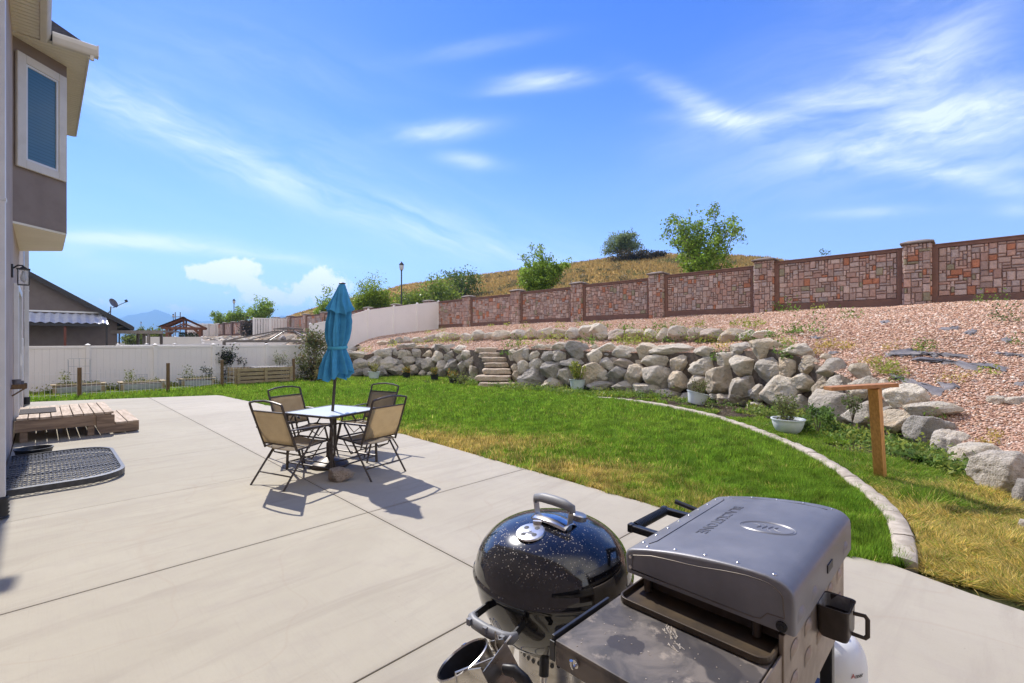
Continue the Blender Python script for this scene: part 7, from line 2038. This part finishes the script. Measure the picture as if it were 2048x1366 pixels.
# grease cup on the back
gc = thing('grease_cup', 'small black rectangular grease cup with foil liner and wire handle hung behind the griddle', 'grease cup', L(1.60, .2935, .800), R(45))
def cupring(s_, z): return [(x, y, z) for x, y in rr2(-.05 * s_, .05 * s_, -.0375 * s_, .0375 * s_, .013)]
mb = MB(); vs = []; lev = [(.86, .0), (.98, .012), (1.0, .082), (1.06, .085), (1.06, .088), (.95, .086), (.93, .03), (.90, .018)]
for s_, z in lev: vs += cupring(s_, z)
n_ = 24; fs = [(k * n_ + i, k * n_ + (i + 1) % n_, (k + 1) * n_ + (i + 1) % n_, (k + 1) * n_ + i) for k in range(len(lev) - 1) for i in range(n_)] + [tuple(range(n_))[::-1], tuple((len(lev) - 1) * n_ + i for i in range(n_))]
mb.add(vs, fs); mb.build('cup', M['bronze'], gc, angle=50)
mb = MB(); vs = []; lev = [(.945, .087), (.91, .05), (.86, .035), (.5, .032)]
for k, (s_, z) in enumerate(lev): vs += [(x * (1 + random.uniform(-.02, .02)), y * (1 + random.uniform(-.02, .02)), zz) for x, y, zz in cupring(s_, z)]
fs = [(k * n_ + i, k * n_ + (i + 1) % n_, (k + 1) * n_ + (i + 1) % n_, (k + 1) * n_ + i) for k in range(1) for i in range(n_)]; mb.add(vs, fs); mb.build('foil_liner', pm('foil', (.42, .41, .40), (.25, .24, .23), 30, .4), gc, smooth=False)
mb = MB(); vs = [(x, y, zz) for x, y, zz in cupring(.9, .045)]; mb.add(vs, [tuple(range(n_))]); mb.build('grease', M['ink'], gc, smooth=False)
mb = MB(); mb.tube([(.0, -.039, .072), (.0, -.066, .075), (.0, -.072, .067), (.0, -.072, .022), (.0, -.066, .014), (.0, -.036, .014)], .005, 8, sq=(1.2, .6)); mb.build('handle', M['bronze'], gc)
# propane tank
tk = thing('propane_tank', 'white propane gas tank standing on the slab behind the griddle', 'gas tank', (1.345, 2.03, 0))
mb = MB(); mb.lathe([(.10, .0), (.102, .03), (.10, .05)] + smooth_prof([(.12, .045), (.148, .075), (.154, .12), (.154, .26), (.150, .31), (.132, .355), (.10, .385), (.05, .40), (.001, .402)], 5), 48); body_ = mb.build('body', M['tank'], tk, angle=50)
mb = MB()
for i in range(26):
    a0, a1 = R(i * 10), R(i * 10 + 10)
    vs = [(.085 * math.cos(a), .085 * math.sin(a), z) for z in (.39, .475) for a in (a0, a1)]; vs += [(.081 * math.cos(a), .081 * math.sin(a), z) for z in (.39, .475) for a in (a0, a1)]
    mb.add(vs, [(0, 1, 3, 2), (5, 4, 6, 7), (2, 3, 7, 6)])
mb.build('collar', M['tank'], tk, angle=60)
mb = MB(); mb.lathe([(.02, .40), (.02, .43), (.012, .44), (.012, .455), (.022, .456), (.022, .47), (.001, .471)], 14); mb.build('valve', M['steel'], tk)
def on_tank(ang, z, r_=.1552): return Vector((r_ * math.cos(ang), r_ * math.sin(ang), z))
av = math.atan2(-2.03, -1.345)
def wrap_text(name, txt, size, ang, z, mat):
    me = text_mesh(txt, size, .0003); 
    for v in me.vertices: a = ang + v.co.x / .155; v.co = Vector(((.1548 + v.co.z) * math.cos(a), (.1548 + v.co.z) * math.sin(a), z + v.co.y))
    me.materials.clear(); me.materials.append(mat); o = bpy.data.objects.new(name, me); COL.objects.link(o); o.parent = tk
wrap_text('lettering', 'A', .026, av + .70, .292, M['red']); wrap_text('lettering', 'mer', .026, av + .90, .291, M['ink'])
def patch(name, a0, a1, z0, z1, mat, off=.0004):
    vs = []; fs = []; n = 8
    for i in range(n + 1):
        a = a0 + (a1 - a0) * i / n; vs += [on_tank(a, z0, .1545 + off), on_tank(a, z1, .1545 + off)]
    for i in range(n): fs.append((i * 2, i * 2 + 2, i * 2 + 3, i * 2 + 1))
    mb = MB(); mb.add(vs, fs); mb.build(name, mat, tk)
patch('blue_label', av - .22, av + .02, .16, .262, M['blue'])
for i in range(3): patch('printed_line', av + .12 + .03 * i, av + .75, .243 - i * .008, .2465 - i * .008, M['ink'] if i < 2 else M['red'])
for i in range(6): patch('printed_line', av + .12, av + .60 - .05 * (i % 3), .213 - i * .008, .216 - i * .008, M['red'])
# ================================================================ sky, sun, haze, camera
SUN_DIR = Vector((-.607, .795, 0)).normalized() * math.cos(R(47)) + Vector((0, 0, math.sin(R(47))))
sun = bpy.data.lights.new('sun', 'SUN'); sun.energy = 3.3; sun.angle = R(.53); sun.color = (1.0, .95, .87)
so = bpy.data.objects.new('sun', sun); COL.objects.link(so); so.rotation_euler = SUN_DIR.to_track_quat('Z', 'Y').to_euler(); so.location = (-20, 26, 34)
wld = bpy.data.worlds.new('World'); scene.world = wld; wld.use_nodes = True
nt = wld.node_tree; nt.nodes.clear(); g = NT(nt)
sky = g.n('ShaderNodeTexSky'); sky.sky_type = 'NISHITA'; sky.sun_disc = False
sky.sun_elevation = R(47); sky.sun_rotation = math.atan2(SUN_DIR.x, SUN_DIR.y); sky.altitude = 1400; sky.air_density = 1.0; sky.dust_density = .35; sky.ozone_density = 2.2
d = g.coord('Generated'); sp = g.n('ShaderNodeSeparateXYZ'); g.link(d, sp.inputs[0])
yy = g.math('MAXIMUM', g.math('ABSOLUTE', sp.outputs[1]), .05)
U_ = g.math('DIVIDE', sp.outputs[0], yy); W_ = g.math('DIVIDE', sp.outputs[2], yy)
cv = g.n('ShaderNodeCombineXYZ'); g.link(U_, cv.inputs[0]); g.link(W_, cv.inputs[1]); uvw = cv.outputs[0]
# the bands of cirrus: centre, half lengths, slope; in tangents of the viewing direction
def band(cx, cy, rx, ry, ang, s):
    cu, cw = (cx - CX) / F, -(cy - CY) / F; a = R(-ang)
    x = g.math('SUBTRACT', U_, cu); y = g.math('SUBTRACT', W_, cw)
    xr = g.math('MULTIPLY', g.math('MULTIPLY_ADD', x, math.cos(a), g.math('MULTIPLY', y, math.sin(a))), F / rx)
    yr = g.math('MULTIPLY', g.math('MULTIPLY_ADD', y, math.cos(a), g.math('MULTIPLY', x, -math.sin(a))), F / ry)
    q = g.math('MULTIPLY_ADD', xr, xr, g.math('MULTIPLY', yr, yr))
    return g.math('MULTIPLY', g.math('EXPONENT', g.math('MULTIPLY', q, -1.0)), s)
def total(lst):
    acc = band(*lst[0])
    for b in lst[1:]: acc = g.math('ADD', acc, band(*b))
    return acc
warp = g.n('ShaderNodeVectorMath', operation='ADD'); g.link(uvw, warp.inputs[0])
wn = g.n('ShaderNodeVectorMath', operation='SCALE'); g.link(g.noise(uvw, 2.2, 4, .6, out='Color'), wn.inputs[0]); wn.inputs['Scale'].default_value = .13; g.link(wn.outputs[0], warp.inputs[1])
wv = warp.outputs[0]
def streak(rot, sx, sy, sc, rough=.62): return g.noise(g.mapping(g.mapping(wv, rot=(0, 0, R(rot))), scale=(sx, sy, 1)), sc, 9, rough, .35)
left = total([(420, 300, 300, 38, 24, .55), (800, 440, 300, 36, 19, .5), (250, 200, 160, 50, 20, .4), (640, 330, 420, 70, 21, .22), (480, 110, 330, 70, 12, .18), (620, 400, 500, 120, 16, .12), (1040, 500, 220, 40, 12, .3)])
dl = g.math('MULTIPLY', g.math('MULTIPLY', left, .95), g.math('MULTIPLY', g.smooth(streak(22, 1.2, 7, 2.6), .25, .70), g.math('MULTIPLY_ADD', g.smooth(streak(24, 1.6, 18, 3.0, .7), .25, .7), .45, .55)))
right = total([(1095, 160, 85, 17, -4, .95), (1010, 182, 60, 9, -5, .3), (870, 262, 95, 19, -6, .95), (945, 322, 60, 15, 8, .7), (950, 95, 130, 16, -10, .28), (1390, 205, 110, 22, 27, .75), (1480, 240, 110, 16, 2, .85), (1640, 205, 210, 30, -16, .75), (1850, 130, 190, 70, -35, .7), (1850, 262, 280, 42, -14, .95), (1960, 235, 170, 60, -10, .8), (1900, 352, 200, 22, 10, .85), (2000, 330, 160, 22, -8, .6), (1760, 424, 110, 11, -3, .6), (1850, 300, 420, 120, -10, .22), (2040, 420, 50, 14, 0, .5), (1700, 100, 400, 130, -30, .16)])
dr2 = g.math('MULTIPLY', g.math('MULTIPLY', right, 1.05), g.math('MULTIPLY', g.smooth(streak(-14, 1.1, 4, 2.6), .2, .66), g.math('MULTIPLY_ADD', g.smooth(streak(-17, 1.6, 16, 3.0, .7), .25, .7), .40, .60)))
low = total([(230, 478, 190, 17, 3, .95), (400, 498, 200, 12, 5, .5), (180, 610, 90, 14, 4, .5), (150, 505, 40, 12, 0, .4), (600, 520, 130, 10, 7, .4), (200, 530, 60, 14, 0, .3)])
dlw = g.math('MULTIPLY', low, g.smooth(streak(3, 1.2, 5, 4), .25, .62))
cir = g.math('ADD', g.math('ADD', dl, dr2), dlw, clamp=True)
cum = total([(440, 545, 62, 24, 0, 1.0), (500, 575, 60, 26, 20, 1.0), (405, 545, 40, 14, 0, .8), (475, 528, 40, 18, 0, .9), (645, 555, 42, 24, 0, 1.0), (620, 575, 60, 18, -8, .8), (560, 600, 90, 16, 0, .7), (205, 605, 40, 12, 10, .7), (250, 612, 26, 7, 0, .6), (365, 620, 36, 12, 0, .85), (350, 605, 30, 8, 0, .4), (690, 590, 60, 20, 0, .4)])
pf = g.noise(uvw, 30, 10, .62, .15)
dc = g.smooth(g.math('ADD', g.math('MULTIPLY', cum, .95), g.math('MULTIPLY_ADD', pf, 2.4, -1.2)), .38, .85)
dc = g.math('MULTIPLY', dc, g.smooth(cum, .10, .40))
# more blue overhead, as the camera saw it
hs = g.n('ShaderNodeHueSaturation'); g.link(sky.outputs[0], hs.inputs['Color']); hs.inputs['Saturation'].default_value = 1.28; hs.inputs['Value'].default_value = 1.0
base = g.mix(1.0, hs.outputs[0], (.86, .81, 1.14, 1), 'MULTIPLY')
SKYK = 6.6
base = g.mix(g.smooth(sp.outputs[2], .08, .62), base, g.mix(1.0, base, (.60, .76, .95, 1), 'MULTIPLY'))
hz_ = g.math('MULTIPLY', g.math('EXPONENT', g.math('MULTIPLY', g.math('MAXIMUM', sp.outputs[2], 0.0), -6.0)), .66)
base = g.mix(hz_, base, (4.1, 4.7, 5.3, 1))
c1_ = g.mix(g.math('MULTIPLY', cir, .66), base, (SKYK * .93, SKYK * .98, SKYK * 1.06, 1))
c2_ = g.mix(g.math('MULTIPLY', dc, .93), c1_, (SKYK * 1.02, SKYK * 1.02, SKYK * 1.05, 1))
# unseen broken white cloud, added behind the camera to fill shaded faces
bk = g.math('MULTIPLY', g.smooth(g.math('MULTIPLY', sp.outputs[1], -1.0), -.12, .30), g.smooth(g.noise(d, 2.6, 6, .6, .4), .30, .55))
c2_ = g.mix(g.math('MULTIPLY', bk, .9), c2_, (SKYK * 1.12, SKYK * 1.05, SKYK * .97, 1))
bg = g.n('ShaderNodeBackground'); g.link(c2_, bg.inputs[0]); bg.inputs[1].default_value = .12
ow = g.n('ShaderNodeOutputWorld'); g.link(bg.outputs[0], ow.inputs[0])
wld.cycles.sampling_method = 'MANUAL'; wld.cycles.sample_map_resolution = 512

# the air between here and the mountains
mb = MB(); mb.box((0, 3600, 205), (13000, 9000, 414))
hz = mb.build('haze', pm('haze_air', (1, 1, 1)), smooth=False); tag(hz, kind='stuff', label='thin blue air fading the distant mountains', cat='haze')
hm = hz.data.materials[0]; hm.node_tree.nodes.clear(); gh = NT(hm.node_tree)
pv_ = gh.n('ShaderNodeVolumePrincipled'); pv_.inputs['Color'].default_value = (.30, .60, 1.0, 1); pv_.inputs['Density'].default_value = 2.7e-4; pv_.inputs['Anisotropy'].default_value = .1
oo = gh.n('ShaderNodeOutputMaterial'); gh.link(pv_.outputs[0], oo.inputs['Volume'])

cam = bpy.data.cameras.new('camera'); cam.sensor_width = 36; cam.lens = F / 2048 * 36; cam.clip_end = 20000; cam.clip_start = .05
co = bpy.data.objects.new('camera', cam); COL.objects.link(co); co.location = (0, 0, CH); co.rotation_euler = (R(90), 0, 0); scene.camera = co
scene.view_settings.view_transform = 'Standard'; scene.view_settings.look = 'None'; scene.view_settings.exposure = 0.98; scene.view_settings.gamma = 1.0
scene.render.engine = 'CYCLES'
cy = scene.cycles; cy.use_denoising = True; cy.max_bounces = 8; cy.diffuse_bounces = 3; cy.glossy_bounces = 4; cy.transmission_bounces = 5; cy.transparent_max_bounces = 8; cy.volume_bounces = 0
cy.sample_clamp_indirect = 6.0; cy.caustics_reflective = False; cy.caustics_refractive = False
